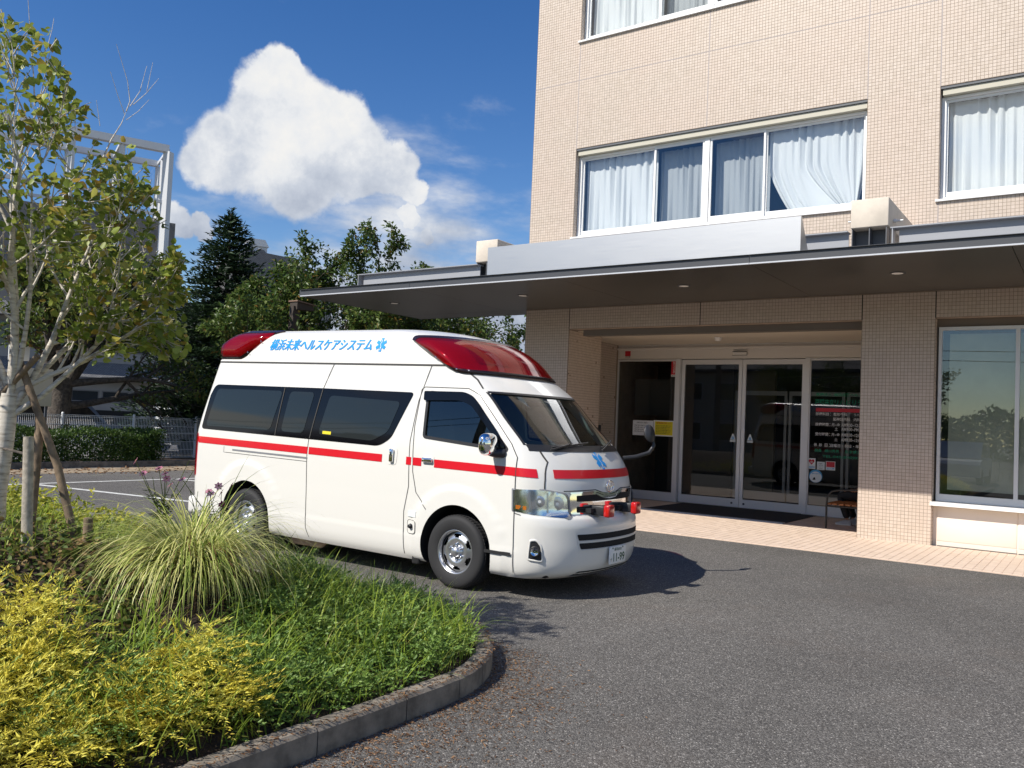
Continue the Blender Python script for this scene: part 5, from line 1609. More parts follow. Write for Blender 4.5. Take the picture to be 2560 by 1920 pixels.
class Tree:
    def __init__(s, seed):
        s.mb = MB(); s.r = np.random.default_rng(seed); s.c = []; s.a = []; s.clip = None
    def branch(s, p, d, L, rad, lvl, maxl, kids=(3, 5), up=0.15, wig=0.18, ang=(0.5, 0.9), shrink=0.62, start=0.3, leaves=10, segs=5, end=None):
        p = Vector(p); d = Vector(d).normalized(); r = s.r
        pts = [p.copy()]; rads = [rad]
        e = rad * 0.35 if end is None else end
        for i in range(segs):
            d = (d + Vector(r.normal(0, wig, 3)) + Vector((0, 0, up))).normalized()
            p = p + d * (L / segs)
            if s.clip is not None and i > 0 and not s.clip(p): break
            pts.append(p.copy()); rads.append(rad + (e - rad) * (i + 1) / segs)
        segs = len(pts) - 1
        if segs < 1: return
        s.mb.tube(pts, rads, 8 if lvl == 0 else (6 if lvl == 1 else 4), cap=False)
        if lvl < maxl:
            nk = int(r.integers(kids[0], kids[1] + 1))
            for q in range(nk):
                t = start + (1 - start) * (q + r.uniform(0.2, 0.9)) / nk
                i = min(segs - 1, int(t * segs)); base = pts[i].lerp(pts[i + 1], t * segs - i)
                dd = (pts[i + 1] - pts[i]).normalized()
                perp = dd.orthogonal().normalized(); perp.rotate(Matrix.Rotation(r.uniform(0, 2 * math.pi), 3, dd))
                a = r.uniform(*ang)
                nd = dd * math.cos(a) + perp * math.sin(a)
                s.branch(base, nd, L * shrink * r.uniform(0.75, 1.2) * (1.15 - 0.4 * t), max(0.004, rads[i] * 0.55), lvl + 1, maxl, kids, up, wig, ang, shrink, 0.25, leaves, max(3, segs - 1))
        if lvl >= maxl - 1:
            nl = leaves if lvl == maxl else leaves // 2
            for q in range(nl):
                t = r.uniform(0.15, 1.0); i = min(segs - 1, int(t * segs)); base = pts[i].lerp(pts[i + 1], t * segs - i)
                dd = (pts[i + 1] - pts[i]).normalized()
                s.c.append(base); s.a.append(dd + Vector(r.normal(0, 0.8, 3)))
    def finish(s, root, bark, leafm, L, Wd, drop=0.35, broad=False, keep=None, fold=0.2, trunk_name='trunk', spread=0.04):
        o_ = s.mb.build(trunk_name, bark, root); o_.matrix_parent_inverse = Matrix.Translation(-root.location)
        c = np.array(s.c); a = np.array(s.a)
        c = c + s.r.normal(0, spread, c.shape)
        if keep is not None:
            m_ = keep(c); c, a = c[m_], a[m_]
        a[:, 2] -= drop
        n = len(c)
        nr = s.r.normal(0, 0.55, (n, 3)); nr[:, 2] += 0.8
        k = leaf_mesh('crown', c, a, nr, s.r.uniform(*L, n), s.r.uniform(*Wd, n), leafm, root, fold, broad)
        k.matrix_parent_inverse = Matrix.Translation(-root.location)
        return n

leaf_mat('birch_leaf', [(0.0, (0.11, 0.155, 0.018)), (0.45, (0.21, 0.275, 0.038)), (0.78, (0.34, 0.38, 0.065)), (0.92, (0.38, 0.33, 0.06)), (1.0, (0.44, 0.27, 0.05))], 0.42, 0.35)
leaf_mat('cherry_leaf', [(0.0, (0.040, 0.078, 0.014)), (0.6, (0.085, 0.14, 0.026)), (0.92, (0.15, 0.19, 0.042)), (1.0, (0.26, 0.15, 0.035))], 0.40, 0.32)
leaf_mat('cherry_leaf_light', [(0.0, (0.050, 0.085, 0.014)), (0.6, (0.10, 0.145, 0.025)), (0.9, (0.17, 0.19, 0.04)), (1.0, (0.30, 0.17, 0.04))], 0.40, 0.38)
leaf_mat('spruce_needle', [(0.0, (0.010, 0.024, 0.010)), (0.6, (0.022, 0.048, 0.018)), (1.0, (0.048, 0.085, 0.030))], 0.55, 0.12)
leaf_mat('hedge_leaf', [(0.0, (0.022, 0.05, 0.008)), (0.6, (0.045, 0.095, 0.012)), (1.0, (0.10, 0.16, 0.022))], 0.45, 0.28)
leaf_mat('gold_leaf', [(0.0, (0.30, 0.22, 0.03)), (0.2, (0.58, 0.48, 0.05)), (0.6, (0.79, 0.71, 0.10)), (0.85, (0.84, 0.79, 0.19)), (0.93, (0.62, 0.64, 0.12)), (1.0, (0.30, 0.40, 0.07))], 0.55, 0.30, big=4.0)
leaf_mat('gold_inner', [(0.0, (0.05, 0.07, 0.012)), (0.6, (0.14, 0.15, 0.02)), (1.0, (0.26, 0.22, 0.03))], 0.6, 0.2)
leaf_mat('juniper_leaf', [(0.0, (0.075, 0.145, 0.032)), (0.6, (0.175, 0.28, 0.055)), (1.0, (0.32, 0.42, 0.12))], 0.5, 0.22, big=3.0)
leaf_mat('grass_blade', [(0.0, (0.16, 0.25, 0.022)), (0.5, (0.30, 0.42, 0.045)), (0.9, (0.45, 0.54, 0.085)), (1.0, (0.42, 0.38, 0.12))], 0.40, 0.42)
leaf_mat('weed_leaf', [(0.0, (0.06, 0.11, 0.02)), (0.55, (0.13, 0.17, 0.035)), (0.82, (0.22, 0.15, 0.05)), (1.0, (0.28, 0.17, 0.08))], 0.6, 0.25)
leaf_mat('lime_leaf', [(0.0, (0.16, 0.21, 0.02)), (0.5, (0.34, 0.36, 0.035)), (1.0, (0.52, 0.47, 0.05))], 0.5, 0.32)
leaf_mat('sedge_blade', [(0.0, (0.18, 0.26, 0.05)), (0.35, (0.38, 0.45, 0.10)), (0.65, (0.64, 0.62, 0.21)), (1.0, (0.74, 0.71, 0.34))], 0.38, 0.30)
leaf_mat('dead_leaf', [(0.0, (0.10, 0.045, 0.02)), (0.5, (0.20, 0.10, 0.045)), (1.0, (0.36, 0.21, 0.10))], 0.8, 0.1)
leaf_mat('cosmos_leaf', [(0.0, (0.10, 0.15, 0.025)), (1.0, (0.24, 0.28, 0.06))], 0.6, 0.3)
leaf_mat('petal_pink', [(0.0, (0.58, 0.16, 0.28)), (1.0, (0.72, 0.32, 0.42))], 0.6, 0.3)
leaf_mat('petal_dark', [(0.0, (0.17, 0.012, 0.055)), (1.0, (0.28, 0.02, 0.09))], 0.6, 0.25)
def _bark(t, b, pos):
    st = t.n.new('ShaderNodeMapping'); st.inputs['Scale'].default_value = (1, 1, 6.0); t.l.new(pos, st.inputs[0])
    f = t.noise(st.outputs[0], 9.0, 6.0, 0.65)
    t.l.new(t.ramp(f, [(0.30, (0.10, 0.08, 0.06)), (0.40, (0.42, 0.37, 0.30)), (0.52, (0.60, 0.55, 0.47)), (0.8, (0.72, 0.68, 0.60))]), b.inputs['Base Color'])
mat('birch_bark', rough=0.8, fn=_bark, bump=(30, 0.4, 0.006))
mat('dark_bark', (0.075, 0.062, 0.05), 0.95, noise=(12, 0.45), bump=(18, 0.9, 0.03))
mat('twig', (0.16, 0.11, 0.075), 0.9)
mat('stake_wood', (0.20, 0.145, 0.095), 0.85, noise=(14, 0.35), bump=(35, 0.5, 0.006))
mat('grey_wood', (0.36, 0.32, 0.26), 0.9, noise=(18, 0.3), bump=(40, 0.6, 0.006))
def _soil(t, b, pos):
    f = t.noise(pos, 14.0, 7.0, 0.65)
    t.l.new(t.ramp(f, [(0.3, (0.020, 0.014, 0.010)), (0.55, (0.060, 0.038, 0.024)), (0.8, (0.13, 0.075, 0.045))]), b.inputs['Base Color'])
    bn = t.n.new('ShaderNodeBump'); bn.inputs['Distance'].default_value = 0.03; t.l.new(f, bn.inputs['Height']); t.l.new(bn.outputs[0], b.inputs['Normal'])
mat('soil', rough=0.95, fn=_soil)

# ------------------------------------------------------------------ planting bed with its kerb
KC, KR = Vector((-4.45, 3.75)), 1.45
def kerb_path(off, n=15):
    """outer kerb line moved inwards by off, from beside the camera round the corner and back"""
    pts = []
    y = -4.0
    while y < 3.75 - 1e-6:
        pts.append(Vector((-3.0 - off, y))); y += 0.3105
    for t in np.linspace(0, math.pi / 2, n):
        pts.append(KC + Vector((math.cos(t), math.sin(t))) * (KR - off))
    x = -4.45 - 0.31
    while x > -15:
        pts.append(Vector((x, 5.2 - off))); x -= 0.31
    return pts
def bed_in(x, y, m=0.11):
    if x > -3.0 - m or y > 5.2 - m or x < -15: return False
    if x > KC.x and y > KC.y: return (Vector((x, y)) - KC).length < KR - m
    return True
def mound(x, y):
    """the bed rises to a knoll under the birch"""
    e = min(-3.11 - x, 5.09 - y)
    if x > KC.x and y > KC.y: e = min(e, KR - 0.11 - (Vector((x, y)) - KC).length)
    t = min(1.0, max(0.0, e) / 2.5); t = t * t * (3 - 2 * t)
    return 0.085 + 0.10 * (1 - math.exp(-max(0, e) / 0.4)) + 0.58 * t * min(1.0, max(0.25, (y + 1.5) / 3.0)) + 0.02 * math.sin(x * 3.1) * math.cos(y * 2.7)
kerb = tag(empty('kerb', (-3, 0, 0)), kind='structure')
po, p1, p2, p3 = kerb_path(0.0), kerb_path(0.018), kerb_path(0.10), kerb_path(0.115)
rk = random.Random(3)
i = 0
while i + 2 < len(po):
    j = min(i + 2, len(po) - 1)
    k = MB(); vs_ = []
    seg = list(range(i, j + 1)); dz = rk.uniform(-0.004, 0.004)
    for q in seg:
        for path, z in ((po, -0.02), (po, 0.112 + dz), (p1, 0.13 + dz), (p2, 0.13 + dz), (p3, 0.118 + dz), (p3, -0.02)):
            vs_.append((path[q].x, path[q].y, z))
    # shorten the stone slightly so that a joint shows
    def pull(a, b_, f=0.0035):
        d = Vector(vs_[b_ * 6]) - Vector(vs_[a * 6]); d.normalize()
        for r_ in range(6): vs_[a * 6 + r_] = tuple(Vector(vs_[a * 6 + r_]) + d * f)
    pull(0, 1); pull(len(seg) - 1, len(seg) - 2)
    fs_ = [(a * 6 + r_, (a + 1) * 6 + r_, (a + 1) * 6 + (r_ + 1) % 6, a * 6 + (r_ + 1) % 6) for a in range(len(seg) - 1) for r_ in range(6)]
    fs_ += [list(range(6)), [(len(seg) - 1) * 6 + r_ for r_ in range(5, -1, -1)]]
    k.add(vs_, fs_)
    o = k.build('kerb_stone', MAT['concrete'], kerb, recalc=True); o.matrix_parent_inverse = Matrix.Translation((3, 0, 0))
    i = j
gx = np.arange(-15, -3.09, 0.09); gy = np.arange(-4, 5.11, 0.09)
vid = {}; vs_ = []; fs_ = []
for a, x in enumerate(gx):
    for b_, y in enumerate(gy):
        if bed_in(x, y, 0.09): vid[a, b_] = len(vs_); vs_.append((x, y, mound(x, y)))
for (a, b_) in vid:
    if (a + 1, b_) in vid and (a, b_ + 1) in vid and (a + 1, b_ + 1) in vid: fs_.append((vid[a, b_], vid[a + 1, b_], vid[a + 1, b_ + 1], vid[a, b_ + 1]))
k = MB(); k.add(vs_, fs_, 0, True)
# skirt that runs under the kerb
pk = kerb_path(0.10)
k.add([(p.x, p.y, 0.095) for p in pk] + [(p.x - 0.12 if p.y < 4.2 else p.x, p.y - (0.12 if p.y >= 4.2 else 0), 0.10) for p in pk], [(q, q + 1, len(pk) + q + 1, len(pk) + q) for q in range(len(pk) - 1)])
tag(k.build('planting_bed', MAT['soil']), kind='structure')

PR_, PU_, PF_ = np.array(_r2), np.array(_u2), np.array(_f)
def to_px(P):
    P = np.asarray(P, float) - np.array([0, 0, 1.6])
    z = P @ PF_
    return 1280 + 2120 * (P @ PR_) / z, 960 - 2120 * (P @ PU_) / z, z
def zone_pts(n, poly, h, xr=(-12, -3.1), yr=(0.2, 5.1), margin=0.16):
    """random points of the bed whose plants (height h) show inside a photo polygon"""
    out = []
    tries = 0
    while len(out) < n and tries < n * 60:
        m_ = 4000; tries += m_
        x = rng.uniform(*xr, m_); y = rng.uniform(*yr, m_)
        for a, b_ in zip(x, y):
            if bed_in(a, b_, margin):
                z = mound(a, b_); u_, v_, d = to_px((a, b_, z + h))
                if d > 0.5 and inside((u_, v_), poly): out.append((a, b_, z))
    return np.array(out[:n])
SHRUB_Z = 0.0
# golden conifers: three low mounds of feathery sprays
def spray_cloud(pts, hgt, n_per, rs, size):
    """feathery branchlets on and in a low mound"""
    c, a = [], []
    for (x, y, z), h in zip(pts, hgt):
        d = rs.normal(0, 1, 3); d[2] = abs(d[2]) * 0.6 + 0.25; d /= np.linalg.norm(d)
        b_ = np.array((x, y, z + h))
        L_ = rs.uniform(0.07, 0.24) * size
        for q in range(n_per):
            t = (q + 0.5) / n_per
            p = b_ + d * L_ * t + np.array((0, 0, -0.06 * t * t * size))
            sd = 1 if q % 2 else -1
            s_ = np.cross(d, (0, 0, 1.0)); s_ /= max(1e-6, np.linalg.norm(s_))
            dirv = d * 0.75 + s_ * sd * (0.75 - 0.45 * t) + rs.normal(0, 0.16, 3)
            c.append(p); a.append(dirv)
    return np.array(c), np.array(a)
gold_polys = [
    ('golden conifer mound spreading over the kerb corner of the bed', [(-700, 1660), (300, 1640), (520, 1600), (640, 1690), (640, 1800), (520, 1870), (420, 1980), (-700, 2500), (-700, 1660)], 1500),
    ('golden conifer mound with orange tinged sprays below the weedy patch', [(-900, 1480), (120, 1500), (230, 1600), (150, 1690), (-900, 1700)], 850)]
for lab, poly, n in gold_polys:
    pts = zone_pts(n, poly, 0.22, (-8, -3.05), (-0.5, 4.2), 0.20)
    root = empty('golden_conifer', (float(pts[:, 0].mean()), float(pts[:, 1].mean()), 0.1), lab, 'shrub', 'golden conifers in the planting bed')
    rs = np.random.default_rng(len(lab))
    lump = 0.5 + 0.5 * np.sin(pts[:, 0] * 5.3 + 1.0) * np.cos(pts[:, 1] * 4.7)
    edge = np.array([min(1.0, max(0.25, (-3.05 - x) / 0.45)) for x in pts[:, 0]])
    h = (0.10 + 0.20 * lump * edge) * rs.uniform(0.55, 1.1, len(pts)) * 1.0
    c, a = spray_cloud(pts, h, 20, rs, 1.15)
    nr = rs.normal(0, 0.5, c.shape); nr[:, 2] += 0.7
    o = leaf_mesh('foliage', c, a, nr, rs.uniform(0.012, 0.046, len(c)), rs.uniform(0.004, 0.011, len(c)), MAT['gold_leaf'], root, 0.15)
    o.matrix_parent_inverse = Matrix.Translation(-root.location)
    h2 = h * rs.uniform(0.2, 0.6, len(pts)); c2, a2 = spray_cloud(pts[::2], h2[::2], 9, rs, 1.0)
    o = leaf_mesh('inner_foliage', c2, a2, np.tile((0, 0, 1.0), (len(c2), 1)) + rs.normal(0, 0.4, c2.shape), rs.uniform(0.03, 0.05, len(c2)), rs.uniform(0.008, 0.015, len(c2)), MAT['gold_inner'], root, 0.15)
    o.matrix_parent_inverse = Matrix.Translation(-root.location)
    k = MB()
    for q in range(0, len(pts), 6):
        x, y, z = pts[q]; k.tube([(x - 0.08, y + rs.uniform(-.1, .1), z - 0.02), (x, y, z + h[q])], [0.006, 0.002], 4, cap=False)
    o = k.build('stems', MAT['twig'], root); o['kind'] = 'stuff'; o.matrix_parent_inverse = Matrix.Translation(-root.location)
# creeping green juniper under the grass
pts = zone_pts(4200, [(430, 1700), (520, 1590), (640, 1470), (760, 1390), (1150, 1400), (1240, 1600), (1100, 1690), (700, 1830), (560, 1850), (600, 1760)], 0.10, (-7, -3.05), (1.2, 5.1), 0.15)
rs = np.random.default_rng(5)
h = rs.uniform(0.02, 0.19, len(pts)) * (0.65 + 0.35 * np.sin(pts[:, 0] * 6) * np.sin(pts[:, 1] * 6))
c, a = spray_cloud(pts, h, 11, rs, 0.75)
nr = rs.normal(0, 0.6, c.shape); nr[:, 2] += 0.6
tag(leaf_mesh('creeping_juniper', c, a, nr, rs.uniform(0.016, 0.038, len(c)), rs.uniform(0.008, 0.018, len(c)), MAT['juniper_leaf'], None, 0.1), 'dense low green creeping juniper filling the bed by the kerb', 'ground cover', kind='stuff')
pts = zone_pts(500, [(-100, 1600), (200, 1640), (480, 1640), (560, 1720), (400, 1850), (100, 1900), (-100, 1800)], 0.12, (-7, -3.05), (0.3, 4.0), 0.2)
c, a = spray_cloud(pts, rs.uniform(0.06, 0.22, len(pts)), 11, rs, 0.8)
tag(leaf_mesh('juniper_shoots', c, a, np.tile((0, 0, 1.0), (len(c), 1)) + rs.normal(0, 0.5, c.shape), rs.uniform(0.014, 0.034, len(c)), rs.uniform(0.006, 0.013, len(c)), MAT['juniper_leaf'], None, 0.1), 'green juniper shoots growing up through the golden conifers', 'ground cover', kind='stuff')
# weeds, ivy and litter
pts = zone_pts(3600, [(-400, 1300), (180, 1320), (300, 1400), (420, 1590), (250, 1600), (120, 1510), (-400, 1520)], 0.06, (-11, -4), (1.5, 5.0), 0.15)
a = rs.normal(0, 1, pts.shape); a[:, 2] = rs.uniform(-0.2, 0.9, len(pts))
nr = rs.normal(0, 0.5, pts.shape); nr[:, 2] += 0.8
tag(leaf_mesh('weed_patch', pts + np.c_[np.zeros((len(pts), 2)), rs.uniform(0.0, 0.14, len(pts))], a, nr, rs.uniform(0.025, 0.06, len(pts)), rs.uniform(0.016, 0.04, len(pts)), MAT['weed_leaf'], None, 0.2, True), 'patch of ivy, weeds and brown litter beside the birch', 'weeds', kind='stuff')
# lime ground cover along the back edge of the bed
pts = zone_pts(1500, [(-200, 1215), (110, 1215), (240, 1265), (420, 1275), (430, 1330), (260, 1370), (-200, 1360)], 0.15, (-14.5, -6), (2.5, 5.1), 0.12)
h = rs.uniform(0.02, 0.24, len(pts)); c, a = spray_cloud(pts, h, 6, rs, 1.0)
nr = rs.normal(0, 0.6, c.shape); nr[:, 2] += 0.6
tag(leaf_mesh('lime_ground_cover', c, a, nr, rs.uniform(0.03, 0.06, len(c)), rs.uniform(0.015, 0.03, len(c)), MAT['lime_leaf'], None, 0.2), 'lime yellow low ground cover along the back edge of the bed', 'ground cover', kind='stuff')
# grass
def grass(name, label, n, poly, hh, L, wd, droop, seed, zone=((-9, -3.05), (1.0, 5.12))):
    rs_ = np.random.default_rng(seed)
    p = zone_pts(n, poly, hh, *zone, 0.13)
    d = rs_.normal(0, 0.42, p.shape); d[:, 2] = 1.0
    return tag(blades(name, p, d, rs_.uniform(*L, len(p)), rs_.uniform(*wd, len(p)), MAT['grass_blade'], None, droop, 5, rs_), label, 'grass', kind='stuff')
grass('long_grass', 'bright green long grass standing beside the ambulance front wheel', 2700, [(600, 1480), (700, 1380), (800, 1390), (1000, 1410), (1190, 1440), (1230, 1560), (1130, 1600), (900, 1620), (720, 1640), (620, 1600)], 0.12, (0.16, 0.42), (0.004, 0.010), 1.0, 31)
grass('kerb_grass', 'thin grass tufts standing in the creeping juniper by the kerb', 420, [(560, 1640), (900, 1600), (1190, 1590), (1100, 1680), (760, 1780), (560, 1820)], 0.12, (0.14, 0.34), (0.004, 0.009), 1.0, 34)
grass('thin_grass', 'sparse tall grass blades rising through the golden conifers', 330, [(100, 1500), (560, 1560), (700, 1700), (560, 1850), (150, 1850), (60, 1600)], 0.15, (0.25, 0.55), (0.005, 0.010), 0.7, 32)
grass('short_grass', 'short yellowish green grass round the birch stakes', 4200, [(-100, 1240), (300, 1250), (620, 1330), (560, 1420), (400, 1480), (200, 1480), (-100, 1470)], 0.1, (0.10, 0.30), (0.003, 0.008), 1.0, 33, ((-12, -5), (1.0, 5.12)))
# variegated fountain sedge
fx, fy = -4.56, 3.20
root = empty('fountain_sedge', (fx, fy, 0.4), 'large arching clump of cream striped ornamental sedge', 'grass plant')
rs = np.random.default_rng(9); n = 1500
ang = rs.uniform(0, 2 * math.pi, n); rad = np.sqrt(rs.uniform(0, 1, n)) * 0.12
base = np.c_[fx + rad * np.cos(ang), fy + rad * np.sin(ang), np.full(n, mound(fx, fy) - 0.01)]
a2 = ang + rs.normal(0, 0.6, n); el = np.clip(rs.normal(1.20, 0.20, n), 0.55, 1.54)
d = np.c_[np.cos(a2) * np.cos(el), np.sin(a2) * np.cos(el), np.sin(el)]
L_ = rs.uniform(0.38, 0.98, n) * (1 + 0.16 * np.sin(ang * 5 + 1.0))
o = blades('blades', base, d, L_, rs.uniform(0.005, 0.0095, n), MAT['sedge_blade'], root, 1.0, 10, rs, np.clip(rs.normal(2.45, 0.55, n), 0.5, 3.4)); o['kind'] = 'stuff'
o.matrix_parent_inverse = Matrix.Translation(-root.location)
n2b = 240
sel = rs.integers(0, n, n2b); o = blades('dry_blades', base[sel] + rs.normal(0, 0.02, (n2b, 3)) * (1, 1, 0), d[sel] + rs.normal(0, 0.2, (n2b, 3)), rs.uniform(0.35, 0.8, n2b), rs.uniform(0.004, 0.008, n2b), MAT['dead_leaf'], root, 1.0, 8, rs, rs.uniform(1.8, 3.4, n2b)); o['kind'] = 'stuff'
o.matrix_parent_inverse = Matrix.Translation(-root.location)
# cosmos plants
def cosmos(x, y, hgt, n, pet, label, seed):
    r_ = random.Random(seed); z0 = mound(x, y)
    root_ = empty('cosmos_plant', (x, y, z0), label, 'flower', 'cosmos flowers in the bed')
    st = MB(); hd = []
    lc, la = [], []
    for q in range(n):
        bx, by = r_.uniform(-.05, .05), r_.uniform(-.05, .05)
        tx, ty_, tz_ = bx + r_.uniform(-.22, .22), by + r_.uniform(-.16, .16), hgt * r_.uniform(0.72, 1.0)
        pts_ = [Vector((bx, by, 0)), Vector((bx * 1.3, by * 1.3, tz_ * 0.45)), Vector((tx, ty_, tz_))]
        st.tube(pts_, [0.005, 0.004, 0.002], 5)
        hd.append((Vector((tx, ty_, tz_)), q))
        for w_ in range(34):
            t = r_.uniform(0.08, 0.72); p = pts_[0].lerp(pts_[1], t * 2) if t < .5 else pts_[1].lerp(pts_[2], t * 2 - 1)
            lc.append(p); la.append((r_.gauss(0, 1), r_.gauss(0, 1), r_.uniform(0.1, 1.0)))
    st.build('stem', MAT['cosmos_leaf'], root_)
    lc, la = np.array(lc), np.array(la)
    leaf_mesh('foliage', lc, la, np.tile((0, 0.2, 1.0), (len(lc), 1)), np.full(len(lc), 0.075), np.full(len(lc), 0.006), MAT['cosmos_leaf'], root_)
    for p, q in hd[:max(2, n * 2 // 3)]:
        k_ = MB(); tl = Vector((r_.uniform(-.6, .6), -0.5, r_.uniform(0.3, 1))).normalized(); e1 = tl.orthogonal().normalized(); e2 = tl.cross(e1)
        for w_ in range(7):
            t = w_ * 2 * math.pi / 7; dd = e1 * math.cos(t) + e2 * math.sin(t); s2 = e1 * -math.sin(t) + e2 * math.cos(t)
            k_.add([p, p + dd * 0.020 + s2 * 0.009 + tl * 0.004, p + dd * 0.033 + tl * 0.002, p + dd * 0.020 - s2 * 0.009 + tl * 0.004], [(0, 1, 2, 3)])
        k_.lathe([(0.007, 0.0), (0.005, 0.008), (0, 0.010)], 7, 1, 'z', p)
        k_.build('flower_head', [pet, MAT['dead_leaf']], root_)
cosmos(-5.50, 3.58, 0.68, 9, MAT['petal_pink'], 'tall feathery cosmos with pink flowers at the back of the bed', 1)
cosmos(-5.15, 3.68, 0.60, 6, MAT['petal_pink'], 'thin cosmos with a pink bloom before the ambulance rear wheel arch', 2)
cosmos(-5.02, 3.74, 0.56, 5, MAT['petal_dark'], 'thin cosmos with dark magenta blooms beside the sedge', 3)
# litter along the kerb on the asphalt, kind stuff
n = 8000
t = rs.uniform(0, 1, n); y = -0.5 + 5.6 * t; dist = np.abs(rs.normal(0, 0.36, n)) - 0.07
x = np.where(y < 3.75, -3.0, KC.x + np.sqrt(np.maximum(0, KR ** 2 - np.maximum(0, y - 3.75) ** 2))) + 0.01 + dist
c = np.c_[x, y, np.where(dist < 0.0, 0.134, 0.005)]
a = rs.normal(0, 1, (n, 3)); a[:, 2] = rs.uniform(0, 0.25, n)
tag(leaf_mesh('conifer_litter', c, a, np.tile((0, 0, 1.0), (n, 1)) + rs.normal(0, 0.3, (n, 3)), rs.uniform(0.008, 0.034, n), rs.uniform(0.002, 0.009, n), MAT['dead_leaf'], None), 'rusty brown conifer litter drifted along the kerb on the asphalt', 'leaf litter', kind='stuff')
n = 700; c = np.c_[rs.uniform(-20.6, -18.6, n), rs.uniform(4, 17, n), np.full(n, 0.008)]; a = rs.normal(0, 1, (n, 3)); a[:, 2] = 0.1
tag(leaf_mesh('fallen_leaves', c, a, np.tile((0, 0, 1.0), (n, 1)) + rs.normal(0, 0.3, (n, 3)), rs.uniform(0.05, 0.11, n), rs.uniform(0.03, 0.06, n), MAT['dead_leaf'], None), 'brown fallen leaves in the gutter below the hedge', 'leaf litter', kind='stuff')

# ------------------------------------------------------------------ birch with its stakes
bx, by = -5.64, 2.53
zb = mound(bx, by) - 0.04
root = empty('birch_tree', (bx, by, zb), 'white-barked birch with heart-shaped yellowing leaves, tied to wooden stakes', 'tree')
T = Tree(21)
def in_crown(p):
    u_, v_, d = to_px(p)
    return v_ > np.interp(u_, [-800, 0, 60, 150, 200, 270, 330, 400, 450, 500], [-60, 30, 50, 130, 240, 270, 310, 500, 620, 2000]) and u_ < 465
T.clip = in_crown
fork = Vector((bx + 0.035, by + 0.02, 1.64))
T.mb.tube([(bx - 0.012, by, zb), (bx, by, 1.02), (bx + 0.03, by + 0.012, 1.35), fork], [0.066, 0.054, 0.052, 0.050], 14, cap=False)
for (dx, dy, dz, L0, r0) in ((0.10, 0.10, 1.0, 1.8, 0.031), (0.42, 0.55, 0.85, 1.55, 0.025), (0.30, 0.15, 1.0, 1.75, 0.025), (0.62, 0.72, 0.66, 1.4, 0.020), (-0.30, -0.25, 0.9, 1.45, 0.028), (0.5, 0.1, 0.75, 1.4, 0.019), (-0.1, -0.45, 0.9, 1.45, 0.022), (0.15, 0.65, 0.9, 1.45, 0.020), (0.42, 0.60, 0.60, 1.45, 0.018)):
    T.branch(fork + Vector((0, 0, T.r.uniform(-0.18, 0.03))), (dx, dy, dz), L0, r0, 0, 2, (6, 9), 0.05, 0.10, (0.45, 0.9), 0.46, 0.28, 9, 6, 0.005)
# bare shoots standing above the crown
for q, (pts_, r0) in enumerate(((((253, 405), (278, 350), (304, 308), (316, 278)), 0.0065), (((316, 278), (325, 253), (319, 203), (291, 110)), 0.0040), (((325, 266), (350, 228), (367, 165)), 0.0032), (((333, 262), (367, 232), (397, 196)), 0.0030), (((367, 228), (382, 156)), 0.0020),
                               (((312, 287), (295, 240), (276, 179)), 0.0026), (((316, 300), (346, 278), (373, 249)), 0.0024), (((87, 265), (84, 190), (76, 90), (69, -20)), 0.0050), (((87, 165), (118, 120), (130, 75), (135, 45)), 0.0028), (((165, 290), (160, 222)), 0.0022), (((250, 315), (241, 250)), 0.0022), (((188, 330), (188, 262)), 0.0020))):
    P3 = [P_x(x, y, -5.35 + 0.03 * math.sin(q * 2.1)) for x, y in pts_]
    T.mb.tube(P3, [r0 + (0.0012 - r0) * i_ / (len(P3) - 1) for i_ in range(len(P3))], 5, cap=False)
    for (x, y) in (((130, 62), (118, 75), (122, 100), (100, 85), (75, 92), (70, 108), (112, 118), (128, 120), (85, 88)) if q == 8 else ()):
        T.c.append(P_x(x, y, -5.35)); T.a.append(Vector(T.r.normal(0, 1, 3)))
def keep(c):
    u_, v_, d = to_px(c)
    top = np.interp(u_, [-800, 0, 60, 150, 200, 270, 330, 400, 450, 500], [-50, 40, 60, 150, 260, 290, 330, 520, 640, 900])
    top = np.where((u_ > 60) & (u_ < 140), 40, top)
    return (v_ > top) & (v_ < 905) & (u_ < 470)
T.finish(root, [MAT['birch_bark']], MAT['birch_leaf'], (0.038, 0.066), (0.034, 0.056), 0.45, True, keep, 0.12, spread=0.03)
def stake(name, label, pts, r, mt, grp):
    k_ = MB(); k_.tube(pts, r, 10); return tag(k_.build(name, mt), label, 'stake', grp)
gs = 'stakes propping the birch'
stake('tree_stake', 'brown bamboo prop leaning from the ground up against the birch', [(-5.17, 2.85, 0.55), (-5.34, 2.74, 1.20), (-5.61, 2.53, 2.0)], [0.027, 0.025, 0.022], MAT['stake_wood'], gs)
stake('tree_stake', 'short grey weathered stake standing before the birch trunk', [(-5.13, 2.495, 0.55), (-5.15, 2.48, 1.04), (-5.165, 2.47, 1.39)], [0.033, 0.031, 0.029], MAT['grey_wood'], gs)
stake('tree_stake', 'dark brown stake directly behind the birch trunk', [(-5.43, 2.64, 0.55), (-5.44, 2.655, 1.04), (-5.47, 2.68, 1.5)], 0.028, MAT['stake_wood'], gs)
stake('tree_stake', 'crossing brown prop tied over the birch fork', [(-6.62, 2.10, 0.55), (-5.58, 2.535, 1.69), (-5.41, 2.61, 1.88)], [0.023, 0.021, 0.019], MAT['stake_wood'], gs)
stake('tree_stake', 'small square peg at the foot of the leaning prop', [(-5.09, 2.82, 0.55), (-5.09, 2.82, 0.90)], 0.028, MAT['stake_wood'], gs)
k = MB(); k.tube([(-5.70, 2.555, 1.29), (-5.49, 2.50, 1.30), (-5.17, 2.455, 1.29)], 0.009, 6); tag(k.build('tie_rope', MAT['dark_bark']), 'dark rope tying the birch trunk to the weathered stake', 'rope')

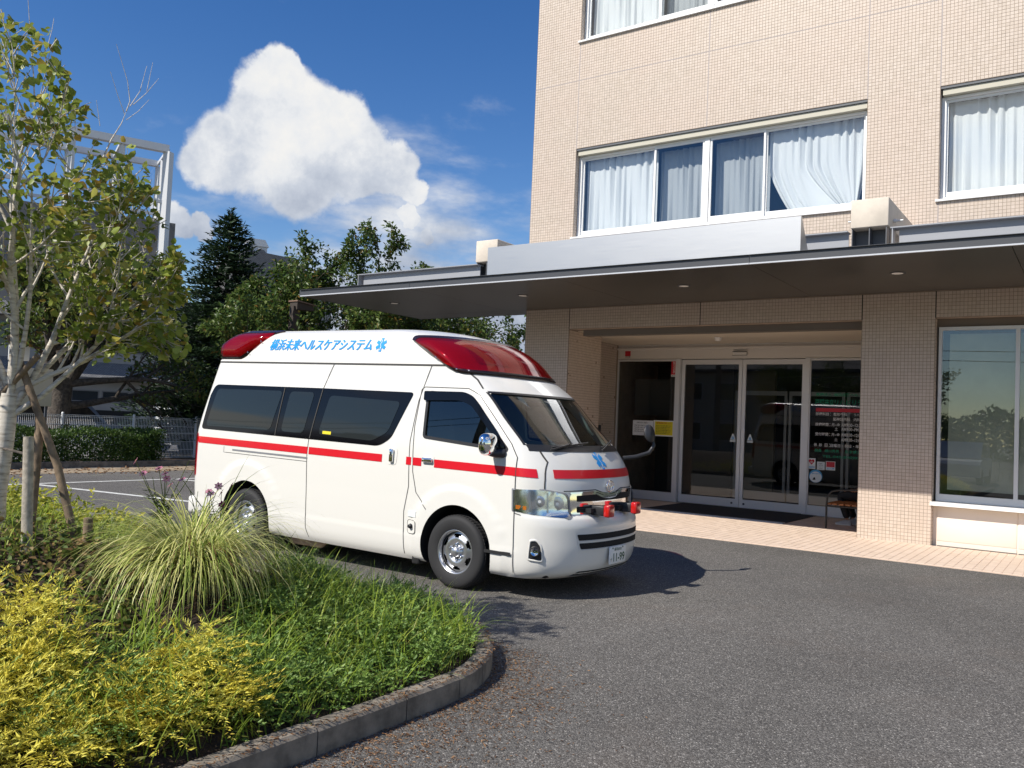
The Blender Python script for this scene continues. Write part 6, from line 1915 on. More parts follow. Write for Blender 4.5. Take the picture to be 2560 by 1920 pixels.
# ------------------------------------------------------------------ trees along the car park
def cherry(px_x, X, hgt, seed, label, light, spread=1.0, trunk_r=0.16, lean=(0, 0), leaves=16, name='cherry_tree', keepf=None, zr=2.0, base=None, extra=()):
    p = P_x(px_x, 1080, X) if base is None else Vector(base)
    root_ = empty(name, (p.x, p.y, 0), label, 'tree', 'trees along the car park')
    T_ = Tree(seed)
    T_.clip = (lambda p: p.z < 2.6 or bool(keepf(np.array(p)))) if keepf else None
    top = Vector((p.x + lean[0], p.y + lean[1], zr))
    T_.mb.tube([(p.x, p.y, -0.05), (p.x + lean[0] * 0.3, p.y + lean[1] * 0.3, zr * 0.5), top], [trunk_r * 1.25, trunk_r, trunk_r * 0.9], 12, cap=False)
    nb = 9
    for q in range(nb):
        a_ = 2 * math.pi * q / nb + T_.r.uniform(-.3, .3)
        el = T_.r.uniform(0.25, 1.2)
        T_.branch(top + Vector((0, 0, T_.r.uniform(-0.5, 0.1))), (math.cos(a_) * math.cos(el), math.sin(a_) * math.cos(el), math.sin(el)), (hgt - zr) * T_.r.uniform(0.55, 0.8) * spread, trunk_r * 0.5, 0, 2, (6, 8), 0.07, 0.12, (0.5, 0.95), 0.48, 0.25, leaves, 6, 0.012)
    for (ed, el_, ez) in extra:
        T_.clip = None; T_.branch(Vector((p.x, p.y, ez)), ed, el_, trunk_r * 0.42, 0, 2, (7, 9), 0.02, 0.10, (0.5, 1.0), 0.36, 0.3, 7, 7, 0.012)
    nn = T_.finish(root_, MAT['dark_bark'], MAT['cherry_leaf_light' if light else 'cherry_leaf'], (0.13, 0.21), (0.065, 0.105), 0.55, False, keepf, 0.18, spread=0.10)
    return nn
def kp(fn):
    def f(c):
        u_, v_, d = to_px(c); return fn(u_, v_)
    return f
cherry(140, -24.2, 7.0, 41, 'broad cherry tree with thick dark forked trunk behind the hedge', True, 1.0, 0.30, (0.0, 0.1), 28, keepf=kp(lambda u_, v_: (v_ > 560) & ((v_ < 930) | (u_ > 200)) & (v_ < 1010)), zr=2.3, extra=(((0.25, 1.0, 0.10), 4.2, 1.5), ((0.35, 0.9, 0.32), 4.0, 2.1)))
cherry(790, -21.5, 9.3, 42, 'tall leafy cherry tree rising behind the rear half of the ambulance', False, 1.0, 0.16, (0, 0), 46, keepf=kp(lambda u_, v_: v_ > np.interp(u_, [400, 690, 720, 830, 880, 1000, 1100], [900, 640, 520, 520, 700, 720, 760])))
cherry(930, -21.5, 9.3, 43, 'leafy cherry tree whose top stands clear of the canopy edge', False, 0.95, 0.16, (0, 0), 46, keepf=kp(lambda u_, v_: v_ > np.interp(u_, [700, 860, 900, 990, 1060, 1100], [760, 620, 520, 560, 660, 680])))
cherry(1090, -22.5, 6.6, 44, 'low cherry tree spreading its branches under the canopy towards the clinic', False, 1.25, 0.15, (0.3, 0.6), 40, keepf=kp(lambda u_, v_: (v_ > np.interp(u_, [800, 1000, 1100, 1280, 1400], [700, 660, 640, 810, 900])) & (u_ < 1300)))
# spruce
p = P_x(545, 1090, -25.5)
root = empty('spruce_tree', (p.x, p.y, 0), 'tall dark green spruce between the cherry trees', 'tree', 'trees along the car park')
k = MB(); k.tube([(p.x, p.y, -0.05), (p.x, p.y, 4.5), (p.x, p.y, 8.55)], [0.17, 0.10, 0.015], 10); 
rs = np.random.default_rng(77); c, a = [], []
for z in np.arange(0.5, 8.4, 0.17):
    R0 = 3.2 * (1 - (min(z, 8.6) / 8.7) ** 1.45) + 0.20
    for q in range(int(13 + 12 * (1 - z / 9))):
        an = rs.uniform(0, 2 * math.pi); L0 = R0 * rs.uniform(0.65, 1.12)
        pp = np.array((p.x, p.y, z)); d = np.array((math.cos(an), math.sin(an), 0.18)); 
        for t in np.arange(0.15, 1.0, 0.085 / max(0.4, L0) * 2.2):
            b_ = pp + d * L0 * t + np.array((0, 0, -0.30 * t * t * L0 + 0.26 * max(0, t - 0.7) * L0))
            for w_ in range(4):
                sgn = rs.choice((-1, 1)); s_ = np.array((-d[1], d[0], 0.0)) * sgn
                c.append(b_ + rs.normal(0, 0.03, 3)); a.append(d * 0.6 + s_ * rs.uniform(0.2, 1.0) + np.array((0, 0, rs.uniform(-0.15, 0.5))))
    if int(z * 10) % 4 == 0:
        for q in range(5):
            an = rs.uniform(0, 2 * math.pi); k.tube([(p.x, p.y, z), (p.x + math.cos(an) * R0 * .9, p.y + math.sin(an) * R0 * .9, z + 0.05)], [0.025, 0.006], 4, cap=False)
for z in np.arange(7.9, 8.75, 0.05):
    for w_ in range(4):
        c.append(np.array((p.x, p.y, z))); an = rs.uniform(0, 6.28); a.append(np.array((math.cos(an), math.sin(an), 0.9)))
c, a = np.array(c), np.array(a); nr = rs.normal(0, 0.5, c.shape); nr[:, 2] += 0.8
o = k.build('trunk', MAT['dark_bark'], root); o.matrix_parent_inverse = Matrix.Translation(-root.location)
o = leaf_mesh('crown', c, a, nr, rs.uniform(0.16, 0.32, len(c)), rs.uniform(0.045, 0.08, len(c)), MAT['spruce_needle'], root, 0.2); o.matrix_parent_inverse = Matrix.Translation(-root.location)
# hedge in two clipped lengths
def hedge(x0, x1, y0, y1, h0, n, label, seed, group='clipped hedges'):
    r_ = np.random.default_rng(seed)
    root_ = empty('clipped_hedge', ((x0 + x1) / 2, (y0 + y1) / 2, 0), label, 'hedge', group)
    # leaves on the outer shell and inside
    u_ = r_.uniform(0, 1, (n, 3)); f_ = r_.choice((0, 0, 1, 2, 3), n)
    u_[:, 0] = np.where(f_ == 0, r_.uniform(0.86, 1.03, n), u_[:, 0]); u_[:, 2] = np.where(f_ == 1, r_.uniform(0.85, 1.05, n), u_[:, 2]); u_[:, 1] = np.where(f_ == 2, np.where(r_.uniform(0, 1, n) < 0.5, r_.uniform(-0.02, 0.03, n), r_.uniform(0.97, 1.02, n)), u_[:, 1])
    c_ = np.c_[x0 + u_[:, 0] * (x1 - x0), y0 + u_[:, 1] * (y1 - y0), 0.12 + u_[:, 2] * (h0 - 0.12)]
    c_[:, 2] += 0.07 * np.sin(c_[:, 1] * 3.3) * u_[:, 2]; c_[:, 0] += 0.08 * np.sin(c_[:, 1] * 2.1 + 1)
    a_ = r_.normal(0, 1, (n, 3)); a_[:, 2] += 0.3
    n_ = r_.normal(0, 0.7, (n, 3)); n_[:, 2] += 0.6; n_[:, 0] += 0.4
    o_ = leaf_mesh('foliage', c_, a_, n_, r_.uniform(0.05, 0.09, n), r_.uniform(0.03, 0.05, n), MAT['hedge_leaf'], root_, 0.15); o_.matrix_parent_inverse = Matrix.Translation(-root_.location)
    k_ = MB()
    for q in range(int(abs(y1 - y0) * 3 + abs(x1 - x0))):
        xx, yy = r_.uniform(x0 + 0.2, x1 - 0.2), r_.uniform(y0 + 0.1, y1 - 0.1)
        k_.tube([(xx, yy, -0.02), (xx + 0.05, yy, 0.3), (xx + r_.uniform(-.2, .2), yy + r_.uniform(-.2, .2), h0 * 0.8)], [0.015, 0.012, 0.005], 5, cap=False)
    o_ = k_.build('stems', MAT['dark_bark'], root_); o_['kind'] = 'stuff'; o_.matrix_parent_inverse = Matrix.Translation(-root_.location)
hedge(-22.7, -21.05, 5.0, 13.6, 0.90, 30000, 'low dark green clipped hedge in front of the white mesh fence', 61)

# ================================================================== fence, boards and buildings behind
mat('fence_white', (0.74, 0.75, 0.75), 0.5)
fence = empty('mesh_fence', (-23.5, 12, 0), 'white welded wire mesh fence behind the hedge', 'fence')
FX = -23.5
for q in range(11):
    y0 = 5.8 + q * 2.1
    k = MB(); k.tube([(FX, y0, -0.05), (FX, y0, 1.30)], 0.034, 10); k.lathe([(0.036, 1.30), (0.03, 1.33), (0, 1.34)], 10, axis='z', center=(FX, y0, 0))
    o = k.build('post', MAT['fence_white'], fence); o.matrix_parent_inverse = Matrix.Translation((23.5, -12, 0))
    if q == 10: break
    k = MB()
    for j in range(41):
        y = y0 + 0.05 + j * 0.05; k.box(FX - 0.004, FX + 0.004, y - 0.0045, y + 0.0045, 0.06, 1.24)
    for z in (0.06, 0.30, 0.54, 0.78, 1.0, 1.22):
        k.box(FX - 0.006, FX + 0.006, y0 + 0.03, y0 + 2.07, z - 0.006, z + 0.006)
    for dx in (-0.03, 0.03):
        k.box(FX + dx - 0.006, FX + dx + 0.006, y0 + 0.03, y0 + 2.07, 1.255, 1.268)
        for z in (0.78,): k.box(FX + dx - 0.005, FX + dx + 0.005, y0 + 0.03, y0 + 2.07, 0.80, 0.81)
    o = k.build('mesh_panel', MAT['fence_white'], fence); o.matrix_parent_inverse = Matrix.Translation((23.5, -12, 0))
# low wall and kerb between hedge and car park
k = MB(); k.box(-21.0, -20.82, -6, 22, -0.05, 0.14); tag(k.build('hedge_kerb', MAT['concrete']), kind='structure')
k = MB(); k.add([(-23.6, -6, 0.03), (-21.0, -6, 0.10), (-21.0, 22, 0.10), (-23.6, 22, 0.03)], [(0, 1, 2, 3)]); tag(k.build('hedge_bed', MAT['soil']), kind='structure')
# board by the car park entrance: back of a notice board and a blue parking sign
p = P_x(80, 960, -22.9)
sb = empty('car_park_board', (-22.9, p.y, 0), 'cream board on posts standing between hedge and cherry trunk', 'sign')
k = MB(); k.bev(-0.03, 0.03, -0.55, 0.52, 1.47, 2.45, 0.01); k.build('board', mat('board_cream', (0.66, 0.58, 0.42), 0.7), sb)
k = MB(); k.box(0.03, 0.05, -0.55, 0.52, 2.28, 2.31); k.box(0.03, 0.05, -0.30, -0.27, 1.5, 2.28); k.build('batten', MAT['board_cream'], sb)
for dy in (-0.45, 0.42):
    k = MB(); k.box(-0.08, -0.035, dy - 0.03, dy + 0.03, -0.05, 2.4); k.build('post', MAT['dark_steel'], sb)
p = P_x(48, 880, -23.2)
ps = empty('parking_sign', (-23.2, p.y, 0), 'blue and white letter P parking sign above the cream board', 'sign')
k = MB(); k.bev(-0.02, 0.02, -0.26, 0.26, p.z - 0.22, p.z + 0.24, 0.008); k.build('plate', MAT['print_white'], ps)
k = MB()
vs_, fs_ = text_fit('P', -0.12, 0.12, p.z - 0.16, p.z + 0.17, 0.03)
k.add([(0.024, a, b_) for a, b_ in vs_], fs_)
k.build('letter', mat('sign_blue', (0.02, 0.05, 0.32), 0.5), ps)
k = MB(); k.tube([(-0.03, 0, -0.05), (-0.03, 0, p.z + 0.2)], 0.03, 8); k.build('post', MAT['grey_steel'], ps)
# car park lamp
p = P_x(737, 770, -19.5)
lp = empty('car_park_lamp', (-19.5, p.y, 0), 'brown square lamp post with hooded box lamp behind the ambulance roof', 'lamp')
k = MB(); k.box(-0.09, 0.09, -0.12, 0.12, -0.05, p.z + 0.05); k.build('post', mat('lamp_brown', (0.055, 0.042, 0.034), 0.6), lp)
k = MB(); k.prism([(-0.05, p.z - 0.05), (0.62, p.z - 0.02), (0.55, p.z + 0.12), (-0.05, p.z + 0.18)], -0.16, 0.16, 'x'); k.build('lamp_box', MAT['lamp_brown'], lp)
k = MB(); k.prism([(-0.08, p.z + 0.18), (0.66, p.z + 0.13), (0.66, p.z + 0.16), (-0.08, p.z + 0.22)], -0.2, 0.2, 'x'); k.build('hood', mat('hood_copper', (0.22, 0.14, 0.10), 0.5), lp)
# vehicle parked behind the fence
mat('far_car_white', (0.72, 0.73, 0.74), 0.3, coat=0.5); mat('far_car_blue', (0.16, 0.22, 0.33), 0.3, coat=0.5)
def far_car(x, y, label, mt, hgt=1.55, length=3.9, grp='cars parked behind the fence'):
    e_ = empty('parked_car', (x, y, 0), label, 'car', grp, R(90))
    h_ = length / 2
    k_ = MB(); k_.prism([(-h_, 0.30), (h_, 0.30), (h_, 0.75), (h_ - 0.15, 0.88), (h_ - 0.85, 0.95), (-h_ + 0.1, 0.98), (-h_, 0.85)], -0.80, 0.80, 'y'); k_.build('body', mt, e_)
    k_ = MB(); k_.prism([(-h_ + 0.05, 0.975), (h_ - 0.86, 0.975), (h_ - 1.45, hgt), (-h_ + 0.25, hgt)], -0.72, 0.72, 'y'); c_ = k_.build('cabin', mt, e_)
    for s_ in (-1, 1):
        k_ = MB(); yy = s_ * 0.724
        k_.add([(-h_ + 0.28, yy, 1.02), (h_ - 1.02, yy, 1.02), (h_ - 1.52, yy, hgt - 0.08), (-h_ + 0.38, yy, hgt - 0.08)], [(0, 1, 2, 3)]); k_.build('window', MAT['privacy_glass'], c_)
        for wx_ in (-h_ + 0.65, h_ - 0.65):
            k_ = MB(); k_.lathe([(0.0, s_ * 0.81), (0.17, s_ * 0.815), (0.29, s_ * 0.80), (0.31, s_ * 0.76), (0.31, s_ * 0.62)], 24, axis='y', center=(wx_, 0, 0.31)); k_.build('wheel', MAT['tyre'], e_)
far_car(-27.2, 14.0, 'silver blue car parked behind the mesh fence below the cherry tree', MAT['far_car_blue'])
far_car(-27.0, 19.2, 'white car behind the mesh fence beside the ambulance tail', MAT['far_car_white'], 1.7)
far_car(-28.2, 9.0, 'white compact car behind the fence left of the cherry trunk', MAT['far_car_white'], 1.5)

# ------------------------------------------------------------------ grey shingled hall behind the trees
u2 = Vector((0.40, 0.917, 0)).normalized(); n2_ = Vector((u2.y, -u2.x, 0))
OX = Vector((-53.5, 27.7, 0))
hall = empty('shingled_hall', OX, 'grey shingle clad hall with window bands and steel roof frame behind the trees', 'building')
hall.rotation_euler = (0, 0, math.atan2(u2.y, u2.x))
# local axes: x along the front (to the right in view), -y towards the camera, z up
def _shingle(t, b, pos):
    br = t.n.new('ShaderNodeTexBrick'); br.inputs['Scale'].default_value = 3.2
    tcn = t.n.new('ShaderNodeTexCoord'); mp = t.n.new('ShaderNodeMapping'); mp.inputs['Rotation'].default_value = (math.pi / 2, 0, 0); t.l.new(tcn.outputs['Object'], mp.inputs[0]); t.l.new(mp.outputs[0], br.inputs['Vector'])
    br.inputs['Color1'].default_value = (0.15, 0.15, 0.155, 1); br.inputs['Color2'].default_value = (0.20, 0.20, 0.205, 1); br.inputs['Mortar'].default_value = (0.07, 0.07, 0.075, 1); br.inputs['Mortar Size'].default_value = 0.035
    t.l.new(br.outputs[0], b.inputs['Base Color'])
mat('shingle', rough=0.85, fn=_shingle)
mat('hall_wall', (0.27, 0.26, 0.245), 0.85, noise=(0.6, 0.08)); mat('hall_grey', (0.17, 0.165, 0.165), 0.85, noise=(0.8, 0.1)); mat('hall_glass', (0.03, 0.035, 0.04), 0.08, spec=0.7); mat('frame_white', (0.60, 0.61, 0.62), 0.45)
def hp(mb, name, mt, par=None): return mb.build(name, mt, par or hall)
k = MB(); k.box(-30, 10.5, 0, 12, 0, 7.6); hp(k, 'wall', MAT['hall_wall'])
k = MB(); k.prism([(-0.95, 3.25), (-0.02, 4.25), (-0.02, 3.25)], -30, 10.5, 'x'); hp(k, 'eave', MAT['shingle'])
k = MB(); k.prism([(-0.95, 6.75), (-0.02, 7.65), (-0.02, 6.75)], -30, 10.5, 'x'); hp(k, 'eave', MAT['shingle'])
k = MB(); k.box(-30, 10.5, -0.9, -0.0, 3.10, 3.24); hp(k, 'soffit', MAT['hall_grey'])
for q, x in enumerate(np.arange(-12.0, 9.5, 1.75)):
    for (z0, z1) in ((4.95, 6.45), (1.7, 2.45)):
        k = MB(); k.box(x, x + 1.6, -0.05, -0.003, z0, z0 + 0.07); k.box(x, x + 1.6, -0.05, -0.003, z1 - 0.07, z1); k.box(x, x + 0.07, -0.05, -0.003, z0 + 0.07, z1 - 0.07); k.box(x + 1.53, x + 1.6, -0.05, -0.003, z0 + 0.07, z1 - 0.07); w_ = hp(k, 'window', MAT['hall_grey'])
        k = MB(); k.box(x + 0.07, x + 1.53, -0.02, -0.004, z0 + 0.07, z1 - 0.07); hp(k, 'pane', MAT['hall_glass'], w_)
k = MB(); k.box(1.7, 4.1, -0.02, -0.004, 0, 1.2); hp(k, 'garage_opening', MAT['wheel_well'])
k = MB(); k.box(-30, 6.2, 2.5, 12, 7.6, 14.4); hp(k, 'upper_storey', MAT['hall_grey'])
k = MB(); k.box(6.2, 10.5, 2.5, 12, 7.6, 9.0); hp(k, 'upper_storey', MAT['hall_grey'])
# white steel frame standing over the roof
def beam(a, b_, wd=0.16):
    k_ = MB(); a, b_ = Vector(a), Vector(b_); d = (b_ - a).normalized(); s1 = d.orthogonal().normalized()
    if abs(d.z) < 0.9: s1 = Vector((0, 0, 1)) - d * d.z; s1.normalize()
    s2 = d.cross(s1); q_ = [a + s1 * e1 * wd + s2 * e2 * wd for e1, e2 in ((-1, -1), (1, -1), (1, 1), (-1, 1))] + [b_ + s1 * e1 * wd + s2 * e2 * wd for e1, e2 in ((-1, -1), (1, -1), (1, 1), (-1, 1))]
    k_.add(q_, [(0, 3, 2, 1), (4, 5, 6, 7), (0, 1, 5, 4), (1, 2, 6, 5), (2, 3, 7, 6), (3, 0, 4, 7)]); return hp(k_, 'frame_beam', MAT['frame_white'])
beam((-14, 0.4, 18.9), (5.15, 0.4, 18.9), 0.24); beam((-14, 4.6, 18.9), (5.15, 4.6, 18.9), 0.2)
beam((-14, 0.4, 15.3), (5.15, 0.4, 15.3), 0.10); beam((-14, 4.6, 15.3), (5.15, 4.6, 15.3), 0.10)
for x in (5.15, 2.3, -0.6, -3.5, -6.4, -9.3, -12.2):
    wd = 0.24 if x > 5 else 0.13
    beam((x, 0.4, 10.0), (x, 0.4, 18.7), wd); beam((x, 4.6, 10.0), (x, 4.6, 18.7), 0.13); beam((x, 0.6, 18.9), (x, 4.4, 18.9), 0.10)
for y in (1.6, 2.9):
    beam((5.15, y, 10.5), (5.15, y, 18.8), 0.08)
beam((5.15, 0.6, 14.9), (5.15, 4.4, 14.9), 0.08); beam((5.15, 0.6, 12.2), (5.15, 4.4, 12.2), 0.08)
glass_mat('frame_net', (0.88, 0.91, 0.95), 1.2)
k = MB(); k.add([(5.2, 0.6, 10.5), (5.2, 4.4, 10.5), (5.2, 4.4, 18.8), (5.2, 0.6, 18.8)], [(0, 1, 2, 3)]); hp(k, 'frame_panel', MAT['frame_net'])
k = MB(); k.add([(-14, 4.7, 10.5), (5.1, 4.7, 10.5), (5.1, 4.7, 18.8), (-14, 4.7, 18.8)], [(0, 1, 2, 3)]); hp(k, 'frame_panel', MAT['frame_net'])
# right wing with steep shingled roof and white flue
wing = empty('shingled_house', OX + u2 * 13.5, 'house with steep grey shingle roof and white flue between spruce and cherry tree', 'building')
wing.rotation_euler = hall.rotation_euler
k = MB(); k.box(-2.8, 3.6, 0.5, 9, 0, 9.6); k.build('wall', MAT['hall_wall'], wing)
k = MB(); k.prism([(-3.0, 9.6), (4.2, 9.6), (3.9, 10.2), (0.4, 12.7), (-3.0, 12.9)], 0.2, 9.3, 'y'); k.build('roof', MAT['shingle'], wing)
k = MB(); k.box(-2.6, -1.2, 1.2, 2.6, 10.4, 13.4); k.prism([(-2.7, 13.4), (-1.1, 13.4), (-1.4, 13.9), (-2.4, 13.9)], 1.1, 2.7, 'y'); c_ = k.build('chimney', MAT['frame_white'], wing)
k = MB(); k.tube([(-1.7, 1.2, 13.0), (-1.7, 0.75, 12.85)], 0.28, 14); k.build('flue', MAT['grey_steel'], c_)
for x in (-2.0, 0.8):
    for z in (3.5, 6.8):
        k = MB(); k.box(x, x + 1.8, 0.44, 0.497, z, z + 1.4); w_ = k.build('window', MAT['frame_white'], wing)
        k = MB(); k.box(x + 0.1, x + 1.7, 0.42, 0.437, z + 0.1, z + 1.3); k.build('pane', MAT['hall_glass'], w_)

# ================================================================== bench with a seated person in the recess
bench = empty('bench', (-3.6, 16.05, 0.016), 'bench with orange wooden slats and black iron legs behind the pillar', 'bench')
mat('slat_wood', (0.42, 0.15, 0.045), 0.55, noise=(8, 0.2)); mat('iron', (0.012, 0.012, 0.013), 0.4)
for q in range(5):
    k = MB(); x = -0.27 + q * 0.105; k.bev(x - 0.040, x + 0.040, -0.86, 0.86, 0.40, 0.432, 0.006); k.build('slat', MAT['slat_wood'], bench)
for q in range(3):
    k = MB(); k.bev(0.285, 0.31, -0.86, 0.86, 0.53 + q * 0.11, 0.60 + q * 0.11, 0.006); k.build('slat', MAT['slat_wood'], bench)
for y in (-0.88, 0.88):
    k = MB(); k.tube([(-0.30, y, -0.016), (-0.30, y, 0.40), (-0.285, y, 0.55), (-0.22, y, 0.635), (-0.10, y, 0.665), (0.25, y, 0.69), (0.33, y, 0.80)], 0.017, 8)
    k.tube([(0.30, y, -0.016), (0.29, y, 0.40), (0.33, y, 0.85)], 0.017, 8); k.tube([(-0.30, y, 0.385), (0.30, y, 0.385)], 0.014, 8)
    k.build('leg_frame', MAT['iron'], bench)

def skin_mesh(name, verts, edges, radii, mt, parent, sub=2):
    me_ = bpy.data.meshes.new(name); me_.from_pydata(verts, edges, [])
    o_ = link(name, me_, None)
    md = o_.modifiers.new('s', 'SKIN')
    sv = me_.skin_vertices[0].data
    for q, r_ in enumerate(radii):
        sv[q].radius = (r_, r_) if isinstance(r_, (int, float)) else r_
        sv[q].use_root = (q == 0)
    o_.modifiers.new('d', 'SUBSURF').levels = sub
    dg_ = bpy.context.evaluated_depsgraph_get()
    nm = bpy.data.meshes.new_from_object(o_.evaluated_get(dg_)); bpy.data.objects.remove(o_); bpy.data.meshes.remove(me_)
    nm.materials.clear(); nm.materials.append(mt)
    nm.polygons.foreach_set('use_smooth', [True] * len(nm.polygons))
    return link(name, nm, parent)
person = empty('person', (-3.45, 16.12, 0.016), 'person in dark red top, black trousers and grey shoes seated on the bench', 'person')
mat('skin', (0.42, 0.24, 0.16), 0.55); mat('trousers', (0.014, 0.014, 0.016), 0.85); mat('shirt_red', (0.14, 0.012, 0.02), 0.8); mat('shoe_grey', (0.42, 0.42, 0.43), 0.7); mat('hair', (0.012, 0.010, 0.009), 0.6); mat('sole', (0.6, 0.6, 0.58), 0.7)
# facing -x; local coordinates
JV = [(0.02, 0, 0.53), (0.06, 0, 0.72), (0.05, 0, 0.92), (0.04, 0, 1.02), (0.02, 0, 1.09), (-0.02, 0, 1.16), (-0.03, 0, 1.25)]
JE = [(0, 1), (1, 2), (2, 3), (3, 4), (4, 5), (5, 6)]
JR = [(0.13, 0.16), (0.11, 0.145), (0.12, 0.17), (0.08, 0.12), 0.052, 0.075, 0.085]
def limb(start, pts, rads):
    p0 = start
    for p_, r_ in zip(pts, rads):
        JV.append(p_); JR.append(r_); JE.append((p0, len(JV) - 1)); p0 = len(JV) - 1
    return p0
for s_, kx, ax_, fy_ in ((-1, -0.44, -0.30, -0.10), (1, -0.41, -0.24, 0.14)):
    limb(0, [(-0.06, s_ * 0.10, 0.52), (-0.24, s_ * 0.11, 0.53), (kx, s_ * 0.12, 0.52), ((kx + ax_) / 2 + 0.01, s_ * 0.12, 0.31), (ax_, s_ * 0.115, 0.10)], [0.085, 0.075, 0.060, 0.052, 0.038])
    limb(3, [(0.04, s_ * 0.19, 1.00), (0.07, s_ * 0.23, 0.86), (0.05, s_ * 0.24, 0.74), (-0.07, s_ * 0.21, 0.66), (-0.19, s_ * 0.17, 0.615)], [0.052, 0.045, 0.040, 0.034, 0.026])
skin_mesh('body', JV, JE, JR, MAT['skin'], person)
for s_, kx, ax_ in ((-1, -0.44, -0.30), (1, -0.41, -0.24)):
    skin_mesh('trouser_leg', [(0.0, s_ * 0.10, 0.52), (-0.24, s_ * 0.11, 0.535), (kx, s_ * 0.12, 0.525), ((kx + ax_) / 2 + 0.01, s_ * 0.12, 0.31), (ax_ + 0.005, s_ * 0.115, 0.115)], [(0, 1), (1, 2), (2, 3), (3, 4)], [0.115, 0.092, 0.078, 0.072, 0.064], MAT['trousers'], person)
    # shoe with sole
    k = MB(); q = []
    for t, wd, hh in ((0.0, 0.030, 0.085), (0.08, 0.040, 0.10), (0.20, 0.042, 0.095), (0.40, 0.038, 0.10), (0.60, 0.044, 0.075), (0.80, 0.046, 0.056), (0.94, 0.036, 0.045), (1.0, 0.012, 0.030)):
        x = ax_ + 0.075 - 0.275 * t
        q.append([(x, s_ * 0.115 + wd * math.cos(a) * (1 if math.sin(a) > -0.2 else 0.95), 0.022 + max(0, math.sin(a)) * (hh - 0.022)) for a in np.linspace(-0.1, math.pi + 0.1, 9)])
    k.add(sum(q, []), [(r0 * 9 + i, r0 * 9 + i + 1, (r0 + 1) * 9 + i + 1, (r0 + 1) * 9 + i) for r0 in range(7) for i in range(8)], 0, True); sh_ = k.build('shoe', MAT['shoe_grey'], person)
    k = MB(); pts = [(ax_ + 0.078 - 0.28 * t, wd) for t, wd in ((0, 0.030), (0.1, 0.042), (0.4, 0.038), (0.65, 0.047), (0.85, 0.045), (1.0, 0.012))]
    k.prism([(x, s_ * 0.115 - w_) for x, w_ in pts] + [(x, s_ * 0.115 + w_) for x, w_ in pts[::-1]], 0.0, 0.024, 'z'); k.build('sole', MAT['sole'], sh_)
    # hand resting on the thigh: palm and five curled fingers
    wx_, wy_, wz_ = -0.19, s_ * 0.17, 0.615
    hv = [(wx_, wy_, wz_), (wx_ - 0.045, wy_ - s_ * 0.012, wz_ + 0.010), (wx_ - 0.085, wy_ - s_ * 0.018, wz_ + 0.012)]; he = [(0, 1), (1, 2)]; hr = [0.024, (0.030, 0.016), (0.036, 0.014)]
    hand = skin_mesh('hand', hv, he, hr, MAT['skin'], person)
    for f_, ln in ((-1.5, 0.062), (-0.5, 0.074), (0.5, 0.070), (1.5, 0.055)):
        b0 = Vector((wx_ - 0.085, wy_ - s_ * 0.018 + f_ * 0.0175, wz_ + 0.012))
        skin_mesh('finger', [b0 + Vector((0.012, 0, 0)), b0 + Vector((-ln * 0.45, 0, 0.004)), b0 + Vector((-ln * 0.8, 0, -0.010)), b0 + Vector((-ln, 0, -0.028))], [(0, 1), (1, 2), (2, 3)], [0.009, 0.0088, 0.008, 0.007], MAT['skin'], hand, 1)
    b0 = Vector((wx_ - 0.030, wy_ - s_ * 0.035, wz_ + 0.004))
    skin_mesh('thumb', [b0, b0 + Vector((-0.030, -s_ * 0.020, -0.004)), b0 + Vector((-0.060, -s_ * 0.024, -0.014))], [(0, 1), (1, 2)], [0.012, 0.010, 0.008], MAT['skin'], hand, 1)
skin_mesh('shirt', [(0.02, 0, 0.56), (0.06, 0, 0.74), (0.05, 0, 0.93), (0.04, 0, 1.03), (0.04, -0.20, 1.0), (0.07, -0.235, 0.88), (0.055, -0.245, 0.78), (0.04, 0.20, 1.0), (0.07, 0.235, 0.88), (0.055, 0.245, 0.78)], [(0, 1), (1, 2), (2, 3), (3, 4), (4, 5), (5, 6), (3, 7), (7, 8), (8, 9)], [(0.15, 0.18), (0.13, 0.165), (0.14, 0.19), (0.09, 0.13), 0.068, 0.062, 0.058, 0.068, 0.062, 0.058], MAT['shirt_red'], person)
# head details
k = MB(); hc = Vector((-0.03, 0, 1.235))
k.lathe([(0.0, 0.125), (0.05, 0.118), (0.085, 0.085), (0.098, 0.03), (0.095, -0.01)], 18, axis='z', center=hc + Vector((0.012, 0, 0))); k.build('hair', MAT['hair'], person)
k = MB(); k.tube([hc + Vector((-0.085, 0, 0.005)), hc + Vector((-0.112, 0, -0.028)), hc + Vector((-0.09, 0, -0.035))], [0.008, 0.013, 0.008], 8); k.build('nose', MAT['skin'], person)
for s_ in (-1, 1):
    k = MB(); k.lathe([(0.0, -0.006), (0.010, -0.003), (0.011, 0.004)], 10, axis='x', center=hc + Vector((-0.084, s_ * 0.032, 0.008))); k.build('eye', MAT['hair'], person)
    k = MB(); k.tube([hc + Vector((0.0, s_ * 0.088, 0.02)), hc + Vector((0.01, s_ * 0.098, 0.0)), hc + Vector((0.0, s_ * 0.088, -0.03))], [0.008, 0.012, 0.007], 8); k.build('ear', MAT['skin'], person)
k = MB(); k.tube([hc + Vector((-0.082, -0.022, -0.062)), hc + Vector((-0.09, 0, -0.063)), hc + Vector((-0.082, 0.022, -0.062))], 0.005, 6); k.build('mouth', mat('lip', (0.30, 0.10, 0.08), 0.5), person)

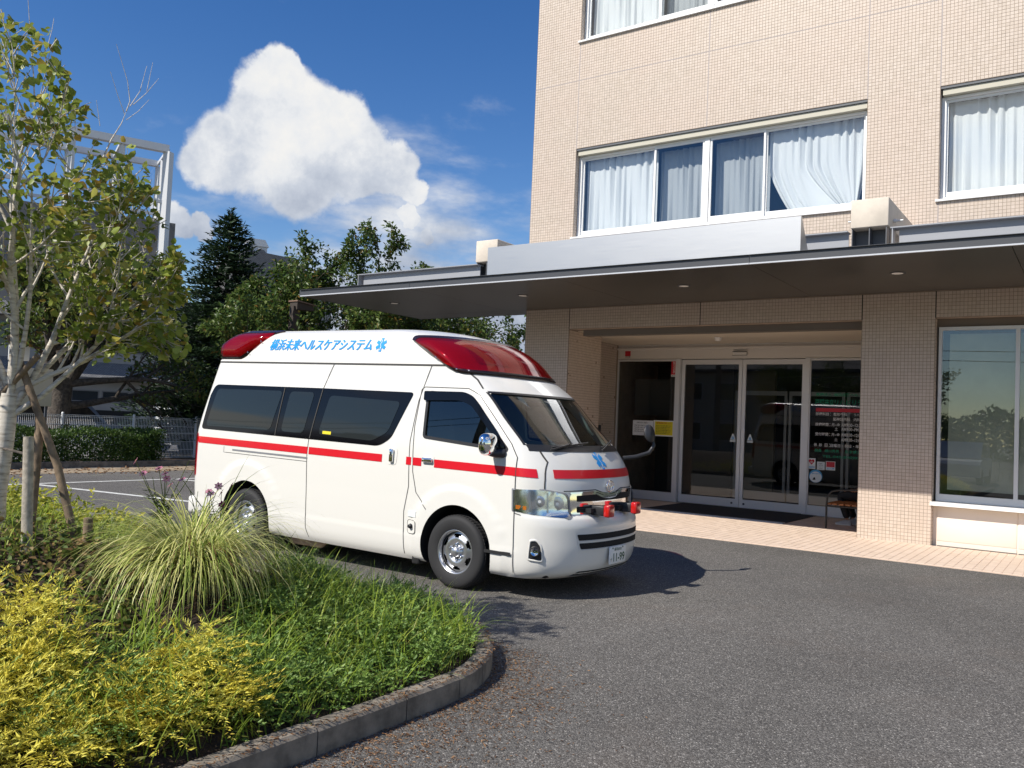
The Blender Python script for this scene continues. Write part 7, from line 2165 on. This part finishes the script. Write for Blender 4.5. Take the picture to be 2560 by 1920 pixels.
# ================================================================== the other side of the car park (behind the camera, mirrored in the glass)
hedge(-16, 10, -13.2, -12.0, 1.0, 9000, 'long clipped hedge across the car park, mirrored in the door glass', 71, 'clipped hedges')
for q, (x, y, hh, lab) in enumerate(((-14, -15.5, 6.5, 'round-headed street tree mirrored at the left of the van windows'), (-8.5, -16.5, 6.0, 'taller street tree mirrored in the van sliding door window'), (5.5, -15.0, 6.2, 'street tree mirrored in the ground-floor clinic window'))):
    cherry(0, 0, hh, 80 + q, lab, False, 1.05, 0.17, (0, 0), 12, 'street_tree', None, 2.2, (x, y, 0))
def house(x0, x1, y0, y1, h0, label, wallm):
    e_ = empty('house', ((x0 + x1) / 2, (y0 + y1) / 2, 0), label, 'house', 'houses across the road')
    W_, D_ = (x1 - x0) / 2, (y1 - y0) / 2
    k_ = MB(); k_.box(-W_, W_, -D_, D_, 0, h0); k_.build('wall', wallm, e_)
    k_ = MB(); k_.prism([(-D_ - 0.5, h0 - 0.1), (D_ + 0.5, h0 - 0.1), (D_ + 0.5, h0 + 0.1), (0, h0 + D_ * 0.55), (-D_ - 0.5, h0 + 0.1)], -W_ - 0.5, W_ + 0.5, 'x'); k_.build('roof', MAT['shingle'], e_)
    for xx in np.arange(-W_ + 1, W_ - 2, 2.8):
        for z in (0.9, 3.7):
            if z + 1.4 > h0: continue
            k_ = MB(); k_.box(xx, xx + 1.7, D_ + 0.002, D_ + 0.06, z, z + 1.3); w2_ = k_.build('window', MAT['frame_white'], e_)
            k_ = MB(); k_.box(xx + 0.08, xx + 1.62, D_ + 0.062, D_ + 0.075, z + 0.08, z + 1.22); k_.build('pane', MAT['hall_glass'], w2_)
far_car(-4.5, -8.5, 'white car parked across the car park, mirrored in the ground-floor window', MAT['far_car_white'], 1.6, 3.9, None)
r_ = np.random.default_rng(91); n = 40000
c_ = np.c_[r_.uniform(-90, 70, n), r_.uniform(-66, -58, n), np.zeros(n)]
c_[:, 2] = r_.uniform(0, 1, n) ** 0.7 * (5.5 + 2.0 * np.sin(c_[:, 0] * 0.23) + 1.2 * np.sin(c_[:, 0] * 0.71 + 1))
a_ = r_.normal(0, 1, (n, 3)); nn_ = r_.normal(0, 1, (n, 3)); nn_[:, 1] += 0.8
tag(leaf_mesh('far_wood', c_, a_, nn_, r_.uniform(0.3, 0.7, n), r_.uniform(0.2, 0.45, n), MAT['hedge_leaf'], None, 0.1), 'dark far wood along the horizon across the road', 'wood', kind='stuff')
house(-26, -12, -31, -22, 5.8, 'cream two-storey house across the road with a grey gabled roof', mat('house_cream', (0.50, 0.46, 0.38), 0.85, noise=(1, 0.05)))
house(-43, -29, -31, -22, 5.6, 'brown two-storey house across the road beside the cream one', mat('house_brown', (0.26, 0.19, 0.14), 0.85, noise=(1, 0.05)))
house(7, 20, -30, -21, 6.0, 'grey two-storey house across the road at the end of the row', mat('house_grey', (0.38, 0.38, 0.38), 0.85, noise=(1, 0.05)))

# utility pole with transformer and wires, seen as a reflection in the door window
up = empty('utility_pole', (-17.6, -10.2, 0), 'concrete utility pole with transformer, mirrored in the ambulance door window', 'pole')
k = MB(); k.tube([(0, 0, -0.05), (0, 0, 5), (0, 0, 10.5)], [0.18, 0.15, 0.12], 14); k.build('shaft', MAT['concrete'], up)
for z in (9.2, 9.9):
    k = MB(); k.box(-0.9, 0.9, -0.05, 0.05, z, z + 0.09); k.build('crossarm', MAT['grey_steel'], up)
k = MB(); k.tube([(0.42, 0, 7.2), (0.42, 0, 8.1)], 0.26, 16); k.build('transformer', MAT['grey_steel'], up)
for q, (dx, z) in enumerate(((-0.8, 9.3), (-0.3, 9.3), (0.8, 9.3), (-0.8, 10.0), (0.8, 10.0), (0.0, 6.6), (0.1, 6.2))):
    k = MB(); k.tube([(dx + sgn * 30 * t, -0.6 * q * t, z - 1.2 * 4 * t * (1 - t)) for sgn in (-1,) for t in np.linspace(0, 1, 9)], 0.018, 4); k.tube([(dx + 30 * t, -0.6 * q * t, z - 1.2 * 4 * t * (1 - t)) for t in np.linspace(0, 1, 9)], 0.018, 4); k.build('wire', MAT['rubber'], up)
